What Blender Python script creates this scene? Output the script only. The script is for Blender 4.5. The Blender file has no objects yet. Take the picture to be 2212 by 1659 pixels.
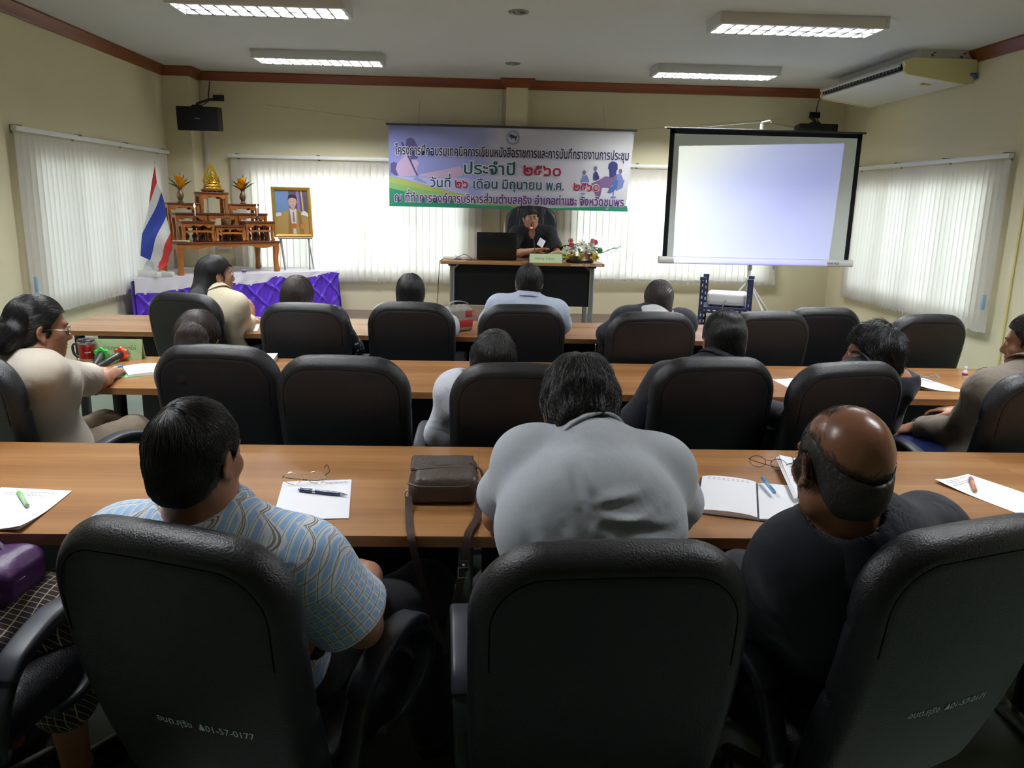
import bpy, bmesh, math, random
import numpy as np
from mathutils import Vector, Matrix

random.seed(7)
SC = bpy.context.scene
COL = SC.collection
PI = math.pi

# ------------------------------------------------------------------ camera
cam_data = bpy.data.cameras.new('camera')
cam_data.sensor_fit = 'HORIZONTAL'
cam_data.sensor_width = 36.0
cam_data.lens = 36.0 * 1724.9 / 2212.0
cam_data.clip_start = 0.05
cam = bpy.data.objects.new('camera', cam_data)
COL.objects.link(cam)
_p, _y, _r = 0.22276, 0.04147, 0.023134
_f = Vector((math.sin(_y) * math.cos(_p), math.cos(_y) * math.cos(_p), -math.sin(_p)))
_x0 = Vector((math.cos(_y), -math.sin(_y), 0))
_u0 = _x0.cross(_f)
_x = math.cos(_r) * _x0 + math.sin(_r) * _u0
_u = -math.sin(_r) * _x0 + math.cos(_r) * _u0
_m = Matrix((_x, _u, -_f)).transposed().to_4x4()
_m.translation = (0, 0, 1.57)
cam.matrix_world = _m
SC.camera = cam

# ------------------------------------------------------------------ world, exposure
world = bpy.data.worlds.new('sky')
SC.world = world
world.use_nodes = True
_bg = world.node_tree.nodes['Background']
_bg.inputs[0].default_value = (0.62, 0.78, 1.0, 1)
_bg.inputs[1].default_value = 0.9
SC.view_settings.view_transform = 'Standard'
SC.view_settings.look = 'None'
SC.view_settings.gamma = 1
SC.view_settings.use_curve_mapping = False
SC.view_settings.exposure = 0.22
SC.cycles.max_bounces = 7
SC.cycles.diffuse_bounces = 4
SC.cycles.glossy_bounces = 3
SC.cycles.transmission_bounces = 5
SC.cycles.transparent_max_bounces = 8
SC.cycles.caustics_reflective = False
SC.cycles.caustics_refractive = False
SC.cycles.sample_clamp_indirect = 4.0


def area_light(name, loc, rot, sx, sy, watts, color=(1, 1, 1), spread=PI):
    d = bpy.data.lights.new(name, 'AREA')
    d.shape = 'RECTANGLE'
    d.size, d.size_y = sx, sy
    d.energy = watts
    d.color = color
    d.spread = spread
    o = bpy.data.objects.new(name, d)
    o.location = loc
    o.rotation_euler = rot
    COL.objects.link(o)
    return o


# room: x from XL to XR, back wall at YB, wall behind the photographer at YF, ceiling ZC
XL, XR, YB, YF, ZC = -3.70, 4.47, 10.20, -3.2, 3.04
DAIS_Y, DAIS_Z = 7.87, 0.20
DAY = (0.93, 0.97, 1.0)
# daylight in front of each window (outside the glass, shining in)
area_light('daylight_left', (XL - 0.75, 8.1, 1.35), (0, -PI / 2, 0), 1.5, 3.0, 34, DAY)
area_light('daylight_back_left', (-1.5, YB + 0.75, 1.35), (-PI / 2, 0, 0), 3.0, 1.5, 88, DAY)
area_light('daylight_back_right', (2.3, YB + 0.75, 1.35), (-PI / 2, 0, 0), 2.8, 1.5, 80, DAY)
area_light('daylight_right', (XR + 0.75, 8.1, 1.35), (0, PI / 2, 0), 1.5, 2.9, 58, DAY)
LAMP_W = 88.0          # each ceiling fixture


# ------------------------------------------------------------------ materials
MATS = {}


def srgb(r, g, b):
    def c(v):
        v /= 255.0
        return v / 12.92 if v <= 0.04045 else ((v + 0.055) / 1.055) ** 2.4
    return (c(r), c(g), c(b), 1)


def lin(c):
    return c if len(c) == 4 else (c[0], c[1], c[2], 1)


def mat(name, color, rough=0.5, spec=0.5, metal=0.0, noise=0.0, nscale=20.0, bump=0.0, bscale=60.0,
        sheen=0.0, trans=0.0, alpha=1.0, coat=0.0):
    if name in MATS:
        return MATS[name]
    m = bpy.data.materials.new(name)
    m.use_nodes = True
    nt = m.node_tree
    b = nt.nodes['Principled BSDF']
    color = lin(color)
    b.inputs['Base Color'].default_value = color
    b.inputs['Roughness'].default_value = rough
    b.inputs['Specular IOR Level'].default_value = spec
    b.inputs['Metallic'].default_value = metal
    b.inputs['Sheen Weight'].default_value = sheen
    b.inputs['Coat Weight'].default_value = coat
    b.inputs['Transmission Weight'].default_value = trans
    b.inputs['Alpha'].default_value = alpha
    if noise or bump:
        tc = nt.nodes.new('ShaderNodeTexCoord')
        if noise:
            n = nt.nodes.new('ShaderNodeTexNoise')
            n.inputs['Scale'].default_value = nscale
            n.inputs['Detail'].default_value = 4
            nt.links.new(tc.outputs['Object'], n.inputs['Vector'])
            mx = nt.nodes.new('ShaderNodeMix')
            mx.data_type = 'RGBA'
            mx.inputs[6].default_value = tuple(c * (1 - noise) for c in color[:3]) + (1,)
            mx.inputs[7].default_value = tuple(min(1, c * (1 + noise)) for c in color[:3]) + (1,)
            nt.links.new(n.outputs['Fac'], mx.inputs[0])
            nt.links.new(mx.outputs[2], b.inputs['Base Color'])
        if bump:
            n2 = nt.nodes.new('ShaderNodeTexNoise')
            n2.inputs['Scale'].default_value = bscale
            n2.inputs['Detail'].default_value = 3
            nt.links.new(tc.outputs['Object'], n2.inputs['Vector'])
            bp = nt.nodes.new('ShaderNodeBump')
            bp.inputs['Strength'].default_value = bump
            bp.inputs['Distance'].default_value = 0.01
            nt.links.new(n2.outputs['Fac'], bp.inputs['Height'])
            nt.links.new(bp.outputs['Normal'], b.inputs['Normal'])
    MATS[name] = m
    return m


def wood(name, dark, light, rough=0.3, axis='X', scale=1.0, coat=0.0, spec=0.5):
    """Wood grain running along one object axis."""
    m = bpy.data.materials.new(name)
    m.use_nodes = True
    nt = m.node_tree
    b = nt.nodes['Principled BSDF']
    b.inputs['Roughness'].default_value = rough
    b.inputs['Specular IOR Level'].default_value = spec
    b.inputs['Coat Weight'].default_value = coat
    b.inputs['Coat Roughness'].default_value = 0.12
    tc = nt.nodes.new('ShaderNodeTexCoord')
    mp = nt.nodes.new('ShaderNodeMapping')
    s = {'X': (1.2, 26, 26), 'Y': (26, 1.2, 26), 'Z': (26, 26, 1.2)}[axis]
    mp.inputs['Scale'].default_value = tuple(v * scale for v in s)
    nt.links.new(tc.outputs['Object'], mp.inputs['Vector'])
    n = nt.nodes.new('ShaderNodeTexNoise')
    n.inputs['Scale'].default_value = 1.0
    n.inputs['Detail'].default_value = 5
    n.inputs['Roughness'].default_value = 0.65
    nt.links.new(mp.outputs['Vector'], n.inputs['Vector'])
    n2 = nt.nodes.new('ShaderNodeTexNoise')
    n2.inputs['Scale'].default_value = 0.22
    n2.inputs['Detail'].default_value = 2
    nt.links.new(mp.outputs['Vector'], n2.inputs['Vector'])
    ad = nt.nodes.new('ShaderNodeMath')
    ad.operation = 'ADD'
    nt.links.new(n.outputs['Fac'], ad.inputs[0])
    nt.links.new(n2.outputs['Fac'], ad.inputs[1])
    r = nt.nodes.new('ShaderNodeValToRGB')
    r.color_ramp.elements[0].position = 0.72
    r.color_ramp.elements[0].color = lin(dark)
    r.color_ramp.elements[1].position = 1.28
    r.color_ramp.elements[1].color = lin(light)
    mr = nt.nodes.new('ShaderNodeMath')
    mr.operation = 'MULTIPLY'
    mr.inputs[1].default_value = 1.0
    nt.links.new(ad.outputs[0], mr.inputs[0])
    r.color_ramp.elements[0].position = 0.36
    r.color_ramp.elements[1].position = 0.64
    hv = nt.nodes.new('ShaderNodeMath')
    hv.operation = 'MULTIPLY'
    hv.inputs[1].default_value = 0.5
    nt.links.new(mr.outputs[0], hv.inputs[0])
    nt.links.new(hv.outputs[0], r.inputs['Fac'])
    nt.links.new(r.outputs['Color'], b.inputs['Base Color'])
    MATS[name] = m
    return m


def emis(name, color, strength):
    m = bpy.data.materials.new(name)
    m.use_nodes = True
    nt = m.node_tree
    nt.nodes.clear()
    e = nt.nodes.new('ShaderNodeEmission')
    e.inputs[0].default_value = lin(color)
    e.inputs[1].default_value = strength
    o = nt.nodes.new('ShaderNodeOutputMaterial')
    nt.links.new(e.outputs[0], o.inputs[0])
    MATS[name] = m
    return m


def cloth_trans(name, color, amount, rough=0.8):
    """Thin cloth: part diffuse, part translucent."""
    m = bpy.data.materials.new(name)
    m.use_nodes = True
    nt = m.node_tree
    nt.nodes.clear()
    d = nt.nodes.new('ShaderNodeBsdfDiffuse')
    t = nt.nodes.new('ShaderNodeBsdfTranslucent')
    d.inputs[0].default_value = lin(color)
    t.inputs[0].default_value = lin(color)
    mx = nt.nodes.new('ShaderNodeMixShader')
    mx.inputs[0].default_value = amount
    nt.links.new(d.outputs[0], mx.inputs[1])
    nt.links.new(t.outputs[0], mx.inputs[2])
    o = nt.nodes.new('ShaderNodeOutputMaterial')
    nt.links.new(mx.outputs[0], o.inputs[0])
    MATS[name] = m
    return m


def glass_thin(name, tint=(0.95, 0.98, 0.97), gloss=0.08):
    m = bpy.data.materials.new(name)
    m.use_nodes = True
    nt = m.node_tree
    nt.nodes.clear()
    t = nt.nodes.new('ShaderNodeBsdfTransparent')
    t.inputs[0].default_value = lin(tint)
    g = nt.nodes.new('ShaderNodeBsdfGlossy')
    g.inputs['Roughness'].default_value = 0.03
    mx = nt.nodes.new('ShaderNodeMixShader')
    mx.inputs[0].default_value = gloss
    nt.links.new(t.outputs[0], mx.inputs[1])
    nt.links.new(g.outputs[0], mx.inputs[2])
    o = nt.nodes.new('ShaderNodeOutputMaterial')
    nt.links.new(mx.outputs[0], o.inputs[0])
    MATS[name] = m
    return m


# ------------------------------------------------------------------ object helpers
def tag(o, label=None, cat=None, group=None, kind=None):
    if label:
        o['label'] = label
    if cat:
        o['category'] = cat
    if group:
        o['group'] = group
    if kind:
        o['kind'] = kind
    return o


def thing(name, label, cat, loc=(0, 0, 0), rotz=0.0, group=None):
    o = bpy.data.objects.new(name, None)
    o.empty_display_size = 0.1
    o.location = loc
    o.rotation_euler = (0, 0, rotz)
    COL.objects.link(o)
    return tag(o, label, cat, group)


def dup(root, loc, rotz, label=None, group=None):
    r = root.copy()
    COL.objects.link(r)
    r.location = loc
    r.rotation_euler = (0, 0, rotz)
    if label:
        r['label'] = label
    if group:
        r['group'] = group
    for ch in list(root.children):
        c = ch.copy()
        COL.objects.link(c)
        c.parent = r
        for g in ch.children:
            d = g.copy()
            COL.objects.link(d)
            d.parent = c
    return r


def link_mesh(name, me, m, parent=None, loc=None, rotz=None):
    o = bpy.data.objects.new(name, me)
    if m is not None:
        for mm in (m if isinstance(m, (list, tuple)) else [m]):
            me.materials.append(mm)
    COL.objects.link(o)
    if parent is not None:
        o.parent = parent
    if loc is not None:
        o.location = loc
    if rotz is not None:
        o.rotation_euler = (0, 0, rotz)
    return o


class MB:
    """Collects shapes into one mesh."""

    def __init__(self):
        self.bm = bmesh.new()

    def _xf(self, vs, M):
        if M is not None:
            for v in vs:
                v.co = M @ v.co

    def box(self, c, s, bevel=0.0, seg=2, M=None):
        g = bmesh.ops.create_cube(self.bm, size=1.0)
        vs = g['verts']
        for v in vs:
            v.co = Vector((c[0] + v.co.x * s[0], c[1] + v.co.y * s[1], c[2] + v.co.z * s[2]))
        if bevel > 0:
            es = list({e for v in vs for e in v.link_edges})
            r = bmesh.ops.bevel(self.bm, geom=es, offset=min(bevel, 0.49 * min(s)), segments=seg, affect='EDGES', profile=0.5)
            vs = list({v for f in r['faces'] for v in f.verts} | {v for v in vs if v.is_valid})
        self._xf(vs, M)
        return self

    def span(self, a, b, bevel=0.0, seg=2, M=None):
        c = [(a[i] + b[i]) / 2 for i in range(3)]
        s = [abs(b[i] - a[i]) for i in range(3)]
        return self.box(c, s, bevel, seg, M)

    def tube(self, pts, r, n=10, cap=True, closed=False, M=None, flat=None):
        """Round (or flat=(w,h) elliptical/rectangular) tube along points."""
        pts = [Vector(p) for p in pts]
        k = len(pts)
        rs = r if isinstance(r, (list, tuple)) else [r] * k
        rings = []
        prev = None
        for i, p in enumerate(pts):
            if closed:
                t = (pts[(i + 1) % k] - pts[i - 1]).normalized()
            else:
                t = (pts[min(i + 1, k - 1)] - pts[max(i - 1, 0)])
                t = t.normalized() if t.length > 1e-9 else Vector((0, 0, 1))
            if prev is None:
                a = Vector((0, 0, 1)) if abs(t.z) < 0.9 else Vector((1, 0, 0))
                u = (a - t * a.dot(t)).normalized()
            else:
                u = (prev - t * prev.dot(t)).normalized()
            prev = u
            w = t.cross(u)
            ring = []
            for j in range(n):
                a = 2 * PI * j / n
                ring.append(self.bm.verts.new(p + (u * math.cos(a) + w * math.sin(a)) * rs[i]))
            rings.append(ring)
        m = k if closed else k - 1
        for i in range(m):
            A, B = rings[i], rings[(i + 1) % k]
            for j in range(n):
                self.bm.faces.new((A[j], A[(j + 1) % n], B[(j + 1) % n], B[j]))
        if cap and not closed:
            self.bm.faces.new(list(reversed(rings[0])))
            self.bm.faces.new(rings[-1])
        self._xf([v for rg in rings for v in rg], M)
        return self

    def sweep(self, prof, pts, side, cap=True, M=None, scales=None, closed=False):
        """2D profile (a along `side`, b along the path normal) swept along pts."""
        pts = [Vector(p) for p in pts]
        k = len(pts)
        side = Vector(side).normalized()
        rings = []
        for i, p in enumerate(pts):
            if closed:
                t = pts[(i + 1) % k] - pts[i - 1]
            else:
                t = pts[min(i + 1, k - 1)] - pts[max(i - 1, 0)]
            t.normalize()
            nrm = side.cross(t).normalized()
            sc = scales[i] if scales else (1, 1)
            if not isinstance(sc, tuple):
                sc = (sc, sc)
            rings.append([self.bm.verts.new(p + side * a * sc[0] + nrm * b * sc[1]) for a, b in prof])
        n = len(prof)
        for i in range(k if closed else k - 1):
            A, B = rings[i], rings[(i + 1) % k]
            for j in range(n):
                self.bm.faces.new((A[j], A[(j + 1) % n], B[(j + 1) % n], B[j]))
        if cap and not closed:
            self.bm.faces.new(list(reversed(rings[0])))
            self.bm.faces.new(rings[-1])
        self._xf([v for rg in rings for v in rg], M)
        return self

    def lathe(self, prof, n=24, c=(0, 0, 0), M=None, fx=1.0, fy=1.0):
        rings = []
        for r, z in prof:
            if r < 1e-6:
                rings.append([self.bm.verts.new((c[0], c[1], c[2] + z))])
            else:
                rings.append([self.bm.verts.new((c[0] + fx * r * math.cos(2 * PI * j / n), c[1] + fy * r * math.sin(2 * PI * j / n), c[2] + z)) for j in range(n)])
        for A, B in zip(rings[:-1], rings[1:]):
            for j in range(n):
                k = (j + 1) % n
                if len(A) == 1 and len(B) == 1:
                    continue
                if len(A) == 1:
                    self.bm.faces.new((A[0], B[k], B[j]))
                elif len(B) == 1:
                    self.bm.faces.new((A[j], A[k], B[0]))
                else:
                    self.bm.faces.new((A[j], A[k], B[k], B[j]))
        self._xf([v for rg in rings for v in rg], M)
        return self

    def cyl(self, a, b, r, n=16, M=None):
        return self.tube([a, b], r, n, M=M)

    def prism(self, poly, plane, lo, hi, M=None):
        """poly in 2D; plane 'XZ' -> extrude along Y etc."""
        def P(u, v, w):
            return {'XY': (u, v, w), 'XZ': (u, w, v), 'YZ': (w, u, v)}[plane]
        A = [self.bm.verts.new(P(u, v, lo)) for u, v in poly]
        B = [self.bm.verts.new(P(u, v, hi)) for u, v in poly]
        n = len(poly)
        self.bm.faces.new(A)
        self.bm.faces.new(list(reversed(B)))
        for i in range(n):
            self.bm.faces.new((A[i], B[i], B[(i + 1) % n], A[(i + 1) % n]))
        self._xf(A + B, M)
        return self

    def grid(self, fn, nu, nv, M=None, thick=0.0, closed_u=False):
        """fn(u, v) -> point for u, v in 0..1; thick makes a two-sided sheet."""
        P = [[Vector(fn(i / nu, j / nv)) for j in range(nv + 1)] for i in range(nu + 1)]
        sheets = []
        layers = [0.0] if thick == 0 else [thick / 2, -thick / 2]
        for off in layers:
            V = []
            for i in range(nu + 1):
                row = []
                for j in range(nv + 1):
                    p = P[i][j]
                    if off:
                        du = P[min(i + 1, nu)][j] - P[max(i - 1, 0)][j]
                        dv = P[i][min(j + 1, nv)] - P[i][max(j - 1, 0)]
                        nn = du.cross(dv)
                        p = p + (nn.normalized() * off if nn.length > 1e-12 else Vector((0, 0, off)))
                    row.append(self.bm.verts.new(p))
                V.append(row)
            sheets.append(V)
            for i in range(nu):
                for j in range(nv):
                    q = (V[i][j], V[i + 1][j], V[i + 1][j + 1], V[i][j + 1])
                    self.bm.faces.new(q if off >= 0 else tuple(reversed(q)))
        if thick:
            A, B = sheets
            for i in range(nu):
                self.bm.faces.new((A[i][0], B[i][0], B[i + 1][0], A[i + 1][0]))
                self.bm.faces.new((A[i][nv], A[i + 1][nv], B[i + 1][nv], B[i][nv]))
            for j in range(nv):
                self.bm.faces.new((A[0][j], A[0][j + 1], B[0][j + 1], B[0][j]))
                self.bm.faces.new((A[nu][j], B[nu][j], B[nu][j + 1], A[nu][j + 1]))
        for S in sheets:
            self._xf([v for r in S for v in r], M)
        return self

    def ball(self, c, r, n=16, M=None):
        rx, ry, rz = r if isinstance(r, (tuple, list)) else (r, r, r)
        g = bmesh.ops.create_uvsphere(self.bm, u_segments=n, v_segments=max(6, n // 2), radius=1.0)
        for v in g['verts']:
            v.co = Vector((c[0] + v.co.x * rx, c[1] + v.co.y * ry, c[2] + v.co.z * rz))
        self._xf(g['verts'], M)
        return self

    def mesh(self, name, smooth=True, angle=40):
        bmesh.ops.recalc_face_normals(self.bm, faces=self.bm.faces[:])
        me = bpy.data.meshes.new(name)
        self.bm.to_mesh(me)
        self.bm.free()
        if smooth:
            me.polygons.foreach_set('use_smooth', [True] * len(me.polygons))
            me.set_sharp_from_angle(angle=math.radians(angle))
        return me

    def build(self, name, m, parent=None, smooth=True, angle=40, loc=None, rotz=None):
        return link_mesh(name, self.mesh(name, smooth, angle), m, parent, loc, rotz)


def R2(deg):
    return math.radians(deg)


def T(x=0, y=0, z=0, rx=0, ry=0, rz=0, s=1.0):
    return Matrix.Translation((x, y, z)) @ Matrix.Rotation(rz, 4, 'Z') @ Matrix.Rotation(ry, 4, 'Y') @ Matrix.Rotation(rx, 4, 'X') @ Matrix.Scale(s, 4)


def bez(pts, n=8):
    """Smooth Catmull-Rom path through pts."""
    P = [Vector(p) for p in pts]
    out = []
    for i in range(len(P) - 1):
        p0, p1, p2, p3 = P[max(i - 1, 0)], P[i], P[i + 1], P[min(i + 2, len(P) - 1)]
        for k in range(n):
            t = k / n
            out.append(0.5 * ((2 * p1) + (p2 - p0) * t + (2 * p0 - 5 * p1 + 4 * p2 - p3) * t * t + (3 * p1 - p0 - 3 * p2 + p3) * t ** 3))
    out.append(P[-1])
    return out


def rrect(w, h, r, n=4):
    out = []
    for cx, cy, a0 in ((w / 2 - r, h / 2 - r, 0), (-w / 2 + r, h / 2 - r, 90), (-w / 2 + r, -h / 2 + r, 180), (w / 2 - r, -h / 2 + r, 270)):
        for i in range(n + 1):
            a = math.radians(a0 + 90 * i / n)
            out.append((cx + r * math.cos(a), cy + r * math.sin(a)))
    return out


# ------------------------------------------------------------------ lettering
THAI_UP = set('\u0e31\u0e34\u0e35\u0e36\u0e37')
THAI_TONE = set('\u0e48\u0e49\u0e4a\u0e4b\u0e4c')


def _text_mesh(s, size, offset, extrude):
    c = bpy.data.curves.new('lettering', 'FONT')
    c.body = s
    c.size = size
    c.offset = offset
    c.extrude = extrude
    c.resolution_u = 3
    o = bpy.data.objects.new('lettering', c)
    COL.objects.link(o)
    bpy.context.view_layer.update()
    dg = bpy.context.evaluated_depsgraph_get()
    me = bpy.data.meshes.new_from_object(o.evaluated_get(dg))
    bpy.data.objects.remove(o)
    bpy.data.curves.remove(c)
    return me


def lettering(s, width, height_size=1.0, offset=0.0, extrude=0.0, xscale=None):
    """Mesh of a line of writing in the XY plane, its left end at x=0, scaled to `width`.  Thai tone marks that stand
    on an upper vowel are lifted above it."""
    base, over = [], []
    for i, ch in enumerate(s):
        nxt = s[i + 1] if i + 1 < len(s) else ''
        if ch in THAI_TONE and i and s[i - 1] in THAI_UP:
            over.append((len(base), ch))
        else:
            base.append(ch)
    bs = ''.join(base)
    bm = bmesh.new()
    me = _text_mesh(bs, 1.0, offset, extrude)
    bm.from_mesh(me)
    xs = [v.co.x for v in bm.verts]
    x0, x1 = min(xs), max(xs)
    bpy.data.meshes.remove(me)
    for idx, ch in over:
        ref = _text_mesh(bs[:idx] + '.', 1.0, 0, 0)
        dot = _text_mesh('.', 1.0, 0, 0)
        px = max(v.co.x for v in ref.vertices) - max(v.co.x for v in dot.vertices)
        tm = _text_mesh(ch, 1.0, offset, extrude)
        k = len(bm.verts)
        bm.from_mesh(tm)
        bm.verts.ensure_lookup_table()
        for v in bm.verts[k:]:
            v.co.x += px
            v.co.y += 0.20
        for t in (ref, dot, tm):
            bpy.data.meshes.remove(t)
    f = width / (x1 - x0)
    for v in bm.verts:
        v.co.x = (v.co.x - x0) * f
        v.co.y = v.co.y * height_size
    out = bpy.data.meshes.new('lettering')
    bm.to_mesh(out)
    bm.free()
    return out
# ================================================================== the room
M_WALL = mat('cream_paint', srgb(230, 221, 188), 0.75, 0.25, noise=0.03, nscale=1.5, bump=0.05, bscale=120)
M_CEIL = mat('ceiling_paint', srgb(214, 214, 214), 0.8, 0.2, noise=0.015, nscale=1.0)
M_TEAK = wood('teak_moulding', srgb(96, 44, 18), srgb(140, 74, 32), 0.35, 'X', 0.6)
M_TEAKY = wood('teak_moulding_side', srgb(96, 44, 18), srgb(140, 74, 32), 0.35, 'Y', 0.6)
M_FLOOR = mat('polished_green_concrete', srgb(116, 132, 120), 0.32, 0.45, noise=0.28, nscale=5.0)
M_DAIS = wood('dais_vinyl', srgb(96, 80, 70), srgb(118, 100, 88), 0.4, 'X', 0.5)
M_DAISF = mat('dais_face', srgb(62, 42, 34), 0.5, 0.3, noise=0.1)
M_ALU = mat('white_aluminium', srgb(226, 228, 224), 0.4, 0.5)
M_GLASS = glass_thin('window_glass')
M_CONDUIT = mat('white_conduit', srgb(222, 220, 206), 0.5, 0.4)
M_GROUND = mat('lawn', srgb(70, 104, 46), 0.9, 0.1, noise=0.35, nscale=3)

WZ0, WZ1 = 0.68, 1.87


def st(name, mb, m, smooth=False, **k):
    return tag(mb.build(name, m, smooth=smooth, **k), kind='structure')


def wall_with_holes(axis, pos, thick, lo, hi, holes, name):
    """axis 'X': wall plane at x=pos running along Y.  holes = [(a, b, z0, z1)]"""
    mb = MB()
    zt = ZC + 0.1

    def piece(a, b, z0, z1):
        if axis == 'X':
            mb.span((pos, a, z0), (pos + thick, b, z1))
        else:
            mb.span((a, pos, z0), (b, pos + thick, z1))
    cur = lo
    for a, b, z0, z1 in sorted(holes):
        piece(cur, a, 0, zt)
        piece(a, b, 0, z0)
        piece(a, b, z1, zt)
        cur = b
    piece(cur, hi, 0, zt)
    return st(name, mb, M_WALL)


ZC = 3.01
mb = MB()
mb.span((XL - 0.2, YF - 0.2, -0.1), (XR + 0.2, YB + 0.2, 0))
st('floor', mb, M_FLOOR)
mb = MB()
mb.span((XL - 0.2, YF - 0.2, ZC), (XR + 0.2, YB + 0.2, ZC + 0.1))
st('ceiling', mb, M_CEIL)
WIN = {1: ('X', XL, (6.85, 9.42)), 2: ('Y', YB, (-2.82, -0.22)), 3: ('Y', YB, (1.14, 3.62)), 4: ('X', XR, (7.0, 9.5))}
wall_with_holes('X', XL, -0.16, YF, YB + 0.16, [(6.85, 9.42, WZ0, WZ1)], 'wall_left')
wall_with_holes('X', XR, 0.16, YF, YB + 0.16, [(7.0, 9.5, WZ0, WZ1)], 'wall_right')
wall_with_holes('Y', YB, 0.16, XL, XR, [(-2.82, -0.22, WZ0, WZ1), (1.14, 3.62, WZ0, WZ1)], 'wall_back')
mb = MB()
mb.span((XL, YF - 0.16, 0), (XR, YF, ZC + 0.1))
st('wall_front', mb, M_WALL)
mb = MB()
mb.span((-30, -20, -0.6), (30, 40, -0.5))
st('ground', mb, M_GROUND)

# pillar in the middle of the back wall, column in the left corner
mb = MB()
mb.span((0.27, YB - 0.16, 0), (0.53, YB, ZC))
st('pillar', mb, M_WALL)
mb = MB()
mb.span((XL, 9.86, 0), (-3.40, YB, ZC))
st('column', mb, M_WALL)
# dais and speaker's low platform
mb = MB()
mb.span((XL, DAIS_Y, 0), (XR, YB, DAIS_Z), 0.0)
o = st('dais_floor', mb, [M_DAIS, M_DAISF])
for p in o.data.polygons:
    if abs(p.normal.y) > 0.5:
        p.material_index = 1


# crown moulding (profile swept along walls)
def moulding(name, pts, m):
    prof = [(0, 0), (0.012, 0), (0.018, 0.012), (0.030, 0.022), (0.046, 0.050), (0.066, 0.070), (0.075, 0.085), (0.075, 0.10), (0, 0.10)]
    mb = MB()
    bm = mb.bm
    rings = []
    n = len(pts)
    P = [Vector(p) for p in pts]
    for i, p in enumerate(P):
        d0 = (P[i] - P[i - 1]).normalized() if i else (P[1] - P[0]).normalized()
        d1 = (P[i + 1] - P[i]).normalized() if i < n - 1 else d0
        n0 = Vector((d0.y, -d0.x, 0))
        n1 = Vector((d1.y, -d1.x, 0))
        k = n0 + n1
        k = k / max(0.2, k.dot(n0)) if k.length > 1e-6 else n0
        rings.append([bm.verts.new((p.x + k.x * a, p.y + k.y * a, ZC - 0.10 + b)) for a, b in prof])
    for A, B in zip(rings[:-1], rings[1:]):
        for j in range(len(prof)):
            jj = (j + 1) % len(prof)
            bm.faces.new((A[j], A[jj], B[jj], B[j]))
    bm.faces.new(rings[0])
    bm.faces.new(list(reversed(rings[-1])))
    return st(name, mb, m, smooth=True, angle=25)


moulding('trim_1', [(XL, YF, 0), (XL, 9.86, 0)], M_TEAKY)
moulding('trim_2', [(XL, 9.86, 0), (-3.40, 9.86, 0), (-3.40, YB, 0), (0.27, YB, 0), (0.27, YB - 0.16, 0), (0.53, YB - 0.16, 0), (0.53, YB, 0), (XR, YB, 0)], M_TEAK)
moulding('trim_3', [(XR, YB, 0), (XR, YF, 0)], M_TEAKY)
# white cable conduits on the back wall (left of the pillar, and down the corner column)
mb = MB()
mb.span((0.175, YB - 0.022, 0.2), (0.225, YB, ZC - 0.1), 0.003)
st('trim_4', mb, M_CONDUIT)
mb = MB()
mb.span((-3.36, YB - 0.022, 0.2), (-3.315, YB, ZC - 0.1), 0.003)
st('trim_5', mb, M_CONDUIT)
mb = MB()
mb.span((XR - 0.014, 6.575, 0.3), (XR, 6.60, 2.04), 0.002)
st('trim_6', mb, mat('cream_trunking', srgb(214, 204, 138), 0.5, 0.4))

# windows: white aluminium frames with sliding panes
for k, (ax, pos, (a, b)) in WIN.items():
    fr = MB()
    gl = MB()
    sgn = -1 if (ax == 'X' and pos < 0) else 1
    d0, d1 = pos + sgn * 0.03, pos + sgn * 0.10

    def sp(mbx, u0, u1, z0, z1, e0, e1):
        if ax == 'X':
            mbx.span((min(e0, e1), u0, z0), (max(e0, e1), u1, z1))
        else:
            mbx.span((u0, min(e0, e1), z0), (u1, max(e0, e1), z1))
    f = 0.045
    sp(fr, a, b, WZ0, WZ0 + f, d0, d1)
    sp(fr, a, b, WZ1 - f, WZ1, d0, d1)
    nb = 4
    for i in range(nb + 1):
        u = a + (b - a) * i / nb
        u0 = min(max(u - f / 2, a), b - f)
        sp(fr, u0, u0 + f, WZ0 + f, WZ1 - f, d0, d1)
    sp(gl, a + 0.02, b - 0.02, WZ0 + 0.02, WZ1 - 0.02, pos + sgn * 0.065, pos + sgn * 0.069)
    wo = st('window_%d' % k, fr, M_ALU)
    g = gl.build('glass', M_GLASS, wo, smooth=False)

# ------------------------------------------------------------------ vertical blinds
M_SLAT = cloth_trans('blind_fabric', srgb(226, 222, 214), 0.42)
M_SLATW = mat('blind_hem', srgb(214, 210, 202), 0.7, 0.2)


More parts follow.
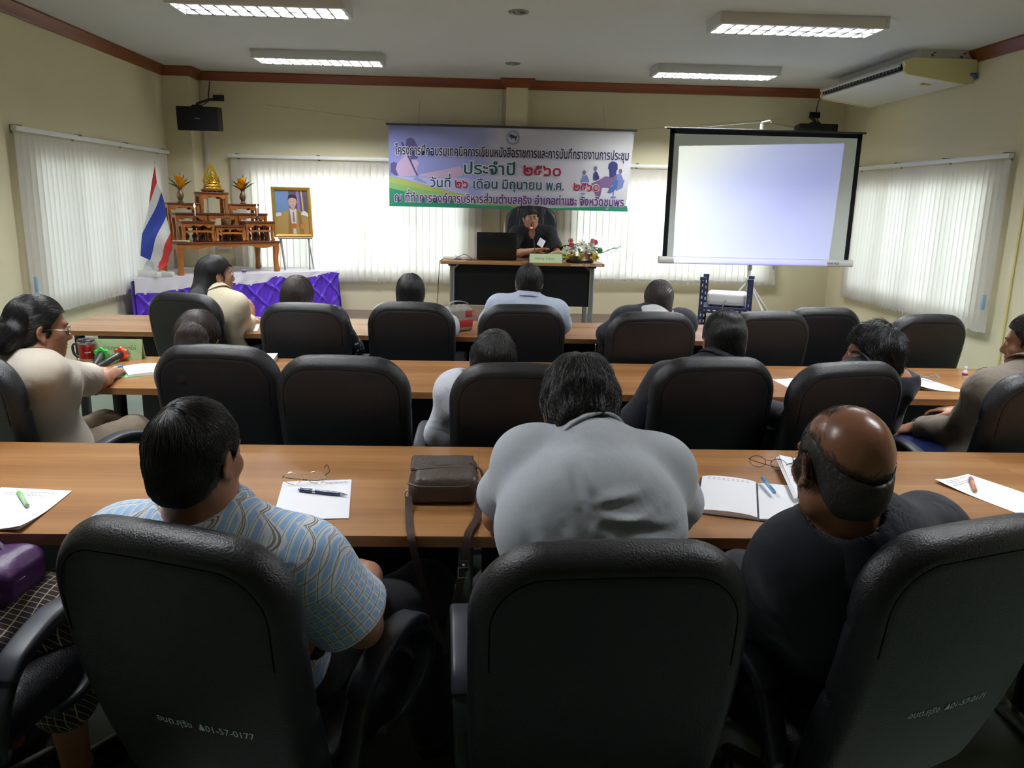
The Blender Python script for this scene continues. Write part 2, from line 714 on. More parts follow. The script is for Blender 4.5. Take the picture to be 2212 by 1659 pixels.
def blind(label, ax, pos, a, b, z0, z1, seed, sway=0.0):
    """Slats hung from a rail; ax 'X' means the blind runs along Y on the wall x=pos."""
    rnd = random.Random(seed)
    inn = -1 if pos > 0 else 1            # into the room
    th = thing('vertical_blind', label, 'blind', (pos if ax == 'X' else (a + b) / 2, (a + b) / 2 if ax == 'X' else pos, z1))

    def W(u, d, z):                        # along wall, off the wall, height -> local to the thing
        if ax == 'X':
            return (inn * d, u - (a + b) / 2, z - z1)
        return (u - (a + b) / 2, inn * d, z - z1)
    r = MB()
    r.span(W(a - 0.02, 0.055, z1 - 0.005), W(b + 0.02, 0.10, z1 + 0.035), 0.004)
    r.build('rail', M_ALU, th)
    br = MB()
    nbr = 4
    for i in range(nbr):
        u = a + 0.08 + (b - a - 0.16) * i / (nbr - 1)
        br.span(W(u - 0.015, 0.0, z1 + 0.035), W(u + 0.015, 0.085, z1 + 0.046))
        br.span(W(u - 0.015, 0.0, z1 - 0.02), W(u + 0.015, 0.004, z1 + 0.046))
    br.build('bracket', mat('grey_steel', srgb(120, 122, 124), 0.4, 0.5, 0.6), th, smooth=False)
    s = MB()
    hem = MB()
    chain = MB()
    step = 0.080
    n = int((b - a) / step)
    w = 0.089
    ends = []
    drift = rnd.uniform(-0.5, 0.5)
    for i in range(n + 1):
        u = a + step * 0.5 + i * step
        if u > b - 0.02:
            break
        drift = 0.72 * drift + rnd.uniform(-0.35, 0.35)
        ang0 = R2(11) + R2(13) * drift
        tw = R2(rnd.uniform(-7, 7))
        dz = rnd.uniform(-0.006, 0.006)
        zb = z0 + dz
        rows = []
        for j in range(9):
            t = j / 8
            z = z1 - 0.02 - (z1 - 0.02 - zb) * t
            ang = ang0 + tw * t
            sw = sway * t * t * (0.4 + 0.6 * math.sin(i * 0.55 + seed))
            row = []
            for q in (-1, -0.4, 0.4, 1):
                du = q * w / 2 * math.cos(ang) + sw
                dd = 0.072 + q * w / 2 * math.sin(ang) + 0.004 * (1 - q * q) + abs(sw) * 0.5
                row.append(s.bm.verts.new(W(u + du, dd, z)))
            rows.append(row)
        for A, B in zip(rows[:-1], rows[1:]):
            for q in range(3):
                s.bm.faces.new((A[q], A[q + 1], B[q + 1], B[q]))
        # weighted hem pocket
        ang = ang0 + tw
        dx, dy = math.cos(ang) * w / 2 * 0.98, math.sin(ang) * w / 2 * 0.98
        for off in (0.0022, -0.0022):
            q = [W(u + sway * (0.4 + 0.6 * math.sin(i * 0.55 + seed)) + sx * dx - off * math.sin(ang), 0.072 + sx * dy + off * math.cos(ang) + abs(sway) * 0.5, zz) for sx, zz in ((-1, zb - 0.001), (1, zb - 0.001), (1, zb + 0.035), (-1, zb + 0.035))]
            hem.bm.faces.new([hem.bm.verts.new(p) for p in q])
        ends.append((u, zb))
    s.build('slats', M_SLAT, th, angle=80)
    hem.build('hem', M_SLATW, th, smooth=False)
    for (u0, q0), (u1, q1) in zip(ends[:-1], ends[1:]):
        m = ((u0 + u1) / 2, min(q0, q1) - 0.022)
        chain.tube([W(u0, 0.072, q0 + 0.012), W(m[0], 0.072, m[1]), W(u1, 0.072, q1 + 0.012)], 0.0013, 4, cap=False)
    chain.build('bottom_chain', M_SLATW, th)
    # hanging control cord with its weight
    c = MB()
    u = b - 0.03 if ax == 'Y' else a + 0.0
    c.tube([W(u, 0.11, z1), W(u, 0.115, z0 + 0.45), W(u + 0.01, 0.115, z0 + 0.12)], 0.0025, 5)
    c.build('control_cord', M_ALU, th)
    c = MB()
    c.span(W(u - 0.012, 0.10, z0 + 0.20), W(u + 0.012, 0.125, z0 + 0.33), 0.004)
    c.build('cord_weight', mat('pale_blue_plastic', srgb(150, 186, 220), 0.4, 0.5), th)
    return th


blind('cream vertical blind along the left wall beside the flag', 'X', XL, 6.60, 9.66, 0.575, 2.035, 3, 0.0)
blind('white vertical blind on the back wall behind the framed portrait', 'Y', YB, -3.05, 0.02, 0.575, 2.035, 5, 0.0)
blind('white vertical blind on the back wall behind the projector screen', 'Y', YB, 0.95, 3.74, 0.625, 2.035, 8, 0.0)
blind('cream vertical blind on the right wall under the air conditioner', 'X', XR, 6.76, 9.66, 0.555, 2.035, 11, 0.0)

# ------------------------------------------------------------------ ceiling lights
M_HOUSING = mat('white_enamel', srgb(214, 214, 214), 0.45, 0.4)
M_LOUVRE = mat('mirror_louvre', (0.80, 0.82, 0.85, 1), 0.12, 0.5, 1.0)
M_TUBE = emis('tube_glow', (0.94, 0.97, 1.0), LAMP_W * 3.3)


def ceiling_light(x, y, label, power=1.0):
    t = thing('ceiling_light', label, 'light', (x, y, ZC), 0, 'louvred ceiling lights')
    L, W, H = 1.24, 0.34, 0.085
    b = MB()
    for sx in (-1, 1):
        b.span((sx * (L / 2 + 0.015) - 0.015, -W / 2 - 0.03, -H), (sx * (L / 2 + 0.015) + 0.015, W / 2 + 0.03, 0), 0.003)
        b.span((-L / 2, sx * (W / 2 + 0.015) - 0.015, -H), (L / 2, sx * (W / 2 + 0.015) + 0.015, 0), 0.003)
    b.span((-L / 2, -W / 2, -0.012), (L / 2, W / 2, 0))
    b.build('housing', M_HOUSING, t, angle=30)
    lv = MB()
    for i in range(1, 12):
        xx = -L / 2 + L * i / 12
        lv.prism([(xx - 0.008, -H + 0.003), (xx + 0.008, -H + 0.003), (xx + 0.001, -H + 0.05), (xx - 0.001, -H + 0.05)], 'XZ', -W / 2, W / 2)
    for yy in (-W / 2, 0, W / 2):
        lv.prism([(yy - 0.012, -H + 0.003), (yy + 0.012, -H + 0.003), (yy + 0.001, -H + 0.055), (yy - 0.001, -H + 0.055)], 'YZ', -L / 2, L / 2)
    lv.build('louvre', M_LOUVRE, t, smooth=False)
    for yy in (-0.085, 0.085):
        q = MB()
        q.tube([(-L / 2 + 0.02, yy, -0.032), (L / 2 - 0.02, yy, -0.032)], 0.013, 10)
        q.build('tube', M_TUBE, t)
    _ = power
    return t


LAMP_SPOTS = [(-1.67, 6.52, 'louvred ceiling light at upper left, nearest the photographer'), (-1.68, 8.76, 'louvred ceiling light at upper left, farther row'),
              (2.42, 6.60, 'louvred ceiling light nearest the air conditioner front end'), (2.44, 8.90, 'louvred ceiling light above the projector screen'),
              (-1.66, 4.28, 'louvred ceiling light over the middle row at left, above the picture'), (2.40, 4.30, 'louvred ceiling light over the middle row at right, above the picture'),
              (-1.65, 2.04, 'louvred ceiling light over the nearest row at left, above the picture'), (2.38, 2.04, 'louvred ceiling light over the nearest row at right, above the picture')]
for x, y, lb in LAMP_SPOTS:
    ceiling_light(x, y, lb, 0.85 if y < 3 else 1.0)

# small round downlights
for x, y, lb in ((0.26, 6.63, 'round recessed downlight at the top of the picture, nearer'), (0.30, 8.96, 'round recessed downlight nearer the back wall')):
    t = thing('ceiling_downlight', lb, 'light', (x, y, ZC), 0, 'round downlights')
    b = MB()
    b.lathe([(0.055, -0.004), (0.060, -0.012), (0.078, -0.010), (0.082, -0.002), (0.082, 0.0)], 28)
    b.build('ring', mat('steel_ring', srgb(150, 150, 148), 0.35, 0.5, 0.8), t)
    b = MB()
    b.lathe([(0.0, -0.030), (0.020, -0.028), (0.024, -0.012), (0.024, 0.0)], 14)
    b.build('lamp', mat('dull_lamp', srgb(190, 190, 196), 0.3, 0.5), t)
    b = MB()
    b.lathe([(0.060, -0.002), (0.0, -0.002)], 24)
    b.build('reflector', mat('dark_reflector', srgb(86, 86, 84), 0.3, 0.5, 0.5), t)

# ------------------------------------------------------------------ air conditioner
t = thing('air_conditioner', 'white ceiling-hung air conditioner in the corner by the right wall', 'air conditioner', (4.12, 8.42, 2.86))
M_ACW = mat('ac_white', srgb(226, 226, 224), 0.4, 0.45)
M_ACC = mat('ac_cream_end', srgb(222, 214, 158), 0.45, 0.4)
Y0, Y1 = 7.56, 9.34
cx, cy, cz = 4.12, 8.42, 2.86
sec = [(3.86, 2.925), (3.81, 2.91), (3.79, 2.895), (3.815, 2.835), (3.80, 2.815), (3.83, 2.795), (3.90, 2.785), (4.38, 2.72), (4.44, 2.735), (4.455, 2.77), (4.455, 2.925)]
b = MB()
b.prism([(x - cx, z - cz) for x, z in sec], 'XZ', Y0 - cy, Y1 - cy)
b.build('casing', M_ACW, t, angle=30)
e = MB()
es = [(3.862, 2.93), (3.80, 2.912), (3.782, 2.895), (3.80, 2.86), (3.79, 2.815), (3.83, 2.787), (3.90, 2.777), (4.38, 2.712), (4.447, 2.728), (4.462, 2.77), (4.462, 2.93)]
e.prism([(x - cx, z - cz) for x, z in es], 'XZ', Y0 - 0.035 - cy, Y0 + 0.0 - cy)
e.build('end_cover', M_ACC, t, angle=30)
e = MB()
e.prism([(x - cx, z - cz) for x, z in es], 'XZ', Y1 - cy, Y1 + 0.035 - cy)
e.build('end_cover', M_ACC, t, angle=30)
s = MB()
s.span((3.787 - cx, Y0 + 0.03 - cy, 2.835 - cz), (3.815 - cx, Y1 - 0.04 - cy, 2.885 - cz))
s.build('outlet', mat('outlet_dark', srgb(30, 32, 38), 0.6, 0.2), t, smooth=False)
s = MB()
s.span((3.776 - cx, Y0 + 0.03 - cy, 2.862 - cz), (3.790 - cx, Y1 - 0.04 - cy, 2.882 - cz), 0.004)
for i in range(24):
    yy = Y0 + 0.08 + i * (Y1 - Y0 - 0.18) / 23
    s.span((3.784 - cx, yy - cy, 2.838 - cz), (3.795 - cx, yy + 0.004 - cy, 2.864 - cz))
s.build('louvre', M_ACW, t)
bk = MB()
bk.span((3.96 - cx, Y0 + 0.02 - cy, 2.925 - cz), (4.44 - cx, Y1 - 0.05 - cy, ZC - cz))
bk.build('hanger', M_ACW, t, smooth=False)
sc = MB()
for xx, zz in ((4.06, 2.965), (4.33, 2.955)):
    sc.cyl((xx - cx, Y0 + 0.02 - cy, zz - cz), (xx - cx, Y0 + 0.012 - cy, zz - cz), 0.012)
for xx in (4.08, 4.36):
    sc.prism([(xx - 0.014 - cx, 2.992 - cz), (xx + 0.014 - cx, 2.992 - cz), (xx - cx, 2.975 - cz)], 'XZ', Y0 + 0.012 - cy, Y0 + 0.02 - cy)
sc.build('bolt', mat('grey_steel', (0.3, 0.3, 0.3)), t)
sg = MB()
sg.box((4.16 - cx, Y0 + 0.25 - cy, 2.7455 - cz), (0.10, 0.05, 0.004), M=None)
sg.build('emblem', mat('amber_emblem', srgb(206, 160, 70), 0.5, 0.4), t, smooth=False)
pp = MB()
pp.tube([(4.40 - cx, Y0 - 0.02 - cy, 2.80 - cz), (4.44 - cx, Y0 - 0.05 - cy, 2.80 - cz), (4.45 - cx, Y0 - 0.06 - cy, 2.76 - cz)], 0.014, 8)
pp.build('drain_pipe', mat('blue_pipe', srgb(60, 92, 150), 0.4, 0.4), t)
# ================================================================== smooth solids (distance fields -> one mesh)
def vec(*a):
    return np.array(a, dtype=np.float64)


class Solid:
    """A smooth union of round shapes, meshed as one continuous surface."""

    def __init__(self):
        self.pr = []          # (kind, op, k, params, bound centre, bound radius)
        self.disp = None
        self.post = None

    def cap(self, a, b, ra, rb=None, k=0.02, op='u', flat=None):
        a, b = np.asarray(a, float), np.asarray(b, float)
        rb = ra if rb is None else rb
        self.pr.append(('cap', op, k, (a, b, ra, rb, flat)))
        return self

    def ell(self, c, r, k=0.02, op='u', R=None):
        self.pr.append(('ell', op, k, (np.asarray(c, float), np.asarray(r, float) if np.ndim(r) else vec(r, r, r), R)))
        return self

    def box(self, c, h, rad, k=0.01, op='u', R=None):
        self.pr.append(('box', op, k, (np.asarray(c, float), np.asarray(h, float), rad, R)))
        return self

    def plane(self, p, n, k=0.004, op='i'):
        """keep the side the normal points away from (op 'i')."""
        n = np.asarray(n, float)
        self.pr.append(('pl', op, k, (np.asarray(p, float), n / np.linalg.norm(n))))
        return self

    def fn(self, f, k=0.01, op='u', bound=None):
        self.pr.append(('fn', op, k, (f, bound)))
        return self

    @staticmethod
    def _d(kind, a, P):
        if kind == 'cap':
            A, B, ra, rb, flat = a
            ba = B - A
            t = np.clip(((P - A) @ ba) / max(1e-12, ba @ ba), 0, 1)
            q = P - A - t[:, None] * ba
            r = ra + (rb - ra) * t
            if flat is not None:
                ax, f = flat          # squash along axis ax by factor f
                c = q @ ax
                q = q + np.outer(c * (1 / f - 1), ax)
                return (np.sqrt(np.einsum('ij,ij->i', q, q)) - r) * (0.5 + 0.5 * f)
            return np.sqrt(np.einsum('ij,ij->i', q, q)) - r
        if kind == 'ell':
            c, r, R = a
            q = P - c
            if R is not None:
                q = q @ R
            k0 = np.sqrt(((q / r) ** 2).sum(1))
            k1 = np.sqrt(((q / r ** 2) ** 2).sum(1))
            return k0 * (k0 - 1) / np.maximum(k1, 1e-9)
        if kind == 'box':
            c, h, rad, R = a
            q = P - c
            if R is not None:
                q = q @ R
            q = np.abs(q) - (h - rad)
            return np.sqrt((np.maximum(q, 0) ** 2).sum(1)) + np.minimum(q.max(1), 0) - rad
        if kind == 'pl':
            return (P - a[0]) @ a[1]
        return a[0](P)

    def ev(self, P, disp=True):
        d = np.full(len(P), 1e3)
        for kind, op, k, a in self.pr:
            e = self._d(kind, a, P)
            if op == 'u':
                h = np.maximum(k - np.abs(d - e), 0) / max(k, 1e-9)
                d = np.minimum(d, e) - h * h * k * 0.25
            elif op == 's':
                e = -e
                h = np.maximum(k - np.abs(d - e), 0) / max(k, 1e-9)
                d = np.maximum(d, e) + h * h * k * 0.25
            else:
                h = np.maximum(k - np.abs(d - e), 0) / max(k, 1e-9)
                d = np.maximum(d, e) + h * h * k * 0.25
        if disp and self.disp is not None:
            d = d + self.disp(P)
        return d

    def bounds(self, pad):
        lo, hi = vec(1e9, 1e9, 1e9), vec(-1e9, -1e9, -1e9)
        for kind, op, k, a in self.pr:
            if op != 'u':
                continue
            if kind == 'cap':
                r = max(a[2], a[3])
                pts = [a[0] - r, a[0] + r, a[1] - r, a[1] + r]
            elif kind == 'ell':
                r = a[1].max() if a[2] is not None else a[1]
                pts = [a[0] - r, a[0] + r]
            elif kind == 'box':
                r = np.linalg.norm(a[1]) if a[3] is not None else a[1]
                pts = [a[0] - r, a[0] + r]
            elif kind == 'fn' and a[1] is not None:
                pts = [np.asarray(a[1][0], float), np.asarray(a[1][1], float)]
            else:
                continue
            for p in pts:
                lo, hi = np.minimum(lo, p), np.maximum(hi, p)
        return lo - pad, hi + pad

    def arrays(self, h, clip=None):
        lo, hi = self.bounds(3 * h + 0.012)
        if clip is not None:
            lo, hi = np.maximum(lo, clip[0]), np.minimum(hi, clip[1])
        q = 4
        n = np.ceil((hi - lo) / (h * q)).astype(int) + 1
        cg = [lo[i] + h * q * (np.arange(n[i]) + 0.5) - h * 0.5 for i in range(3)]
        G = np.stack(np.meshgrid(*cg, indexing='ij'), -1).reshape(-1, 3)
        c = self.ev(G).reshape(n)
        near = np.abs(c) < h * q * 1.3 + 0.012
        N = n * q
        V = np.repeat(np.repeat(np.repeat(c.astype(np.float32), q, 0), q, 1), q, 2)
        ci = np.argwhere(near)
        off = np.stack(np.meshgrid(*[np.arange(q)] * 3, indexing='ij'), -1).reshape(-1, 3)
        step = 20000
        for s in range(0, len(ci), step):
            idx = (ci[s:s + step, None, :] * q + off[None]).reshape(-1, 3)
            V[idx[:, 0], idx[:, 1], idx[:, 2]] = self.ev(lo + idx * h)
        # close the volume at its border
        V[0], V[-1] = 1, 1
        V[:, 0], V[:, -1] = 1, 1
        V[:, :, 0], V[:, :, -1] = 1, 1
        S = V < 0
        cnt = np.zeros(np.array(V.shape) - 1, np.int8)
        for dx in (0, 1):
            for dy in (0, 1):
                for dz in (0, 1):
                    cnt += S[dx:S.shape[0] - 1 + dx, dy:S.shape[1] - 1 + dy, dz:S.shape[2] - 1 + dz]
        act = (cnt > 0) & (cnt < 8)
        cells = np.argwhere(act)
        vid = np.full(act.shape, -1, np.int64)
        vid[act] = np.arange(len(cells))
        acc = np.zeros((len(cells), 3))
        num = np.zeros(len(cells))
        cr = [(0, 0, 0), (0, 0, 1), (0, 1, 0), (0, 1, 1), (1, 0, 0), (1, 0, 1), (1, 1, 0), (1, 1, 1)]
        val = {}
        for o in cr:
            val[o] = V[cells[:, 0] + o[0], cells[:, 1] + o[1], cells[:, 2] + o[2]].astype(float)
        for a in cr:
            for ax in range(3):
                if a[ax] == 0:
                    b = list(a)
                    b[ax] = 1
                    b = tuple(b)
                    va, vb = val[a], val[b]
                    m = (va < 0) != (vb < 0)
                    t = np.where(m, va / np.where(m, va - vb, 1), 0)
                    p = np.tile(np.array(a, float), (len(cells), 1))
                    p[:, ax] = t
                    acc[m] += p[m]
                    num[m] += 1
        vert = lo + (cells + acc / np.maximum(num, 1)[:, None]) * h
        quads = []
        for ax in range(3):
            sl0 = [slice(None)] * 3
            sl1 = [slice(None)] * 3
            sl0[ax] = slice(0, -1)
            sl1[ax] = slice(1, None)
            A, B = S[tuple(sl0)], S[tuple(sl1)]
            e = np.argwhere(A != B)
            u, w = (ax + 1) % 3, (ax + 2) % 3
            e = e[(e[:, u] > 0) & (e[:, w] > 0) & (e[:, u] < act.shape[u]) & (e[:, w] < act.shape[w])]
            flip = A[e[:, 0], e[:, 1], e[:, 2]]
            ids = []
            for du, dw in ((1, 1), (0, 1), (0, 0), (1, 0)):
                f = e.copy()
                f[:, u] -= du
                f[:, w] -= dw
                ids.append(vid[f[:, 0], f[:, 1], f[:, 2]])
            Q = np.stack(ids, 1)
            Q[~flip] = Q[~flip][:, ::-1]
            quads.append(Q)
        Q = np.concatenate(quads)
        Q = Q[(Q >= 0).all(1)]
        return vert, Q

    def grad(self, P, e=0.002):
        g = np.empty_like(P)
        for i in range(3):
            d = np.zeros(3)
            d[i] = e
            g[:, i] = self.ev(P + d) - self.ev(P - d)
        return g / np.maximum(np.linalg.norm(g, axis=1), 1e-9)[:, None]

    def mesh(self, name, h, relax=1, clip=None):
        v, q = self.arrays(h, clip)
        for _ in range(relax):                      # light smoothing of the net
            s = np.zeros_like(v)
            n = np.zeros(len(v))
            for a, b in ((0, 1), (1, 2), (2, 3), (3, 0)):
                np.add.at(s, q[:, a], v[q[:, b]])
                np.add.at(s, q[:, b], v[q[:, a]])
                np.add.at(n, q[:, a], 1)
                np.add.at(n, q[:, b], 1)
            v = v * 0.5 + 0.5 * s / np.maximum(n, 1)[:, None]
        return np_mesh(name, v, q)

    def build(self, name, m, parent=None, h=0.006, relax=1, loc=None, rotz=None, clip=None):
        return link_mesh(name, self.mesh(name, h, relax, clip), m, parent, loc, rotz)


def np_mesh(name, v, q, smooth=True):
    me = bpy.data.meshes.new(name)
    me.vertices.add(len(v))
    me.vertices.foreach_set('co', np.ascontiguousarray(v, np.float32).ravel())
    k = q.shape[1]
    me.loops.add(q.size)
    me.loops.foreach_set('vertex_index', np.ascontiguousarray(q, np.int32).ravel())
    me.polygons.add(len(q))
    me.polygons.foreach_set('loop_start', np.arange(0, q.size, k, dtype=np.int32))
    me.polygons.foreach_set('use_smooth', np.full(len(q), smooth))
    me.update(calc_edges=True)
    me.validate()
    return me


def rotm(yaw=0.0, pitch=0.0, roll=0.0):
    """columns = local x (right), y (forward), z (up); yaw turns left, pitch looks up, roll tips to the right (degrees)."""
    cy, sy = math.cos(R2(yaw)), math.sin(R2(yaw))
    cp, sp = math.cos(R2(pitch)), math.sin(R2(pitch))
    cr, sr = math.cos(R2(roll)), math.sin(R2(roll))
    Z = np.array([[cy, -sy, 0], [sy, cy, 0], [0, 0, 1]])
    X = np.array([[1, 0, 0], [0, cp, -sp], [0, sp, cp]])
    Y = np.array([[cr, 0, sr], [0, 1, 0], [-sr, 0, cr]])
    return Z @ X @ Y


def wob(P, f, seed=0.0):
    """cheap smooth noise, about -1..1"""
    x, y, z = P[:, 0] * f, P[:, 1] * f, P[:, 2] * f
    s = seed * 1.7
    a = np.sin(x * 1.0 + 1.3 * np.sin(y * 0.9 + s) + s)
    b = np.sin(y * 1.1 + 1.2 * np.sin(z * 1.05 + 2.1 + s) + 0.7)
    c = np.sin(z * 0.95 + 1.4 * np.sin(x * 1.15 + 4.2 - s) + 2.9)
    return (a + b + c) / 3
# ================================================================== tables
M_TABLE = wood('table_laminate', srgb(142, 98, 58), srgb(178, 130, 84), 0.27, 'X', 0.55, spec=0.5)
M_EDGE = wood('table_edge', srgb(122, 82, 46), srgb(152, 106, 64), 0.35, 'X', 0.55)
M_BLACK = mat('black_laminate', srgb(24, 24, 27), 0.5, 0.4, noise=0.1)
M_SLATE = mat('slate_laminate', srgb(52, 54, 66), 0.5, 0.35, noise=0.08)
M_CHROME = mat('grey_metal', srgb(170, 172, 174), 0.3, 0.5, 0.85)
M_BLKMET = mat('black_metal', srgb(30, 30, 33), 0.4, 0.5)


def table(x0, x1, y0, y1, label, group, panel=None, z=0.75, wedge=0.0):
    cx, cy = (x0 + x1) / 2, (y0 + y1) / 2
    t = thing('conference_table', label, 'table', (cx, cy, 0), 0, group)
    w, d = x1 - x0, y1 - y0
    b = MB()
    b.prism([(-w / 2 + 0.0005, -d / 2), (w / 2 - 0.0005, -d / 2), (w / 2 - 0.0005, d / 2), (-w / 2 - wedge, d / 2)], 'XY', z - 0.006, z)
    b.build('tabletop', M_TABLE, t, angle=30)
    b = MB()
    b.prism([(-w / 2 + 0.001, -d / 2 + 0.0015), (w / 2 - 0.001, -d / 2 + 0.0015), (w / 2 - 0.001, d / 2 - 0.0015), (-w / 2 - wedge + 0.001, d / 2 - 0.0015)], 'XY', z - 0.030, z - 0.006)
    b.build('edge_band', M_EDGE, t, angle=30)
    b = MB()
    b.box((0, d / 2 - 0.09, 0.523), (w - 0.06, 0.018, 0.414), 0.002)
    b.build('modesty_panel', panel or M_BLACK, t, angle=30)
    for s in (-1, 1):
        b = MB()
        b.span((s * (w / 2 - 0.035) - 0.022, -0.03, 0.02), (s * (w / 2 - 0.035) + 0.022, 0.03, z - 0.03), 0.006)
        b.span((s * (w / 2 - 0.035) - 0.025, -d / 2 + 0.06, 0.0), (s * (w / 2 - 0.035) + 0.025, d / 2 - 0.05, 0.03), 0.008)
        b.span((s * (w / 2 - 0.035) - 0.022, -d / 2 + 0.10, z - 0.06), (s * (w / 2 - 0.035) + 0.022, d / 2 - 0.08, z - 0.03), 0.004)
        b.build('leg', M_BLKMET if s < 0 else M_CHROME, t, angle=30)
    return t


T1Y = (1.875, 2.63)
T2Y = (3.43, 4.145)
T3Y = (4.92, 5.63)
G = 'joined tables of the '
for x0, x1, lb in ((-1.745, 0.0, 'wooden table of the nearest row, under the brown shoulder bag'),
                   (0.0, 1.745, 'wooden table of the nearest row, under the open notebook'),
                   (1.745, 3.49, 'wooden table of the nearest row, beyond the seam at far right')):
    table(x0, x1, *T1Y, lb, G + 'nearest row')
for x0, x1, lb in ((-1.76, 0.0, 'wooden table of the middle row, under the red travel mug'),
                   (0.0, 1.745, 'wooden table of the middle row, behind the grey polo shirt man'),
                   (1.745, 3.49, 'wooden table of the middle row, under the small white bottle')):
    table(x0, x1, *T2Y, lb, G + 'middle row', M_SLATE, wedge=0.32 if x0 < -1 else 0.0)
for x0, x1, lb in ((-2.66, -0.91, 'wooden table of the front row, before the woman in beige'),
                   (-0.91, 0.84, 'wooden table of the front row, under the grey and red handbag'),
                   (0.84, 2.59, 'wooden table of the front row, before the woman with the hair clip')):
    table(x0, x1, *T3Y, lb, G + 'front row')

# ================================================================== office chairs
M_LEATHER = mat('black_leather', srgb(25, 26, 30), 0.40, 0.45, noise=0.12, nscale=9, bump=0.22, bscale=260)
M_ARM = mat('black_plastic', srgb(38, 41, 46), 0.38, 0.45, bump=0.05, bscale=300)
M_PAD = mat('arm_pad_rubber', srgb(46, 50, 58), 0.45, 0.45)
BACK_H, BACK_W, BACK_T = 0.66, 0.498, 0.085


def _back_field(scale_w=1.0):
    Rc = 0.125

    def outline(P):
        # 2-D rounded shape: wide at 3/4 height, a little narrower at the bottom, big top corners
        x, z = P[:, 0], P[:, 2]
        t = np.clip(z / BACK_H, 0, 1)
        hw = BACK_W / 2 * scale_w * (0.93 + 0.07 * np.sin(np.clip(t / 0.8, 0, 1) * PI / 2))
        rc = np.where(z > BACK_H * 0.5, Rc, 0.05)
        top = BACK_H - 0.35 * x ** 2
        qx = np.abs(x) - (hw - rc)
        qz = np.abs(z - top / 2) - (top / 2 - rc)
        return np.sqrt(np.maximum(qx, 0) ** 2 + np.maximum(qz, 0) ** 2) + np.minimum(np.maximum(qx, qz), 0) - rc

    global OUTLINE
    OUTLINE = outline

    def f(P):
        x, y, z = P[:, 0], P[:, 1], P[:, 2]
        o = outline(P)
        yc = 0.30 * (x ** 2) - 0.05 * np.sin(np.clip(z / BACK_H, 0, 1) * PI) * 0.6      # curved shell
        yy = y - yc
        r = 0.040
        half = BACK_T / 2 - 0.010 * np.clip(1 - z / BACK_H, 0, 1) + np.where(yy > 0, 0.012 * np.exp(-((z - 0.2) / 0.12) ** 2), 0)
        qx = np.maximum(o + r, 0)
        qy = np.maximum(np.abs(yy) - half + r, 0)
        d = np.sqrt(qx ** 2 + qy ** 2) + np.minimum(np.maximum(o + r, np.abs(yy) - half + r), 0) - r
        g = np.where(yy < 0, 1.0, 0.0) * np.clip((z - 0.40) / 0.15, 0, 1)
        d = d + 0.0030 * g * np.exp(-((o + 0.036) / 0.0045) ** 2)
        # front tufts
        fr = np.where(yy > 0, 1.0, 0.0)
        d = d + 0.005 * fr * (np.exp(-((z - 0.30) / 0.010) ** 2) + np.exp(-((z - 0.47) / 0.010) ** 2))
        return d * 0.85
    return f


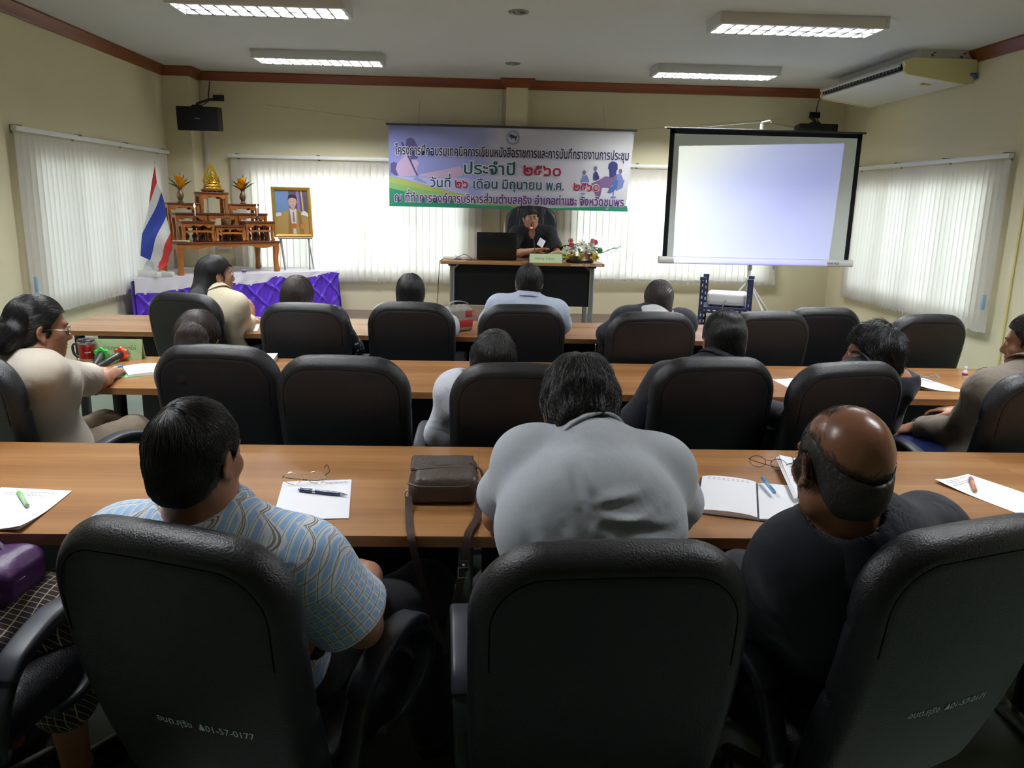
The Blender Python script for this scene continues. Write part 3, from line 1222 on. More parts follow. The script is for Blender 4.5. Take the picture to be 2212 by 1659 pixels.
def make_chair(name, label, group, loc, rot, lettering_text=None, lean=13.0):
    t = thing(name, label, 'chair', loc, rot, group)
    bk = Solid()
    bk.fn(_back_field(), bound=((-0.26, -0.10, -0.01), (0.26, 0.14, BACK_H + 0.01)))
    me = bk.mesh('backrest', 0.0048, 1)
    M = T(0, -0.215, 0.378, rx=R2(lean))
    me.transform(M)
    bo = link_mesh('backrest', me, M_LEATHER, t)
    fld = _back_field()
    pts = []
    for i in range(49):
        a = PI * (0.02 + 0.96 * i / 48)
        lo_, hi_ = 0.0, 0.5
        for _ in range(26):                     # where the seam line leaves the outline by 3 cm
            m_ = (lo_ + hi_) / 2
            if OUTLINE(np.array([[math.cos(a) * m_, 0, 0.42 + math.sin(a) * m_]]))[0] < -0.036:
                lo_ = m_
            else:
                hi_ = m_
        x_, z_ = math.cos(a) * lo_, 0.42 + math.sin(a) * lo_
        ya, yb = -0.12, 0.0
        for _ in range(22):
            m_ = (ya + yb) / 2
            if fld(np.array([[x_, m_, z_]]))[0] > 0:
                ya = m_
            else:
                yb = m_
        pts.append(M @ Vector((x_, ya - 0.0002, z_)))
    sm = MB()
    sm.tube(pts, 0.0016, 5)
    sm.build('seam', mat('seam_thread', srgb(8, 8, 9), 0.8, 0.1), bo)
    s = Solid()
    s.box((0, 0.03, 0.445), (0.215, 0.245, 0.06), 0.045)
    s.disp = lambda P: 0.02 * np.clip((P[:, 1] - 0.15) / 0.12, 0, 1) ** 2 * np.where(P[:, 2] > 0.44, 1, 0)
    s.build('seat', M_LEATHER, t, h=0.009)
    for sx in (-1, 1):
        a = MB()
        x = sx * 0.243
        path = bez([(x * 0.80, -0.10, 0.395), (x * 0.97, -0.165, 0.44), (x, -0.155, 0.525), (x, -0.10, 0.605), (x, 0.02, 0.640), (x, 0.13, 0.622), (x, 0.205, 0.555), (x * 0.98, 0.205, 0.47), (x * 0.88, 0.13, 0.40), (x * 0.80, 0.05, 0.392)], 6)
        a.sweep(rrect(0.048, 0.026, 0.010, 3), path, (1, 0, 0))
        o = a.build('armrest', M_ARM, t, angle=45)
        p = MB()
        ppath = bez([(x, -0.13, 0.590), (x, -0.09, 0.627), (x, 0.02, 0.658), (x, 0.12, 0.645), (x, 0.175, 0.610)], 6)
        sc = [(0.9 if i in (0, len(ppath) - 1) else 1.0) for i in range(len(ppath))]
        p.sweep(rrect(0.058, 0.024, 0.010, 3), ppath, (1, 0, 0), scales=sc)
        p.build('arm_pad', M_PAD, o, angle=45)
    c = MB()
    c.lathe([(0, 0.17), (0.025, 0.17), (0.025, 0.28), (0.018, 0.28), (0.018, 0.40), (0.0, 0.40)], 16)
    c.span((-0.10, -0.12, 0.375), (0.10, 0.12, 0.40), 0.004)
    c.build('gas_lift', M_BLKMET, t)
    b = MB()
    for i in range(5):
        a = 2 * PI * i / 5 + 0.3
        ca, sa = math.cos(a), math.sin(a)
        b.sweep(rrect(0.05, 0.035, 0.010, 2), [(0.02 * ca, 0.02 * sa, 0.15), (0.15 * ca, 0.15 * sa, 0.125), (0.29 * ca, 0.29 * sa, 0.085)], (-sa, ca, 0), scales=[1.1, 0.9, 0.7])
    b.lathe([(0, 0.10), (0.04, 0.10), (0.045, 0.17), (0.0, 0.18)], 14)
    b.build('star_base', M_ARM, t)
    for i in range(5):
        a = 2 * PI * i / 5 + 0.3
        ca, sa = math.cos(a), math.sin(a)
        w = MB()
        for q in (-0.016, 0.016):
            w.cyl((0.285 * ca + sa * (q - 0.008), 0.285 * sa - ca * (q - 0.008), 0.028), (0.285 * ca + sa * (q + 0.008), 0.285 * sa - ca * (q + 0.008), 0.028), 0.028, 14)
        w.cyl((0.285 * ca, 0.285 * sa, 0.03), (0.285 * ca, 0.285 * sa, 0.08), 0.010, 8)
        w.build('caster', M_ARM, t)
    return t


def _cb(x, y, yaw):
    ly = -0.215 - math.sin(R2(13)) * BACK_H - 0.03
    # local (0, ly) rotated by yaw -> (-sin*ly, cos*ly)
    return (x + math.sin(R2(yaw)) * ly, y - math.cos(R2(yaw)) * ly, 0.0)


CHAIRS = [
    # x, y of the rear top edge, yaw (left turn +), group, label
    (-0.550, 1.260, -19, 'near', 'black leather office chair lettered 0177, holding the man in the plaid shirt'),
    (0.236, 1.200, 3, 'near', 'black leather office chair holding the man in the grey polo shirt'),
    (0.930, 1.300, 19, 'near', 'black leather office chair lettered 0171, holding the balding man'),
    (-1.245, 1.270, -8, 'near', 'black leather office chair cut by the left edge, holding the purple handbag'),
    (-1.013, 2.99, -6, 'mid', 'black leather office chair behind the plaid shirt man, holding a brown-haired person'),
    (-0.502, 2.81, -5, 'mid', 'empty black leather office chair behind the brown shoulder bag'),
    (0.141, 2.72, 0, 'mid', 'black leather office chair holding the person in the white shirt'),
    (0.898, 2.90, 6, 'mid', 'black leather office chair holding the man with slicked-back hair'),
    (1.396, 2.84, 13, 'mid', 'black leather office chair holding the man whose face is turned left'),
    (2.055, 2.70, 14, 'mid', 'black leather office chair cut by the right edge, holding the man with the watch'),
    (-1.80, 2.76, -28, 'mid', 'black leather office chair at left edge, behind the woman with a hair bun'),
    (-1.743, 4.66, -18, 'front', 'black leather office chair before the purple skirt, holding the long-haired woman in beige'),
    (-0.962, 4.30, -5, 'front', 'black leather office chair holding the woman in dotted navy sleeves'),
    (-0.392, 4.42, -4, 'front', 'black leather office chair holding the woman in the white blouse'),
    (0.234, 4.40, 2, 'front', 'black leather office chair before the speaker desk, holding the man in pale blue'),
    (0.924, 4.18, 4, 'front', 'black leather office chair holding the woman with the hair clip'),
    (1.61, 4.30, 8, 'front', 'empty black leather office chair just right of the slicked-back hair'),
    (2.00, 4.52, 5, 'front', 'empty black leather office chair left of the man turning his face'),
    (2.505, 4.28, 10, 'front', 'empty black leather office chair farthest right, under the right blind'),
]
chair0 = None
CH = []
for x, y, yaw, g, lb in CHAIRS:
    loc = _cb(x, y, yaw)
    if chair0 is None:
        chair0 = make_chair('office_chair', lb, 'office chairs of the ' + g + ' row', loc, R2(yaw))
        CH.append(chair0)
    else:
        CH.append(dup(chair0, loc, R2(yaw), lb, 'office chairs of the ' + g + ' row'))

# painted lettering on two chair backs
M_PAINT = mat('pale_paint', srgb(226, 240, 246), 0.6, 0.2)
for k, txt, x0, w, z0 in ((0, '\u0e2d\u0e1a\u0e15.\u0e04\u0e38\u0e23\u0e34\u0e07  \u039401-57-0177', -0.06, 0.205, 0.262), (2, '\u0e2d\u0e1a\u0e15.\u0e04\u0e38\u0e23\u0e34\u0e07  \u039401-57-0171', -0.085, 0.205, 0.262)):
    me = lettering(txt, w, 0.0235, offset=0.006, extrude=0.0)
    bm = bmesh.new()
    bm.from_mesh(me)
    for v in bm.verts:
        x, z = v.co.x + x0, v.co.y + z0
        yc = 0.30 * x * x - 0.03 * math.sin(min(1, z / BACK_H) * PI)
        half = BACK_T / 2 - 0.010 * (1 - z / BACK_H)
        v.co = Vector((x, yc - half - 0.0012, z))
    bm.transform(T(0, -0.215, 0.378, rx=R2(13)))
    bm.to_mesh(me)
    bm.free()
    me.materials.append(M_PAINT)
    o = bpy.data.objects.new('lettering', me)
    COL.objects.link(o)
    o.parent = CH[k]
# ================================================================== front of the room
def flat_poly(mb, pts, y):
    vs = [mb.bm.verts.new((x, y, z)) for x, z in pts]
    mb.bm.faces.new(vs)


def tri_poly(mb, pts, y):
    """possibly concave outline"""
    vs = [mb.bm.verts.new((x, y, z)) for x, z in pts]
    f = mb.bm.faces.new(vs)
    bmesh.ops.triangulate(mb.bm, faces=[f])


def circ(cx, cz, r, n=16, rz=None):
    return [(cx + r * math.cos(2 * PI * i / n), cz + (rz or r) * math.sin(2 * PI * i / n)) for i in range(n)]


# ------------------------------------------------------------------ banner
BX, BY, BZ = -1.12, 9.93, 1.50
BW, BH = 2.93, 0.945
ban = thing('banner', 'printed vinyl training banner with lines of Thai writing on the back wall', 'banner', (BX, BY, BZ))


def by(x, z):          # gentle waves of the hanging cloth
    return 0.006 * math.sin(x * 3.1 + 0.5) * (1 - z / BH) + 0.003 * math.sin(x * 9 + z * 4)


mm = bpy.data.materials.new('banner_print')
mm.use_nodes = True
nt = mm.node_tree
b = nt.nodes['Principled BSDF']
b.inputs['Roughness'].default_value = 0.55
tc = nt.nodes.new('ShaderNodeTexCoord')
sx = nt.nodes.new('ShaderNodeSeparateXYZ')
nt.links.new(tc.outputs['Object'], sx.inputs[0])
nz = nt.nodes.new('ShaderNodeTexNoise')
nz.inputs['Scale'].default_value = 2.6
nt.links.new(tc.outputs['Object'], nz.inputs['Vector'])
ma = nt.nodes.new('ShaderNodeMath')
ma.operation = 'MULTIPLY_ADD'
ma.inputs[1].default_value = 0.34
nt.links.new(sx.outputs['X'], ma.inputs[0])
ms = nt.nodes.new('ShaderNodeMath')
ms.operation = 'MULTIPLY_ADD'
ms.inputs[1].default_value = 0.22
ms.inputs[2].default_value = -0.11
nt.links.new(nz.outputs['Fac'], ms.inputs[0])
nt.links.new(ms.outputs[0], ma.inputs[2])
rp = nt.nodes.new('ShaderNodeValToRGB')
rp.color_ramp.elements[0].position = 0.0
rp.color_ramp.elements[0].color = srgb(136, 142, 206)
e = rp.color_ramp.elements.new(0.36)
e.color = srgb(160, 166, 222)
e = rp.color_ramp.elements.new(0.46)
e.color = srgb(206, 206, 228)
rp.color_ramp.elements[-1].position = 1.0
rp.color_ramp.elements[-1].color = srgb(222, 222, 222)
nt.links.new(ma.outputs[0], rp.inputs['Fac'])
nt.links.new(rp.outputs['Color'], b.inputs['Base Color'])
mb = MB()
mb.grid(lambda u, v: (u * BW - (0.02 * (1 - v)) * u * 3, by(u * BW, v * BH), v * BH), 60, 16, thick=0.0015)
mb.build('cloth', mm, ban)
r = MB()
r.span((-0.03, -0.012, BH - 0.008), (BW + 0.03, 0.012, BH + 0.018), 0.003)
r.build('rod', mat('dark_rod', srgb(52, 50, 54), 0.5, 0.4), ban)
for xx in (0.35, BW - 0.35):
    r = MB()
    r.tube([(xx, 0, BH + 0.015), (xx - 0.0, 0.12, BH + 0.12), (xx, YB - BY - 0.002, BH + 0.30)], 0.0016, 4)
    r.build('hanging_wire', mat('grey_steel', (0.3, 0.3, 0.3)), ban)


def on_banner(name, mbx, m, lift):
    for v in mbx.bm.verts:
        v.co.y = by(v.co.x, v.co.z) - lift
    return mbx.build(name, m, ban, smooth=False)


def bmat(n, c, r=0.55):
    return mat(n, c, r, 0.3)


# photograph printed at left: writing hand, arm, pen, page; green swooshes
q = MB()
tri_poly(q, [(0.02, 0.36), (0.2, 0.345), (0.95, 0.35), (1.05, 0.30), (1.25, 0.10), (0.88, 0.155), (0.4, 0.27)], 0)
on_banner('printed_page', q, bmat('print_page', srgb(180, 184, 226)), 0.002)
q = MB()
tri_poly(q, [(0.02, 0.40), (0.02, 0.50), (0.06, 0.52), (0.10, 0.50), (0.12, 0.40), (0.09, 0.355)], 0)
tri_poly(q, [(0.245, 0.80), (0.27, 0.80), (0.31, 0.77), (0.34, 0.70), (0.34, 0.56), (0.24, 0.55), (0.20, 0.68), (0.21, 0.78)], 0)
on_banner('printed_shadow', q, bmat('print_shadow', srgb(96, 90, 140)), 0.002)
q = MB()
tri_poly(q, [(0.08, 0.44), (0.10, 0.50), (0.19, 0.60), (0.25, 0.60), (0.26, 0.54), (0.33, 0.545), (0.36, 0.51), (0.33, 0.455), (0.30, 0.44), (0.335, 0.38), (0.30, 0.355), (0.13, 0.35), (0.10, 0.39)], 0)
tri_poly(q, [(0.35, 0.355), (0.38, 0.385), (0.60, 0.43), (0.85, 0.49), (0.89, 0.44), (0.88, 0.38), (0.80, 0.355)], 0)
on_banner('printed_hand', q, bmat('print_skin', srgb(200, 172, 204)), 0.003)
q = MB()
flat_poly(q, [(0.33, 0.365), (0.345, 0.37), (0.165, 0.75), (0.145, 0.74)], 0)
on_banner('printed_pen', q, bmat('print_pen', srgb(70, 72, 130)), 0.004)


def arc(f0, f1, n=24, x1=1.9):
    up = [(x1 * i / n, f0(x1 * i / n)) for i in range(n + 1)]
    dn = [(x1 * i / n, f1(x1 * i / n)) for i in range(n, -1, -1)]
    return up + dn


q = MB()
for i in range(30):
    xa, xb = 1.75 * i / 30, 1.75 * (i + 1) / 30
    fa = lambda x: max(0.0, 0.355 - 0.225 * x + 0.012 * x * x)
    flat_poly(q, [(xa, 0.0), (xb, 0.0), (xb, fa(xb) + 1e-4), (xa, fa(xa) + 1e-4)], 0)
on_banner('printed_swoosh', q, bmat('print_lime', srgb(176, 190, 104)), 0.003)
q = MB()
for i in range(30):
    xa, xb = 1.75 * i / 30, 1.75 * (i + 1) / 30
    fa = lambda x: max(0.0, 0.285 - 0.20 * x + 0.015 * x * x)
    flat_poly(q, [(xa, 0.0), (xb, 0.0), (xb, fa(xb) + 1e-4), (xa, fa(xa) + 1e-4)], 0)
on_banner('printed_swoosh', q, bmat('print_green_light', srgb(140, 190, 120)), 0.004)
q = MB()
for i in range(48):
    xa, xb = BW * i / 48, BW * (i + 1) / 48
    fa = lambda x: max(0.035, 0.215 - 0.20 * x + 0.028 * x * x) if x < 1.5 else 0.015 + 0.05 * max(0, (x - 1.7) / 1.2) ** 1.2
    flat_poly(q, [(xa * 0.99, 0.0), (xb * 0.99, 0.0), (xb * 0.985, fa(xb)), (xa * 0.985, fa(xa))], 0)
on_banner('printed_swoosh', q, bmat('print_green', srgb(52, 150, 116)), 0.005)
# meeting picture at right
q = MB()
tri_poly(q, [(2.38, 0.29), (2.45, 0.33), (2.52, 0.36), (2.60, 0.41), (2.75, 0.40), (2.72, 0.34), (2.66, 0.275), (2.57, 0.275), (2.55, 0.16), (2.50, 0.16), (2.49, 0.285)], 0)
on_banner('printed_picture', q, bmat('print_plum', srgb(132, 104, 148)), 0.003)
q = MB()
for cxp, czp, sc in ((2.36, 0.37, 1.0), (2.77, 0.40, 1.0)):
    tri_poly(q, [(cxp - 0.05, czp - 0.05), (cxp - 0.035, czp + 0.04), (cxp + 0.02, czp + 0.05), (cxp + 0.05, czp - 0.01), (cxp + 0.04, czp - 0.08), (cxp - 0.04, czp - 0.09)], 0)
tri_poly(q, [(2.30, 0.36), (2.32, 0.37), (2.36, 0.33), (2.40, 0.30), (2.34, 0.27)], 0)
tri_poly(q, [(2.80, 0.37), (2.84, 0.38), (2.82, 0.28), (2.74, 0.24), (2.74, 0.30)], 0)
flat_poly(q, circ(2.71, 0.165, 0.035, 12, 0.014), 0)
flat_poly(q, [(2.705, 0.16), (2.715, 0.16), (2.72, 0.26), (2.70, 0.26)], 0)
flat_poly(q, circ(2.34, 0.20, 0.03, 12, 0.010), 0)
on_banner('printed_picture', q, bmat('print_periwinkle', srgb(128, 138, 196)), 0.004)
q = MB()
tri_poly(q, [(2.46, 0.36), (2.455, 0.43), (2.48, 0.47), (2.50, 0.46), (2.53, 0.40), (2.53, 0.38), (2.50, 0.36)], 0)
tri_poly(q, [(2.63, 0.50), (2.64, 0.56), (2.67, 0.585), (2.71, 0.585), (2.745, 0.56), (2.75, 0.49), (2.735, 0.49), (2.73, 0.40), (2.655, 0.40), (2.655, 0.49)], 0)
on_banner('printed_picture', q, bmat('print_navy', srgb(62, 64, 120)), 0.005)
q = MB()
tri_poly(q, [(2.66, 0.275), (2.70, 0.30), (2.71, 0.36), (2.74, 0.385), (2.765, 0.36), (2.75, 0.27), (2.70, 0.23), (2.655, 0.21), (2.64, 0.225)], 0)
on_banner('printed_picture', q, bmat('print_blue', srgb(78, 112, 178)), 0.005)
q = MB()
for cxp, czp in ((2.345, 0.45), (2.48, 0.50), (2.69, 0.625), (2.725, 0.40), (2.785, 0.475)):
    flat_poly(q, circ(cxp, czp, 0.022, 12, 0.027), 0)
on_banner('printed_picture', q, bmat('print_hair', srgb(120, 112, 140)), 0.006)
# emblem: ring with a bull-like animal
q = MB()
for i in range(40):
    a0, a1 = 2 * PI * i / 40, 2 * PI * (i + 1) / 40
    for r0, r1 in ((0.078, 0.082), (0.063, 0.074)):
        flat_poly(q, [(1.475 + r0 * math.cos(a0), 0.83 + r0 * math.sin(a0)), (1.475 + r0 * math.cos(a1), 0.83 + r0 * math.sin(a1)), (1.475 + r1 * math.cos(a1), 0.83 + r1 * math.sin(a1)), (1.475 + r1 * math.cos(a0), 0.83 + r1 * math.sin(a0))], 0)
on_banner('emblem_ring', q, bmat('emblem_blue', srgb(138, 152, 186)), 0.003)
q = MB()
tri_poly(q, [(1.425, 0.845), (1.43, 0.86), (1.445, 0.87), (1.46, 0.866), (1.478, 0.862), (1.50, 0.848), (1.516, 0.846), (1.524, 0.862), (1.528, 0.85), (1.522, 0.832), (1.512, 0.826), (1.512, 0.795), (1.502, 0.80), (1.497, 0.825), (1.47, 0.824), (1.458, 0.81), (1.448, 0.812), (1.455, 0.832), (1.438, 0.834)], 0)
on_banner('emblem_animal', q, bmat('emblem_dark', srgb(62, 76, 124)), 0.003)
LINES = [('\u0e42\u0e04\u0e23\u0e07\u0e01\u0e32\u0e23\u0e1d\u0e36\u0e01\u0e2d\u0e1a\u0e23\u0e21\u0e40\u0e17\u0e04\u0e19\u0e34\u0e04\u0e01\u0e32\u0e23\u0e40\u0e02\u0e35\u0e22\u0e19\u0e2b\u0e19\u0e31\u0e07\u0e2a\u0e37\u0e2d\u0e23\u0e32\u0e0a\u0e01\u0e32\u0e23\u0e41\u0e25\u0e30\u0e01\u0e32\u0e23\u0e1a\u0e31\u0e19\u0e17\u0e36\u0e01\u0e23\u0e32\u0e22\u0e07\u0e32\u0e19\u0e01\u0e32\u0e23\u0e1b\u0e23\u0e30\u0e0a\u0e38\u0e21', 0.075, 2.80, 0.605, 0.150, (38, 34, 62)),
         ('\u0e1b\u0e23\u0e30\u0e08\u0e33\u0e1b\u0e35', 0.895, 0.615, 0.400, 0.190, (30, 92, 92)),
         ('\u0e52\u0e55\u0e56\u0e50', 1.61, 0.455, 0.400, 0.195, (170, 34, 70)),
         ('\u0e27\u0e31\u0e19\u0e17\u0e35\u0e48', 0.49, 0.245, 0.240, 0.150, (44, 84, 110)),
         ('\u0e52\u0e56', 0.79, 0.155, 0.236, 0.150, (178, 42, 70)),
         ('\u0e40\u0e14\u0e37\u0e2d\u0e19', 1.01, 0.29, 0.236, 0.150, (44, 88, 110)),
         ('\u0e21\u0e34\u0e16\u0e38\u0e19\u0e32\u0e22\u0e19', 1.36, 0.475, 0.236, 0.150, (44, 88, 110)),
         ('\u0e1e.\u0e28.', 1.89, 0.215, 0.236, 0.150, (44, 84, 110)),
         ('\u0e52\u0e55\u0e56\u0e50', 2.225, 0.305, 0.236, 0.150, (178, 42, 70)),
         ('\u0e13 \u0e17\u0e35\u0e48\u0e17\u0e33\u0e01\u0e32\u0e23\u0e2d\u0e07\u0e04\u0e4c\u0e01\u0e32\u0e23\u0e1a\u0e23\u0e34\u0e2b\u0e32\u0e23\u0e2a\u0e48\u0e27\u0e19\u0e15\u0e33\u0e1a\u0e25\u0e04\u0e38\u0e23\u0e34\u0e07 \u0e2d\u0e33\u0e40\u0e20\u0e2d\u0e17\u0e48\u0e32\u0e41\u0e0b\u0e30 \u0e08\u0e31\u0e07\u0e2b\u0e27\u0e31\u0e14\u0e0a\u0e38\u0e21\u0e1e\u0e23', 0.065, 2.78, 0.062, 0.138, (96, 44, 124))]


def write(s, x, w, z, size, m, lift, off, name='lettering'):
    me = lettering(s, w, size, offset=off)
    for v in me.vertices:
        xx, zz = v.co.x + x, v.co.y + z
        v.co = (xx, by(xx, zz) - lift, zz)
    me.materials.append(m)
    o = bpy.data.objects.new(name, me)
    COL.objects.link(o)
    o.parent = ban
    return o


for s, x, w, z, size, c in LINES:
    g = 0.007
    write(s, x - g, w + 2 * g, z, size, bmat('print_white', srgb(226, 222, 236)), 0.007, 0.075, 'lettering_outline')
    write(s, x, w, z, size, bmat('ink_%d_%d_%d' % c, srgb(*c)), 0.009, 0.016)
for cx_, cz_ in ((0.02, BH - 0.03), (BW - 0.02, BH - 0.03), (0.025, 0.025), (BW - 0.09, 0.025)):
    q = MB()
    flat_poly(q, circ(cx_, cz_, 0.008, 12), 0)
    on_banner('eyelet', q, mat('eyelet_metal', srgb(160, 160, 168), 0.3, 0.5, 0.7), 0.006)

# ------------------------------------------------------------------ loudspeakers
M_SPKB = mat('speaker_black', srgb(20, 20, 24), 0.55, 0.35, noise=0.1, nscale=80)


def loudspeaker(x, y, z, label, wx, wz, wy, tilt, yaw, mark):
    t = thing('loudspeaker', label, 'loudspeaker', (x, y, z), R2(yaw), 'wall loudspeakers')
    M = T(rx=R2(tilt))
    b = MB()
    b.box((0, 0.10, 0), (0.455, 0.20, 0.26), 0.008, M=M)
    b.build('cabinet', M_SPKB, t)
    g = MB()
    g.box((0, -0.004, 0), (0.445, 0.012, 0.25), 0.004, M=M)
    g.build('grille', mat('speaker_grille', srgb(25, 25, 30), 0.7, 0.2, bump=0.3, bscale=600), t)
    if mark:
        me = lettering('DouSon', 0.062, 0.026, offset=0.01)
        me.transform(T(-0.03, -0.012, -0.005, rx=PI / 2))
        me.transform(M)
        link_mesh('lettering', me, mat('logo_silver', srgb(170, 170, 175), 0.4, 0.5), t)
    br = MB()
    br.span((0.02, wy - 0.006, wz - 0.035), (0.15, wy, wz + 0.035), 0.002)
    br.tube([(0.03, wy, wz - 0.02), (0.0, wy - 0.08, wz - 0.03), (-0.02, 0.10, 0.17), (-0.02, 0.10, 0.12)], 0.016, 8)
    br.prism([(-0.10, 0.125), (0.06, 0.125), (0.02, 0.155), (-0.06, 0.155)], 'XZ', 0.06, 0.15)
    br.build('bracket', M_SPKB, t)
    return t


loudspeaker(-3.205, 9.52, 2.415, 'black wall loudspeaker hung in the left corner above the altar', 0, 0.30, 0.66, 4, 4, True)
loudspeaker(3.97, 9.75, 2.44, 'black wall loudspeaker half hidden behind the projector screen', 0, 0.27, 0.44, -4, -3, False)
c = MB()
c.tube(bez([(-3.235, 9.70, 2.56), (-3.25, 10.05, 2.66), (-3.28, 10.18, 2.76), (-3.26, 10.19, 2.90)]), 0.006, 6)
tag(c.build('speaker_cable', M_BLACK), 'black cable rising from the left loudspeaker to the moulding', 'cable')
c = MB()
c.tube(bez([(4.02, 9.88, 2.56), (4.06, 10.1, 2.75), (4.12, 10.19, 2.90)]), 0.006, 6)
tag(c.build('speaker_cable', M_BLACK), 'black cable rising from the right loudspeaker to the moulding', 'cable')
c = MB()
c.tube([(-2.62, 10.195, 2.655), (-1.13, 9.95, 2.49)], 0.0015, 4)
tag(c.build('banner_string', mat('string', srgb(150, 130, 100), 0.8)), 'thin string from the back wall to the left end of the banner', 'string')
c = MB()
c.tube([(1.82, 9.95, 2.46), (3.70, 10.195, 2.66)], 0.0015, 4)
tag(c.build('banner_string', MATS['string']), 'thin string from the back wall to the right end of the banner', 'string')

# ------------------------------------------------------------------ projector screen
SX0, SX1, SY, SZ0, SZ1 = 1.985, 4.065, 8.80, 1.04, 2.385
scx = (SX0 + SX1) / 2
t = thing('projector_screen', 'tripod projector screen showing a pale blue slide', 'projector screen', (scx, SY, DAIS_Z))


def S(x, y, z):
    return (x - scx, y - SY, z - DAIS_Z)


M_SCR = mat('screen_white', srgb(226, 230, 226), 0.75, 0.2)
M_SCRB = mat('screen_border', srgb(14, 14, 22), 0.7, 0.2)
b = MB()
b.span(S(SX0 + 0.045, SY - 0.001, SZ0 - 0.02), S(SX1 - 0.045, SY + 0.001, SZ1 - 0.05))
b.build('fabric', M_SCR, t, smooth=False)
b = MB()
b.span(S(SX0, SY - 0.002, SZ0 - 0.02), S(SX0 + 0.05, SY + 0.002, SZ1))
b.span(S(SX1 - 0.05, SY - 0.002, SZ0 - 0.02), S(SX1, SY + 0.002, SZ1))
b.span(S(SX0, SY - 0.002, SZ1 - 0.055), S(SX1, SY + 0.002, SZ1))
b.build('border', M_SCRB, t, smooth=False)
b = MB()
b.tube([S(SX0 - 0.04, SY + 0.004, SZ1 + 0.0), S(SX1 + 0.04, SY + 0.004, SZ1 + 0.0)], 0.011, 10)
b.build('top_bar', mat('top_bar_dark', srgb(30, 30, 38), 0.4, 0.5), t)
for xx in (SX0 - 0.045, SX1 + 0.045):
    b = MB()
    b.tube([S(xx - 0.018, SY + 0.004, SZ1), S(xx + 0.018, SY + 0.004, SZ1)], 0.010, 10)
    b.build('end_cap', M_ALU, t)
b = MB()
b.sweep(rrect(0.095, 0.078, 0.03, 4), [S(SX0 - 0.035, SY + 0.01, SZ0 - 0.04), S(SX1 + 0.045, SY + 0.01, SZ0 - 0.04)], (0, 1, 0))
b.build('case', mat('screen_case_white', srgb(226, 226, 222), 0.35, 0.5), t)
me = lettering('VERTEX', 0.145, 0.028, offset=0.012)
me.transform(Matrix.Translation(S(3.81, SY - 0.0385, SZ0 - 0.052)) @ T(rx=PI / 2))
link_mesh('lettering', me, mat('case_ink', srgb(44, 46, 60), 0.5), t)
b = MB()
px = 2.99
b.span(S(px - 0.016, SY + 0.06, 0.62), S(px + 0.016, SY + 0.09, 2.47), 0.003)
b.span(S(px - 0.02, SY + 0.045, 0.90), S(px + 0.02, SY + 0.10, 0.97), 0.004)
b.build('pole', M_ALU, t, angle=30)
b = MB()
b.tube([S(px, SY + 0.075, 2.44), S(px, SY + 0.075, 2.475), S(px + 0.06, SY + 0.0, 2.485), S(px + 0.07, SY + 0.0, 2.465)], 0.010, 8)
b.build('hook', M_ALU, t)
b = MB()
b.tube(bez([S(2.30, SY + 0.004, SZ1 + 0.01), S(2.65, SY + 0.03, SZ1 + 0.05), S(px + 0.02, SY + 0.04, 2.465), S(3.35, SY + 0.03, SZ1 + 0.04), S(3.62, SY + 0.004, SZ1 + 0.01)], 5), 0.003, 5)
b.build('hanger_wire', M_BLACK, t)
for a in (-90 + 62, 90 - 62, 180):
    dx, dy = math.sin(R2(a + 60)) * 0.42, -math.cos(R2(a + 60)) * 0.42
    b = MB()
    b.tube([S(px, SY + 0.075, 0.78), S(px + dx, SY + 0.075 + dy, 0.205)], 0.013, 8)
    b.tube([S(px, SY + 0.075, 0.36), S(px + dx * 0.62, SY + 0.075 + dy * 0.62, 0.425)], 0.008, 6)
    b.build('leg', M_ALU, t)
b = MB()
b.span(S(px - 0.03, SY + 0.045, 0.755), S(px + 0.03, SY + 0.105, 0.815), 0.006)
b.build('collar', M_ALU, t)

# ------------------------------------------------------------------ projector on its slotted-angle cart
M_ANG = mat('slotted_angle_blue', srgb(50, 56, 88), 0.5, 0.4)
CY = 6.60
t = thing('equipment_cart', 'slotted angle-iron cart holding the white projector', 'cart', (2.09, CY + 0.13, 0), R2(-20))


def angle_post(x, y, z0, z1, sx_, sy_):
    b = MB()
    W_, th_ = 0.040, 0.003
    # two flanges with rows of slots
    n = int((z1 - z0) / 0.05)
    for (ax, s) in (('x', sx_), ('y', sy_)):
        def fl(u0, u1, a0, a1):
            if ax == 'x':
                b.span((x + s * u0, y, a0), (x + s * u1, y + sy_ * th_, a1))
            else:
                b.span((x, y + s * u0, a0), (x + sx_ * th_, y + s * u1, a1))
        fl(0, 0.016, z0, z1)
        fl(0.025, W_, z0, z1)
        for i in range(n):
            zz = z0 + 0.05 * i
            fl(0.016, 0.025, zz, zz + 0.026)
    b.span((x - (0.004 if sx_ > 0 else W_ + 0.004), y - (0.004 if sy_ > 0 else W_ + 0.004), z1 - 0.02), (x + (W_ + 0.004 if sx_ > 0 else 0.004), y + (W_ + 0.004 if sy_ > 0 else 0.004), z1 + 0.004))
    return b


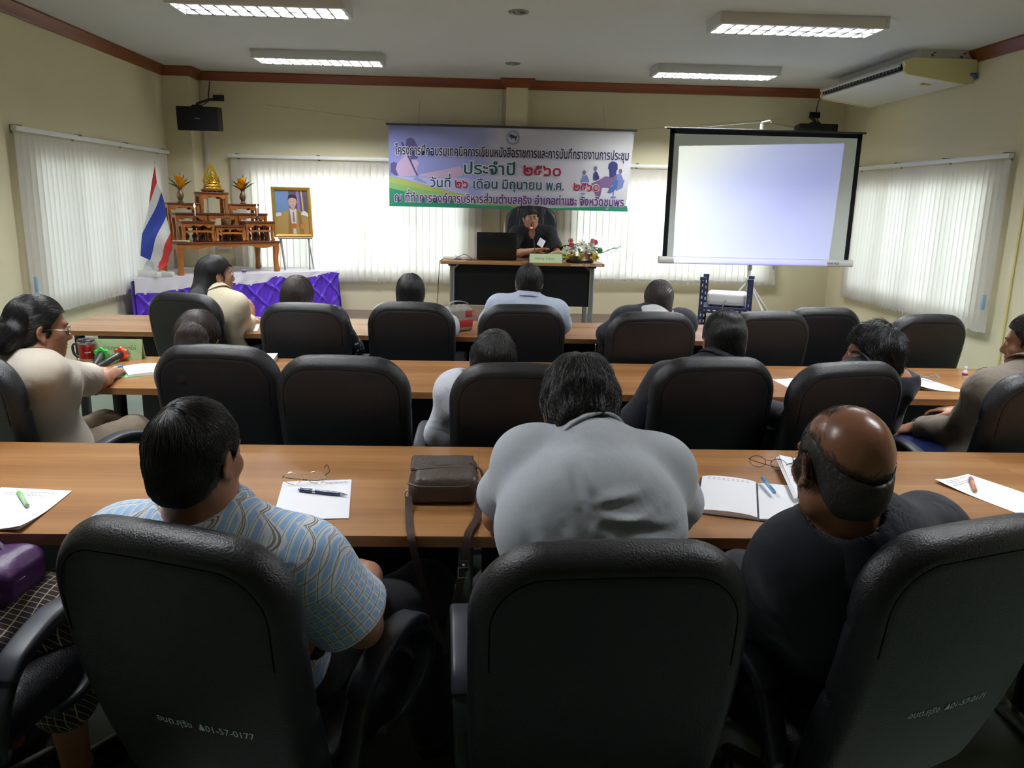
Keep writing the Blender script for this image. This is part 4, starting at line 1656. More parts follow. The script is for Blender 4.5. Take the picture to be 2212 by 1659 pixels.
for xx, yy, sx_, sy_ in ((-0.21, -0.19, 1, 1), (0.21, -0.19, -1, 1), (-0.21, 0.19, 1, -1), (0.21, 0.19, -1, -1)):
    angle_post(xx, yy, 0.0, 1.0, sx_, sy_).build('post', M_ANG, t, smooth=False)
for zz in (0.755, 0.30):
    b = MB()
    b.span((-0.205, -0.185, zz), (0.205, 0.185, zz + 0.003))
    for yy in (-0.188, 0.185):
        b.span((-0.205, yy, zz - 0.045), (0.205, yy + 0.003, zz - 0.028))
        b.span((-0.205, yy, zz - 0.018), (0.205, yy + 0.003, zz))
        for i in range(9):
            xx = -0.205 + i * 0.0456
            b.span((xx, yy, zz - 0.028), (min(xx + 0.022, 0.205), yy + 0.003, zz - 0.018))
    b.build('shelf', M_ANG, t, smooth=False)
b = MB()
for xx in (0.19, -0.19):
    for zz in (0.745, 0.715):
        b.cyl((xx, -0.196, zz), (xx, -0.188, zz), 0.008, 8)
b.build('bolt', M_CHROME, t)

t = thing('projector', 'white projector on the angle-iron cart', 'projector', (2.09, CY + 0.11, 0.758), R2(-20))
s = Solid()
s.box((0, 0, 0.072), (0.162, 0.115, 0.050), 0.028)
s.box((0, 0, 0.045), (0.155, 0.108, 0.032), 0.012, k=0.004)
s.build('casing', mat('projector_white', srgb(232, 232, 230), 0.35, 0.5), t, h=0.005)
b = MB()
b.box((-0.03, -0.1105, 0.062), (0.19, 0.005, 0.034), 0.002)
b.build('port_panel', mat('port_panel_grey', srgb(196, 198, 196), 0.5), t)
b = MB()
for i, (xx, zz, w_) in enumerate(((-0.105, 0.070, 0.016), (-0.082, 0.070, 0.010), (-0.050, 0.070, 0.008), (-0.028, 0.068, 0.020), (-0.05, 0.054, 0.008), (-0.034, 0.054, 0.008), (-0.008, 0.056, 0.022), (0.018, 0.070, 0.014), (0.045, 0.066, 0.012))):
    b.box((xx, -0.1135, zz), (w_, 0.002, 0.007))
b.build('port', M_BLACK, t, smooth=False)
b = MB()
b.cyl((0.075, 0.10, 0.062), (0.075, 0.128, 0.064), 0.030, 20)
b.build('lens', mat('lens_dark', srgb(20, 20, 30), 0.1, 0.6), t)
b = MB()
for xx, yy in ((-0.12, -0.08), (0.12, -0.08), (0, 0.08)):
    b.cyl((xx, yy, 0.0), (xx, yy, 0.016), 0.012, 10)
b.build('foot', M_BLACK, t)
b = MB()
b.tube(bez([(0.0, -0.113, 0.056), (-0.01, -0.15, 0.045), (-0.03, -0.20, -0.04), (-0.06, -0.22, -0.20), (-0.07, -0.215, -0.44), (-0.10, -0.20, -0.70)]), 0.004, 6)
b.build('cable', mat('cable_grey', srgb(70, 74, 80), 0.5), t)
# the lamp of the projector: throws a white-to-blue slide onto whatever stands in its way
LP = Vector((2.21, CY + 0.25, 0.824))
d = bpy.data.lights.new('projector_beam', 'POINT')
d.energy = 1.0
d.shadow_soft_size = 0.004
d.use_nodes = True
nt = d.node_tree
em = nt.nodes['Emission']
geo = nt.nodes.new('ShaderNodeNewGeometry')
sp = nt.nodes.new('ShaderNodeSeparateXYZ')
nt.links.new(geo.outputs['Incoming'], sp.inputs[0])


def M2(op, a, b_):
    n = nt.nodes.new('ShaderNodeMath')
    n.operation = op
    for i, v in enumerate((a, b_)):
        if isinstance(v, (int, float)):
            n.inputs[i].default_value = v
        else:
            nt.links.new(v, n.inputs[i])
    return n.outputs[0]


ux = M2('DIVIDE', sp.outputs['X'], sp.outputs['Y'])
uz = M2('DIVIDE', sp.outputs['Z'], sp.outputs['Y'])
dist = SY - LP.y
X = M2('ADD', M2('MULTIPLY', ux, dist), LP.x)        # where the ray meets the screen plane
Z = M2('ADD', M2('MULTIPLY', uz, dist), LP.z)
fz = M2('SUBTRACT', Z, 1.0)
lft = M2('SUBTRACT', 2.105, M2('MULTIPLY', fz, 0.012))
rgt = M2('ADD', 3.845, M2('MULTIPLY', fz, 0.028))
inside = M2('MULTIPLY', M2('MULTIPLY', M2('GREATER_THAN', X, lft), M2('LESS_THAN', X, rgt)), M2('MULTIPLY', M2('GREATER_THAN', Z, 0.955), M2('LESS_THAN', Z, M2('ADD', 2.205, M2('MULTIPLY', M2('SUBTRACT', X, 2.1), 0.04)))))
inside = M2('MULTIPLY', inside, M2('GREATER_THAN', M2('ABSOLUTE', sp.outputs['Y'], 0), 0.3))
gx = M2('DIVIDE', M2('SUBTRACT', X, 2.1), 1.75)
gz = M2('DIVIDE', M2('SUBTRACT', 2.2, Z), 1.2)
g = M2('ADD', M2('MULTIPLY', gx, 0.85), M2('MULTIPLY', gz, 0.55))
rp = nt.nodes.new('ShaderNodeValToRGB')
rp.color_ramp.elements[0].position = 0.12
rp.color_ramp.elements[0].color = (1.0, 1.0, 0.95, 1)
rp.color_ramp.elements[1].position = 0.85
rp.color_ramp.elements[1].color = (0.34, 0.36, 1.0, 1)
e = rp.color_ramp.elements.new(0.5)
e.color = (0.52, 0.56, 1.0, 1)
nt.links.new(g, rp.inputs['Fac'])
nt.links.new(rp.outputs['Color'], em.inputs['Color'])
PROJ_GAIN = 2.3
nt.links.new(M2('MULTIPLY', inside, 90.0 * PROJ_GAIN), em.inputs['Strength'])
lo = bpy.data.objects.new('projector_beam', d)
lo.location = LP
COL.objects.link(lo)
# line of tiny bright writing at the foot of the slide
b = MB()
rnd = random.Random(4)
xx = 2.13
while xx < 2.62:
    w_ = rnd.choice((0.010, 0.012, 0.016))
    b.span((xx, SY - 0.0025, 1.083), (xx + w_, SY - 0.0015, 1.083 + rnd.choice((0.014, 0.014, 0.02))))
    xx += w_ + rnd.choice((0.004, 0.004, 0.012))
SCR_T = b.build('slide_caption', mat('caption_white', (0.9, 0.9, 0.95, 1), 0.7), None, smooth=False)
for v in SCR_T.data.vertices:
    v.co = (v.co.x - scx, v.co.y - SY, v.co.z - DAIS_Z)
SCR_T.parent = [o for o in bpy.data.objects if o.name == 'projector_screen'][0]

# ------------------------------------------------------------------ speaker's platform and desk
b = MB()
b.span((-0.48, 8.52, DAIS_Z), (1.005, 10.03, DAIS_Z + 0.10), 0.004)
tag(b.build('podium_platform', wood('platform_wood', srgb(112, 92, 76), srgb(146, 122, 102), 0.4, 'X', 0.6), angle=30), 'low wooden platform under the speaker and his chair', 'platform')
t = thing('speaker_desk', 'wooden desk with black front panel where the speaker sits', 'desk', (0.43, 8.42, DAIS_Z))
DW, DD, DH = 1.71, 0.72, 0.77
b = MB()
b.box((0, DD / 2 - 0.06, DH - 0.015), (DW, DD, 0.030), 0.003)
b.build('desktop', M_TABLE, t, angle=30)
b = MB()
P_ = [(-0.72, DH - 0.10), (-0.66, DH - 0.032), (0.66, DH - 0.032), (0.72, DH - 0.10), (0.72, 0.31), (-0.72, 0.31)]
b.prism(P_, 'XZ', 0.02, 0.038)
b.build('front_panel', mat('black_panel', srgb(16, 16, 18), 0.35, 0.4), t, smooth=False)
for s_ in (-1, 1):
    b = MB()
    b.sweep(rrect(0.05, 0.05, 0.012, 3), [(s_ * 0.735, 0.01, 0.03), (s_ * 0.735, 0.01, DH - 0.045)], (1, 0, 0))
    b.sweep(rrect(0.05, 0.05, 0.012, 3), [(s_ * 0.735, 0.50, 0.03), (s_ * 0.735, 0.50, DH - 0.045)], (1, 0, 0))
    b.span((s_ * 0.735 - 0.028, -0.04, 0.0), (s_ * 0.735 + 0.028, 0.58, 0.035), 0.006)
    b.build('leg', mat('brushed_steel', srgb(176, 178, 180), 0.28, 0.5, 0.8), t, angle=30)
    b = MB()
    b.span((s_ * 0.735 - 0.04, -0.03, DH - 0.05), (s_ * 0.735 + 0.04, 0.55, DH - 0.030), 0.004)
    b.build('leg_bracket', M_BLKMET, t, angle=30)
    b = MB()
    b.prism([(s_ * 0.655, DH - 0.031), (s_ * 0.715, DH - 0.031), (s_ * 0.715, DH - 0.095)], 'XZ', 0.012, 0.019)
    b.build('corner_plate', mat('brushed_steel', (0.4, 0.4, 0.4)), t, smooth=False)
me = lettering('\u0e2d\u0e1a\u0e15.\u0e04\u0e38\u0e23\u0e34\u0e07   400-53-0090', 0.33, 0.026, offset=0.006)
me.transform(T(0.50, -0.0615, DH - 0.024, rx=PI / 2))
link_mesh('lettering', me, M_PAINT, t)

# laptop seen from behind
DZ = DAIS_Z + DH
t = thing('laptop', 'open black laptop with its lid towards the audience', 'laptop', (0.16, 8.60, DZ), R2(-1))
b = MB()
b.box((0, 0.13, 0.012), (0.42, 0.27, 0.022), 0.005)
b.build('base', M_BLKMET, t)
b = MB()
Ml = T(0, -0.01, 0.016, rx=R2(9))
b.box((0, 0, 0.142), (0.425, 0.012, 0.285), 0.005, M=Ml)
b.build('lid', mat('laptop_lid', srgb(18, 18, 20), 0.3, 0.45), t)
b = MB()
b.box((0, 0.0072, 0.147), (0.39, 0.001, 0.24), M=Ml)
b.build('display', emis('laptop_glow', (0.55, 0.62, 0.8), 0.5), t, smooth=False)
# mouse, cables
t = thing('computer_mouse', 'small silver and blue mouse on the speaker desk left of the laptop', 'mouse', (-0.255, 8.70, DZ), R2(40))
s = Solid()
s.ell((0, 0, 0.008), (0.030, 0.052, 0.026), op='u')
s.plane((0, 0, 0.001), (0, 0, -1), 0.003)
s.build('shell', mat('mouse_silver', srgb(176, 180, 196), 0.3, 0.5), t, h=0.004)
b = MB()
b.box((0, 0.03, 0.030), (0.008, 0.018, 0.008), 0.003)
b.build('wheel', mat('mouse_blue', srgb(34, 40, 92), 0.4), t)
cab = [[(-0.40, 8.62, DZ + 0.006), (-0.33, 8.56, DZ + 0.006), (-0.22, 8.52, DZ + 0.007), (-0.12, 8.60, DZ + 0.008), (-0.04, 8.58, DZ + 0.010)],
       [(-0.27, 8.65, DZ + 0.010), (-0.18, 8.56, DZ + 0.06), (-0.10, 8.50, DZ + 0.012), (-0.16, 8.46, DZ + 0.006), (-0.05, 8.47, DZ + 0.008)],
       [(0.30, 8.52, DZ + 0.006), (0.40, 8.42, DZ + 0.012), (0.43, 8.352, DZ + 0.01), (0.42, 8.345, DZ - 0.06), (0.45, 8.348, DZ - 0.16), (0.47, 8.40, DZ - 0.25)],
       [(0.40, 8.56, DZ + 0.006), (0.50, 8.45, DZ + 0.02), (0.49, 8.35, DZ + 0.012), (0.455, 8.343, DZ - 0.05), (0.46, 8.346, DZ - 0.13), (0.40, 8.40, DZ - 0.25)]]
for pts, lb in zip(cab, ('dark cable lying on the left end of the speaker desk', 'thin mouse cable looping left of the laptop', 'dark cable hanging over the desk front beside the name card', 'second dark cable hanging over the desk front by the microphone')):
    c = MB()
    c.tube(bez(pts, 6), 0.0032, 6)
    tag(c.build('cable', mat('cable_dark', srgb(38, 38, 44), 0.5)), lb, 'cable')
c = MB()
c.tube(bez([(-0.41, 8.50, DZ + 0.006), (-0.437, 8.46, DZ - 0.02), (-0.445, 8.45, 0.80), (-0.46, 8.46, 0.55), (-0.48, 8.44, 0.35), (-0.49, 8.42, 0.205)], 6), 0.0035, 6)
tag(c.build('cable', mat('cable_dark', srgb(38, 38, 44), 0.5)), 'dark cable hanging down the left side of the speaker desk', 'cable')

# microphone
t = thing('gooseneck_microphone', 'gooseneck microphone with glowing red ring in front of the speaker', 'microphone', (0.575, 8.72, DZ))
b = MB()
b.box((0, 0.0, 0.018), (0.12, 0.14, 0.036), 0.010)
b.build('base', mat('mic_base', srgb(60, 64, 70), 0.4, 0.5), t)
b = MB()
neck = bez([(0.0, 0.03, 0.035), (0.0, 0.035, 0.12), (-0.012, 0.035, 0.22), (-0.032, 0.03, 0.32), (-0.040, 0.035, 0.345)], 6)
b.tube(neck, 0.0045, 8)
b.build('neck', mat('mic_neck', srgb(78, 80, 84), 0.35, 0.5, 0.6), t)
b = MB()
b.lathe([(0.010, 0), (0.0125, 0.002), (0.0125, 0.014), (0.010, 0.016)], 16, M=T(-0.040, 0.036, 0.338, rx=R2(-8)))
b.build('light_ring', emis('red_glow', (1.0, 0.08, 0.05), 3.0), t)
b = MB()
b.lathe([(0.0105, 0), (0.0115, 0.01), (0.0115, 0.03), (0.006, 0.038), (0, 0.039)], 14, M=T(-0.040, 0.036, 0.352, rx=R2(-8)))
b.build('capsule', M_BLKMET, t)
# name card
t = thing('name_card', 'pale green folded name card on the speaker desk edge', 'name card', (0.672, 8.41, DZ))
b = MB()
b.prism([(-0.035, 0.0), (-0.033, 0.0), (0.001, 0.086), (0.033, 0.0), (0.035, 0.0), (0.001, 0.090)], 'YZ', -0.170, 0.170)
b.build('card', mat('pale_green_card', srgb(206, 224, 178), 0.7, 0.2), t, smooth=False)
me = lettering('\u0e1e\u0e07\u0e29\u0e4c\u0e0a\u0e32\u0e0d  \u0e1e\u0e31\u0e19\u0e18\u0e38\u0e4c\u0e17\u0e2d\u0e07', 0.205, 0.034)
me.transform(T(-0.115, -0.0215, 0.034, rx=PI / 2 - 0.38))
link_mesh('lettering', me, mat('green_ink', srgb(96, 110, 92), 0.6), t)

# flower arrangement
fl = thing('flower_arrangement', 'arrangement of pink, white and yellow silk flowers on the speaker desk', 'flowers', (1.04, 8.50, DZ))
rnd = random.Random(12)
b = MB()
b.lathe([(0, 0), (0.11, 0), (0.13, 0.03), (0.12, 0.05), (0, 0.05)], 24, fx=1.25)
b.build('bowl', mat('dark_bowl', srgb(40, 30, 26), 0.3, 0.5), fl)


def petal_flower(mb, c, n, L_, W_, tilt, face, rings=1, curl=0.3):
    """n petals around centre c; `face` = direction the flower looks."""
    f = Vector(face).normalized()
    up = Vector((0, 0, 1)) if abs(f.z) < 0.95 else Vector((0, 1, 0))
    e1 = f.cross(up).normalized()
    e2 = e1.cross(f)
    for rg in range(rings):
        for i in range(n):
            a = 2 * PI * (i + 0.5 * rg) / n
            d_ = e1 * math.cos(a) + e2 * math.sin(a)
            w_ = f.cross(d_)
            LL, tl = L_ * (1 - 0.28 * rg), tilt + 0.45 * rg
            def P_f(u, v):
                s_ = math.sin(PI * min(1, u * 0.92 + 0.06)) ** 0.7
                base = Vector(c) + d_ * (LL * u * math.cos(tl) ) + f * (LL * u * math.sin(tl) - curl * LL * u * u * 0.5)
                return base + w_ * (W_ * (v - 0.5) * s_) + f * (abs(v - 0.5) ** 2 * W_ * 0.6)
            mb.grid(P_f, 5, 3, thick=0.0016)


def leafy(mb, c, d_, L_, W_, droop=0.3):
    d_ = Vector(d_).normalized()
    sd = d_.cross(Vector((0, 0, 1)))
    sd = sd.normalized() if sd.length > 1e-3 else Vector((1, 0, 0))

    def P_f(u, v):
        s_ = math.sin(PI * min(1, 0.05 + u * 0.95)) ** 0.8
        return Vector(c) + d_ * (L_ * u) + Vector((0, 0, -droop * L_ * u * u)) + sd * (W_ * (v - 0.5) * s_) + Vector((0, 0, 1)) * (abs(v - 0.5) * W_ * 0.4)
    mb.grid(P_f, 6, 2, thick=0.0012)


def fmat(n, c):
    return mat(n, c, 0.6, 0.3, noise=0.12, nscale=30)


F = lambda x, z, y=-0.06: Vector((x, y, z))
for x_, z_, col, kind in ((-0.11, 0.225, 'pink', 'rose'), (-0.10, 0.185, 'rose', 'rose'), (0.115, 0.225, 'pink', 'rose'), (0.145, 0.215, 'rose', 'rose'),
                          (0.01, 0.195, 'white', 'star'), (-0.075, 0.155, 'white', 'star'), (0.055, 0.155, 'white', 'star'), (-0.15, 0.13, 'white', 'star'), (0.10, 0.18, 'white', 'star'),
                          (-0.085, 0.055, 'orange', 'lily'), (0.0, 0.065, 'yellow', 'lily'), (0.145, 0.065, 'yellow', 'lily'), (0.075, 0.085, 'rose', 'lily'), (-0.135, 0.075, 'yellow', 'lily'), (0.115, 0.11, 'white', 'star')):
    b = MB()
    cc = F(x_, z_, -0.05 - rnd.uniform(0, 0.03))
    face = (x_ * 2.2, -1.0, (z_ - 0.13) * 4)
    if kind == 'rose':
        petal_flower(b, cc, 6, 0.034, 0.036, 0.5, face, 3, 0.1)
    elif kind == 'star':
        petal_flower(b, cc, 8, 0.052, 0.022, 0.15, face, 1, 0.3)
    else:
        petal_flower(b, cc, 6, 0.060, 0.030, 0.35, face, 1, 0.7)
    o = b.build('flower', fmat('petal_' + col, {'pink': srgb(236, 160, 166), 'rose': srgb(216, 110, 122), 'white': srgb(240, 240, 232), 'orange': srgb(232, 140, 70), 'yellow': srgb(234, 206, 80)}[col]), fl)
    if kind == 'star':
        b = MB()
        b.ball(cc + Vector(face).normalized() * 0.006, 0.010, 10)
        b.build('flower_centre', fmat('pollen', srgb(176, 160, 50)), o)
b = MB()
for i in range(46):
    a = rnd.uniform(0, 2 * PI)
    zz = rnd.uniform(0.03, 0.17)
    leafy(b, (0.10 * math.cos(a), 0.06 * math.sin(a), zz), (math.cos(a) * 1.3, math.sin(a) * 0.8 - 0.2, rnd.uniform(-0.2, 0.8)), rnd.uniform(0.06, 0.11), rnd.uniform(0.03, 0.05))
b.build('leaves', fmat('leaf_green', srgb(64, 112, 60)), fl)
b = MB()
for i in range(10):
    leafy(b, (-0.13 - 0.012 * i, -0.05, 0.07 + 0.004 * i), (-1, -0.3 + 0.1 * (i % 3), 0.5 - 0.16 * (i % 5)), 0.08, 0.028)
for i in range(7):
    leafy(b, (-0.12 - 0.008 * i, -0.05, 0.13 + 0.006 * i), (-1, -0.2, 0.7 - 0.2 * (i % 4)), 0.06, 0.032)
b.build('fern_leaves', fmat('leaf_lime', srgb(150, 180, 60)), fl)
b = MB()
b.ball((0.20, -0.06, 0.135), (0.030, 0.030, 0.032), 14)
b.build('green_bud', fmat('bud_green', srgb(80, 136, 84)), fl)
b = MB()
st_ = bez([(0.16, -0.04, 0.10), (0.25, -0.04, 0.12), (0.33, -0.04, 0.155), (0.40, -0.04, 0.165)], 5)
b.tube(st_, 0.004, 6)
for i in (6, 8, 10, 12, 14):
    leafy(b, st_[i], (0.8, -0.1, 0.7 if i % 4 else -0.6), 0.05, 0.014)
b.build('side_spray', fmat('spray_green', srgb(110, 150, 120)), fl)

# tall executive chair of the speaker
CHZ = DAIS_Z + 0.10
t = thing('executive_chair', 'tall black leather executive chair behind the speaker', 'chair', (0.585, 9.22, CHZ), R2(180))
M_EXE = mat('executive_leather', srgb(30, 33, 42), 0.4, 0.45, bump=0.12, bscale=90)
s = Solid()


def exe(P):
    x, y, z = P[:, 0], P[:, 1] + 0.36 - 0.06 * 0, P[:, 2]
    t_ = np.clip((z - 0.45) / 0.80, 0, 1)
    hw = 0.255 + 0.055 * np.sin(t_ * PI * 0.75)
    rc = 0.16
    top = 1.245 - 0.35 * x ** 2
    qx, qz = np.abs(x) - (hw - rc), np.abs(z - (0.45 + top) / 2) - ((top - 0.45) / 2 - rc)
    o = np.sqrt(np.maximum(qx, 0) ** 2 + np.maximum(qz, 0) ** 2) + np.minimum(np.maximum(qx, qz), 0) - rc
    yy = y + 0.16 * (z - 0.45) - 0.25 * x ** 2
    half = 0.06
    r_ = 0.05
    d_ = np.sqrt(np.maximum(o + r_, 0) ** 2 + np.maximum(np.abs(yy) - half + r_, 0) ** 2) + np.minimum(np.maximum(o + r_, np.abs(yy) - half + r_), 0) - r_
    fr = np.where(yy > 0, 1.0, 0)
    d_ = d_ + 0.018 * fr * (np.exp(-((np.abs(x) - 0.155 - 0.01 * np.sin(z * 9)) / 0.012) ** 2)) + 0.006 * fr * np.exp(-((z - 0.80) / 0.02) ** 2) + 0.0012 * fr * np.sin(z * 60 + 4 * x) * np.clip(np.abs(x) / 0.2, 0, 1)
    return d_ * 0.85


s.fn(exe, bound=((-0.33, -0.62, 0.44), (0.33, -0.2, 1.26)))
s.build('backrest', M_EXE, t, h=0.008)
s = Solid()
s.box((0, -0.02, 0.45), (0.27, 0.27, 0.075), 0.05)
s.build('seat', M_EXE, t, h=0.012)
for sx_ in (-1, 1):
    b = MB()
    x = sx_ * 0.31
    b.sweep(rrect(0.06, 0.035, 0.012, 3), bez([(x * 0.85, -0.2, 0.42), (x, -0.24, 0.55), (x, -0.16, 0.66), (x, 0.06, 0.68), (x, 0.17, 0.62), (x, 0.15, 0.5), (x * 0.85, 0.05, 0.41)], 5), (1, 0, 0))
    b.build('armrest', M_ARM, t)
b = MB()
b.lathe([(0, 0.06), (0.04, 0.06), (0.03, 0.12), (0.03, 0.38), (0, 0.38)], 14)
for i in range(5):
    a = 2 * PI * i / 5
    b.sweep(rrect(0.05, 0.04, 0.01, 2), [(0.02 * math.cos(a), 0.02 * math.sin(a), 0.10), (0.30 * math.cos(a), 0.30 * math.sin(a), 0.06)], (-math.sin(a), math.cos(a), 0))
    b.ball((0.29 * math.cos(a), 0.29 * math.sin(a), 0.03), 0.03, 10)
b.build('star_base', M_ARM, t)

# small blue box seen on the dais
b = MB()
b.span((-0.60, 8.62, DAIS_Z), (-0.53, 8.70, DAIS_Z + 0.13), 0.006)
o = b.build('box', mat('blue_box', srgb(70, 128, 190), 0.5), angle=30)
tag(o, 'small blue box on the dais left of the speaker desk', 'box')
b = MB()
b.span((-0.601, 8.619, DAIS_Z + 0.085), (-0.529, 8.701, DAIS_Z + 0.131), 0.006)
b.build('lid', mat('white_lid', srgb(220, 226, 230), 0.5), o)
# ================================================================== altar in the left corner
AZ = 0.73
A0 = Vector((-3.55, 8.33))
ang = R2(38)
E1 = Vector((math.cos(ang), math.sin(ang)))
EN = Vector((math.sin(ang), -math.cos(ang)))       # towards the audience
AL = 2.30
st_t = thing('altar_stage', 'low corner stage with white cloth and gathered purple skirt', 'stage', (A0.x, A0.y, DAIS_Z))
M_WCLOTH = mat('white_satin', srgb(226, 222, 232), 0.5, 0.4, noise=0.03, nscale=6, bump=0.15, bscale=14, sheen=0.2)
M_PURPLE = mat('purple_satin', srgb(92, 40, 206), 0.38, 0.5, noise=0.15, nscale=12, bump=0.2, bscale=30, sheen=0.4)
top = [A0, A0 + E1 * AL, Vector((-1.80, 10.06)), Vector((-3.36, 10.06)), Vector((-3.36, 9.82)), Vector((-3.58, 9.82)), Vector((-3.58, 8.36))]
b = MB()
b.prism([(p.x - A0.x, p.y - A0.y) for p in top], 'XY', AZ - DAIS_Z - 0.02, AZ - DAIS_Z)
b.build('top_cloth', M_WCLOTH, st_t, smooth=False)


def front(u, z, off):
    p = E1 * (u * AL) + EN * off
    return Vector((p.x, p.y, z - DAIS_Z))


PEAKS = [(-0.02, 0.59), (0.0, 0.585), (0.08, 0.575), (0.17, 0.60), (0.255, 0.62), (0.335, 0.695), (0.42, 0.65), (0.52, 0.618), (0.60, 0.635), (0.66, 0.70), (0.74, 0.655), (0.82, 0.665), (0.90, 0.69), (0.955, 0.72), (1.02, 0.70)]


def drop(u):
    for (u0, z0), (u1, z1) in zip(PEAKS[:-1], PEAKS[1:]):
        if u <= u1:
            t_ = (u - u0) / (u1 - u0)
            return z0 + (z1 - z0) * (t_ * t_ * (3 - 2 * t_))
    return PEAKS[-1][1]


# white overlay with shallow folds
b = MB()
b.grid(lambda u, v: front(u, AZ + (drop(u) - 0.015 - AZ) * v, 0.016 + 0.010 * v + 0.006 * math.sin(u * 90 + v * 5) * v), 120, 8)
b.build('white_drape', M_WCLOTH, st_t)


def skirt(u, v):
    zt = drop(u)
    z = zt + (DAIS_Z + 0.012 - zt) * v
    a, c = u * AL / 0.115, (zt - z) / 0.13
    r1, r2 = abs(math.sin(PI * (a + c) * 0.5)), abs(math.sin(PI * (a - c) * 0.5))     # honeycomb smocking
    di = 1.0 - math.exp(-(r1 / 0.22) ** 2) * 0.7 - math.exp(-(r2 / 0.22) ** 2) * 0.7 + 0.35 * math.sin(a * 9 + c * 2.2)
    smock = max(0.0, 1 - max(0, v - 0.55) / 0.3)
    fold = math.sin(u * AL * 38 + 2.0 * math.sin(v * 3 + u * 9))
    off = 0.030 + smock * 0.020 * (1.1 - di) + (1 - smock) * 0.016 * fold + 0.03 * v * v
    off += 0.05 * max(0, v - 0.9) * 10 * (0.5 + 0.5 * math.sin(u * 60))
    return front(u, z, off)


b = MB()
b.grid(skirt, 260, 60)
b.build('purple_skirt', M_PURPLE, st_t, angle=60)
# left and right returns of the skirt
b = MB()


def ret_l(u, v):
    zt = 0.70
    z = zt + (DAIS_Z + 0.01 - zt) * v
    p = EN * (0.03 + 0.06 * v * (1 - u)) + Vector((-0.05, 0.30)) * u
    return Vector((p.x - 0.02 - 0.02 * math.sin(u * 20 + v * 4) * v - 0.02 * (1 - u), p.y, z - DAIS_Z))


b.grid(ret_l, 30, 24)


def ret_r(u, v):
    zt = 0.70
    z = zt + (DAIS_Z + 0.01 - zt) * v
    p = E1 * (AL + 0.015 * math.sin(u * 22) * v + 0.03 * v) + EN * (0.03 + 0.03 * v) * (1 - u) + Vector((-0.08, 0.28)) * u
    return Vector((p.x, p.y, z - DAIS_Z))


b.grid(ret_r, 30, 24)
b.build('skirt_return', M_PURPLE, st_t, angle=60)
s = Solid()
rnd = random.Random(5)
for i in range(9):
    s.ell((-0.02 + rnd.uniform(-0.05, 0.07), -0.10 + rnd.uniform(-0.04, 0.03), 0.03 + rnd.uniform(0, 0.10)), (0.04, 0.03, 0.04), k=0.01)
s.disp = lambda P: 0.006 * wob(P, 90, 1)
s.build('gathered_hem', M_PURPLE, st_t, h=0.008)

# ------------------------------------------------------------------ altar tables
tha = R2(42)
F1 = Vector((math.cos(tha), math.sin(tha), 0))
F2 = Vector((-math.sin(tha), math.cos(tha), 0))
P0 = Vector((-3.22, 8.70, 0))
M_ROSE = wood('rosewood', srgb(150, 84, 36), srgb(190, 118, 56), 0.3, 'X', 0.8)
M_ROSED = wood('rosewood_dark', srgb(84, 40, 24), srgb(112, 60, 36), 0.3, 'X', 0.8)


def at(u, d, z):
    p = P0 + F1 * u + F2 * d
    return (p.x, p.y, z)


def altar_table(u0, u1, d0, d1, z0, z1, label, cat, name, group=None, rail=True, leg=0.05):
    """low table with cabriole legs and a scalloped apron; local x = width, y = depth."""
    w, dp, h = u1 - u0, d1 - d0, z1 - z0
    t = thing(name, label, cat, at((u0 + u1) / 2, (d0 + d1) / 2, z0), tha, group)
    b = MB()
    b.box((0, 0, h - 0.011), (w + 0.012, dp + 0.012, 0.022), 0.005)
    b.build('top', M_ROSED, t, angle=30)
    ap = min(0.055, h * 0.22)
    b = MB()

    def apron(L_, yy, plane):
        n = 24
        pts = [(-L_ / 2, h - 0.022), (L_ / 2, h - 0.022)]
        for i in range(n + 1):
            x = L_ / 2 - L_ * i / n
            k = abs(2 * x / L_)
            pts.append((x, h - 0.022 - ap * (0.55 + 0.35 * math.cos(k * PI * 3) * (0.4 + 0.6 * k) + 0.25 * k)))
        b.prism(pts, plane, yy - 0.009, yy + 0.009)
    apron(w - 0.03, -dp / 2 + 0.012, 'XZ')
    apron(w - 0.03, dp / 2 - 0.012, 'XZ')
    apron(dp - 0.03, -w / 2 + 0.012, 'YZ')
    apron(dp - 0.03, w / 2 - 0.012, 'YZ')
    b.build('apron', M_ROSE, t, angle=30)
    for sx_ in (-1, 1):
        for sy_ in (-1, 1):
            l = MB()
            x, y = sx_ * (w / 2 - leg * 0.5), sy_ * (dp / 2 - leg * 0.5)
            path = [(x, y, h - 0.022), (x, y, h * 0.72), (x - sx_ * 0.006, y - sy_ * 0.006, h * 0.45), (x - sx_ * 0.004, y - sy_ * 0.004, h * 0.2), (x + sx_ * 0.004, y + sy_ * 0.004, h * 0.08), (x - sx_ * 0.003, y - sy_ * 0.003, 0.0)]
            l.sweep(rrect(leg, leg, leg * 0.2, 2), path, (1, 0, 0), scales=[1.0, 0.95, 0.78, 0.78, 0.98, 0.85])
            l.build('leg', M_ROSE, t)
    if rail:
        r = MB()
        zr = h * 0.47
        n = 16
        L_ = w - leg
        up = [(-L_ / 2 + L_ * i / n, zr + 0.010 + 0.012 * (1 - (2 * i / n - 1) ** 4)) for i in range(n + 1)]
        dn = [(x, z - 0.022) for x, z in reversed(up)]
        r.prism(up + dn, 'XZ', -dp / 2 + 0.010, -dp / 2 + 0.024)
        r.build('stretcher', M_ROSE, t, angle=30)
        if h < 0.24:
            bl = MB()
            for i in range(3):
                x = -w * 0.24 + i * w * 0.24
                bl.lathe([(0, 0.0), (0.022, 0.004), (0.018, h * 0.12), (0.03, h * 0.28), (0.012, h * 0.42), (0.022, h * 0.55), (0.012, h * 0.66), (0.018, h * 0.8), (0, h * 0.82)], 12, (x, dp / 2 - 0.02, 0))
            bl.build('spindles', M_ROSED, t)
    return t


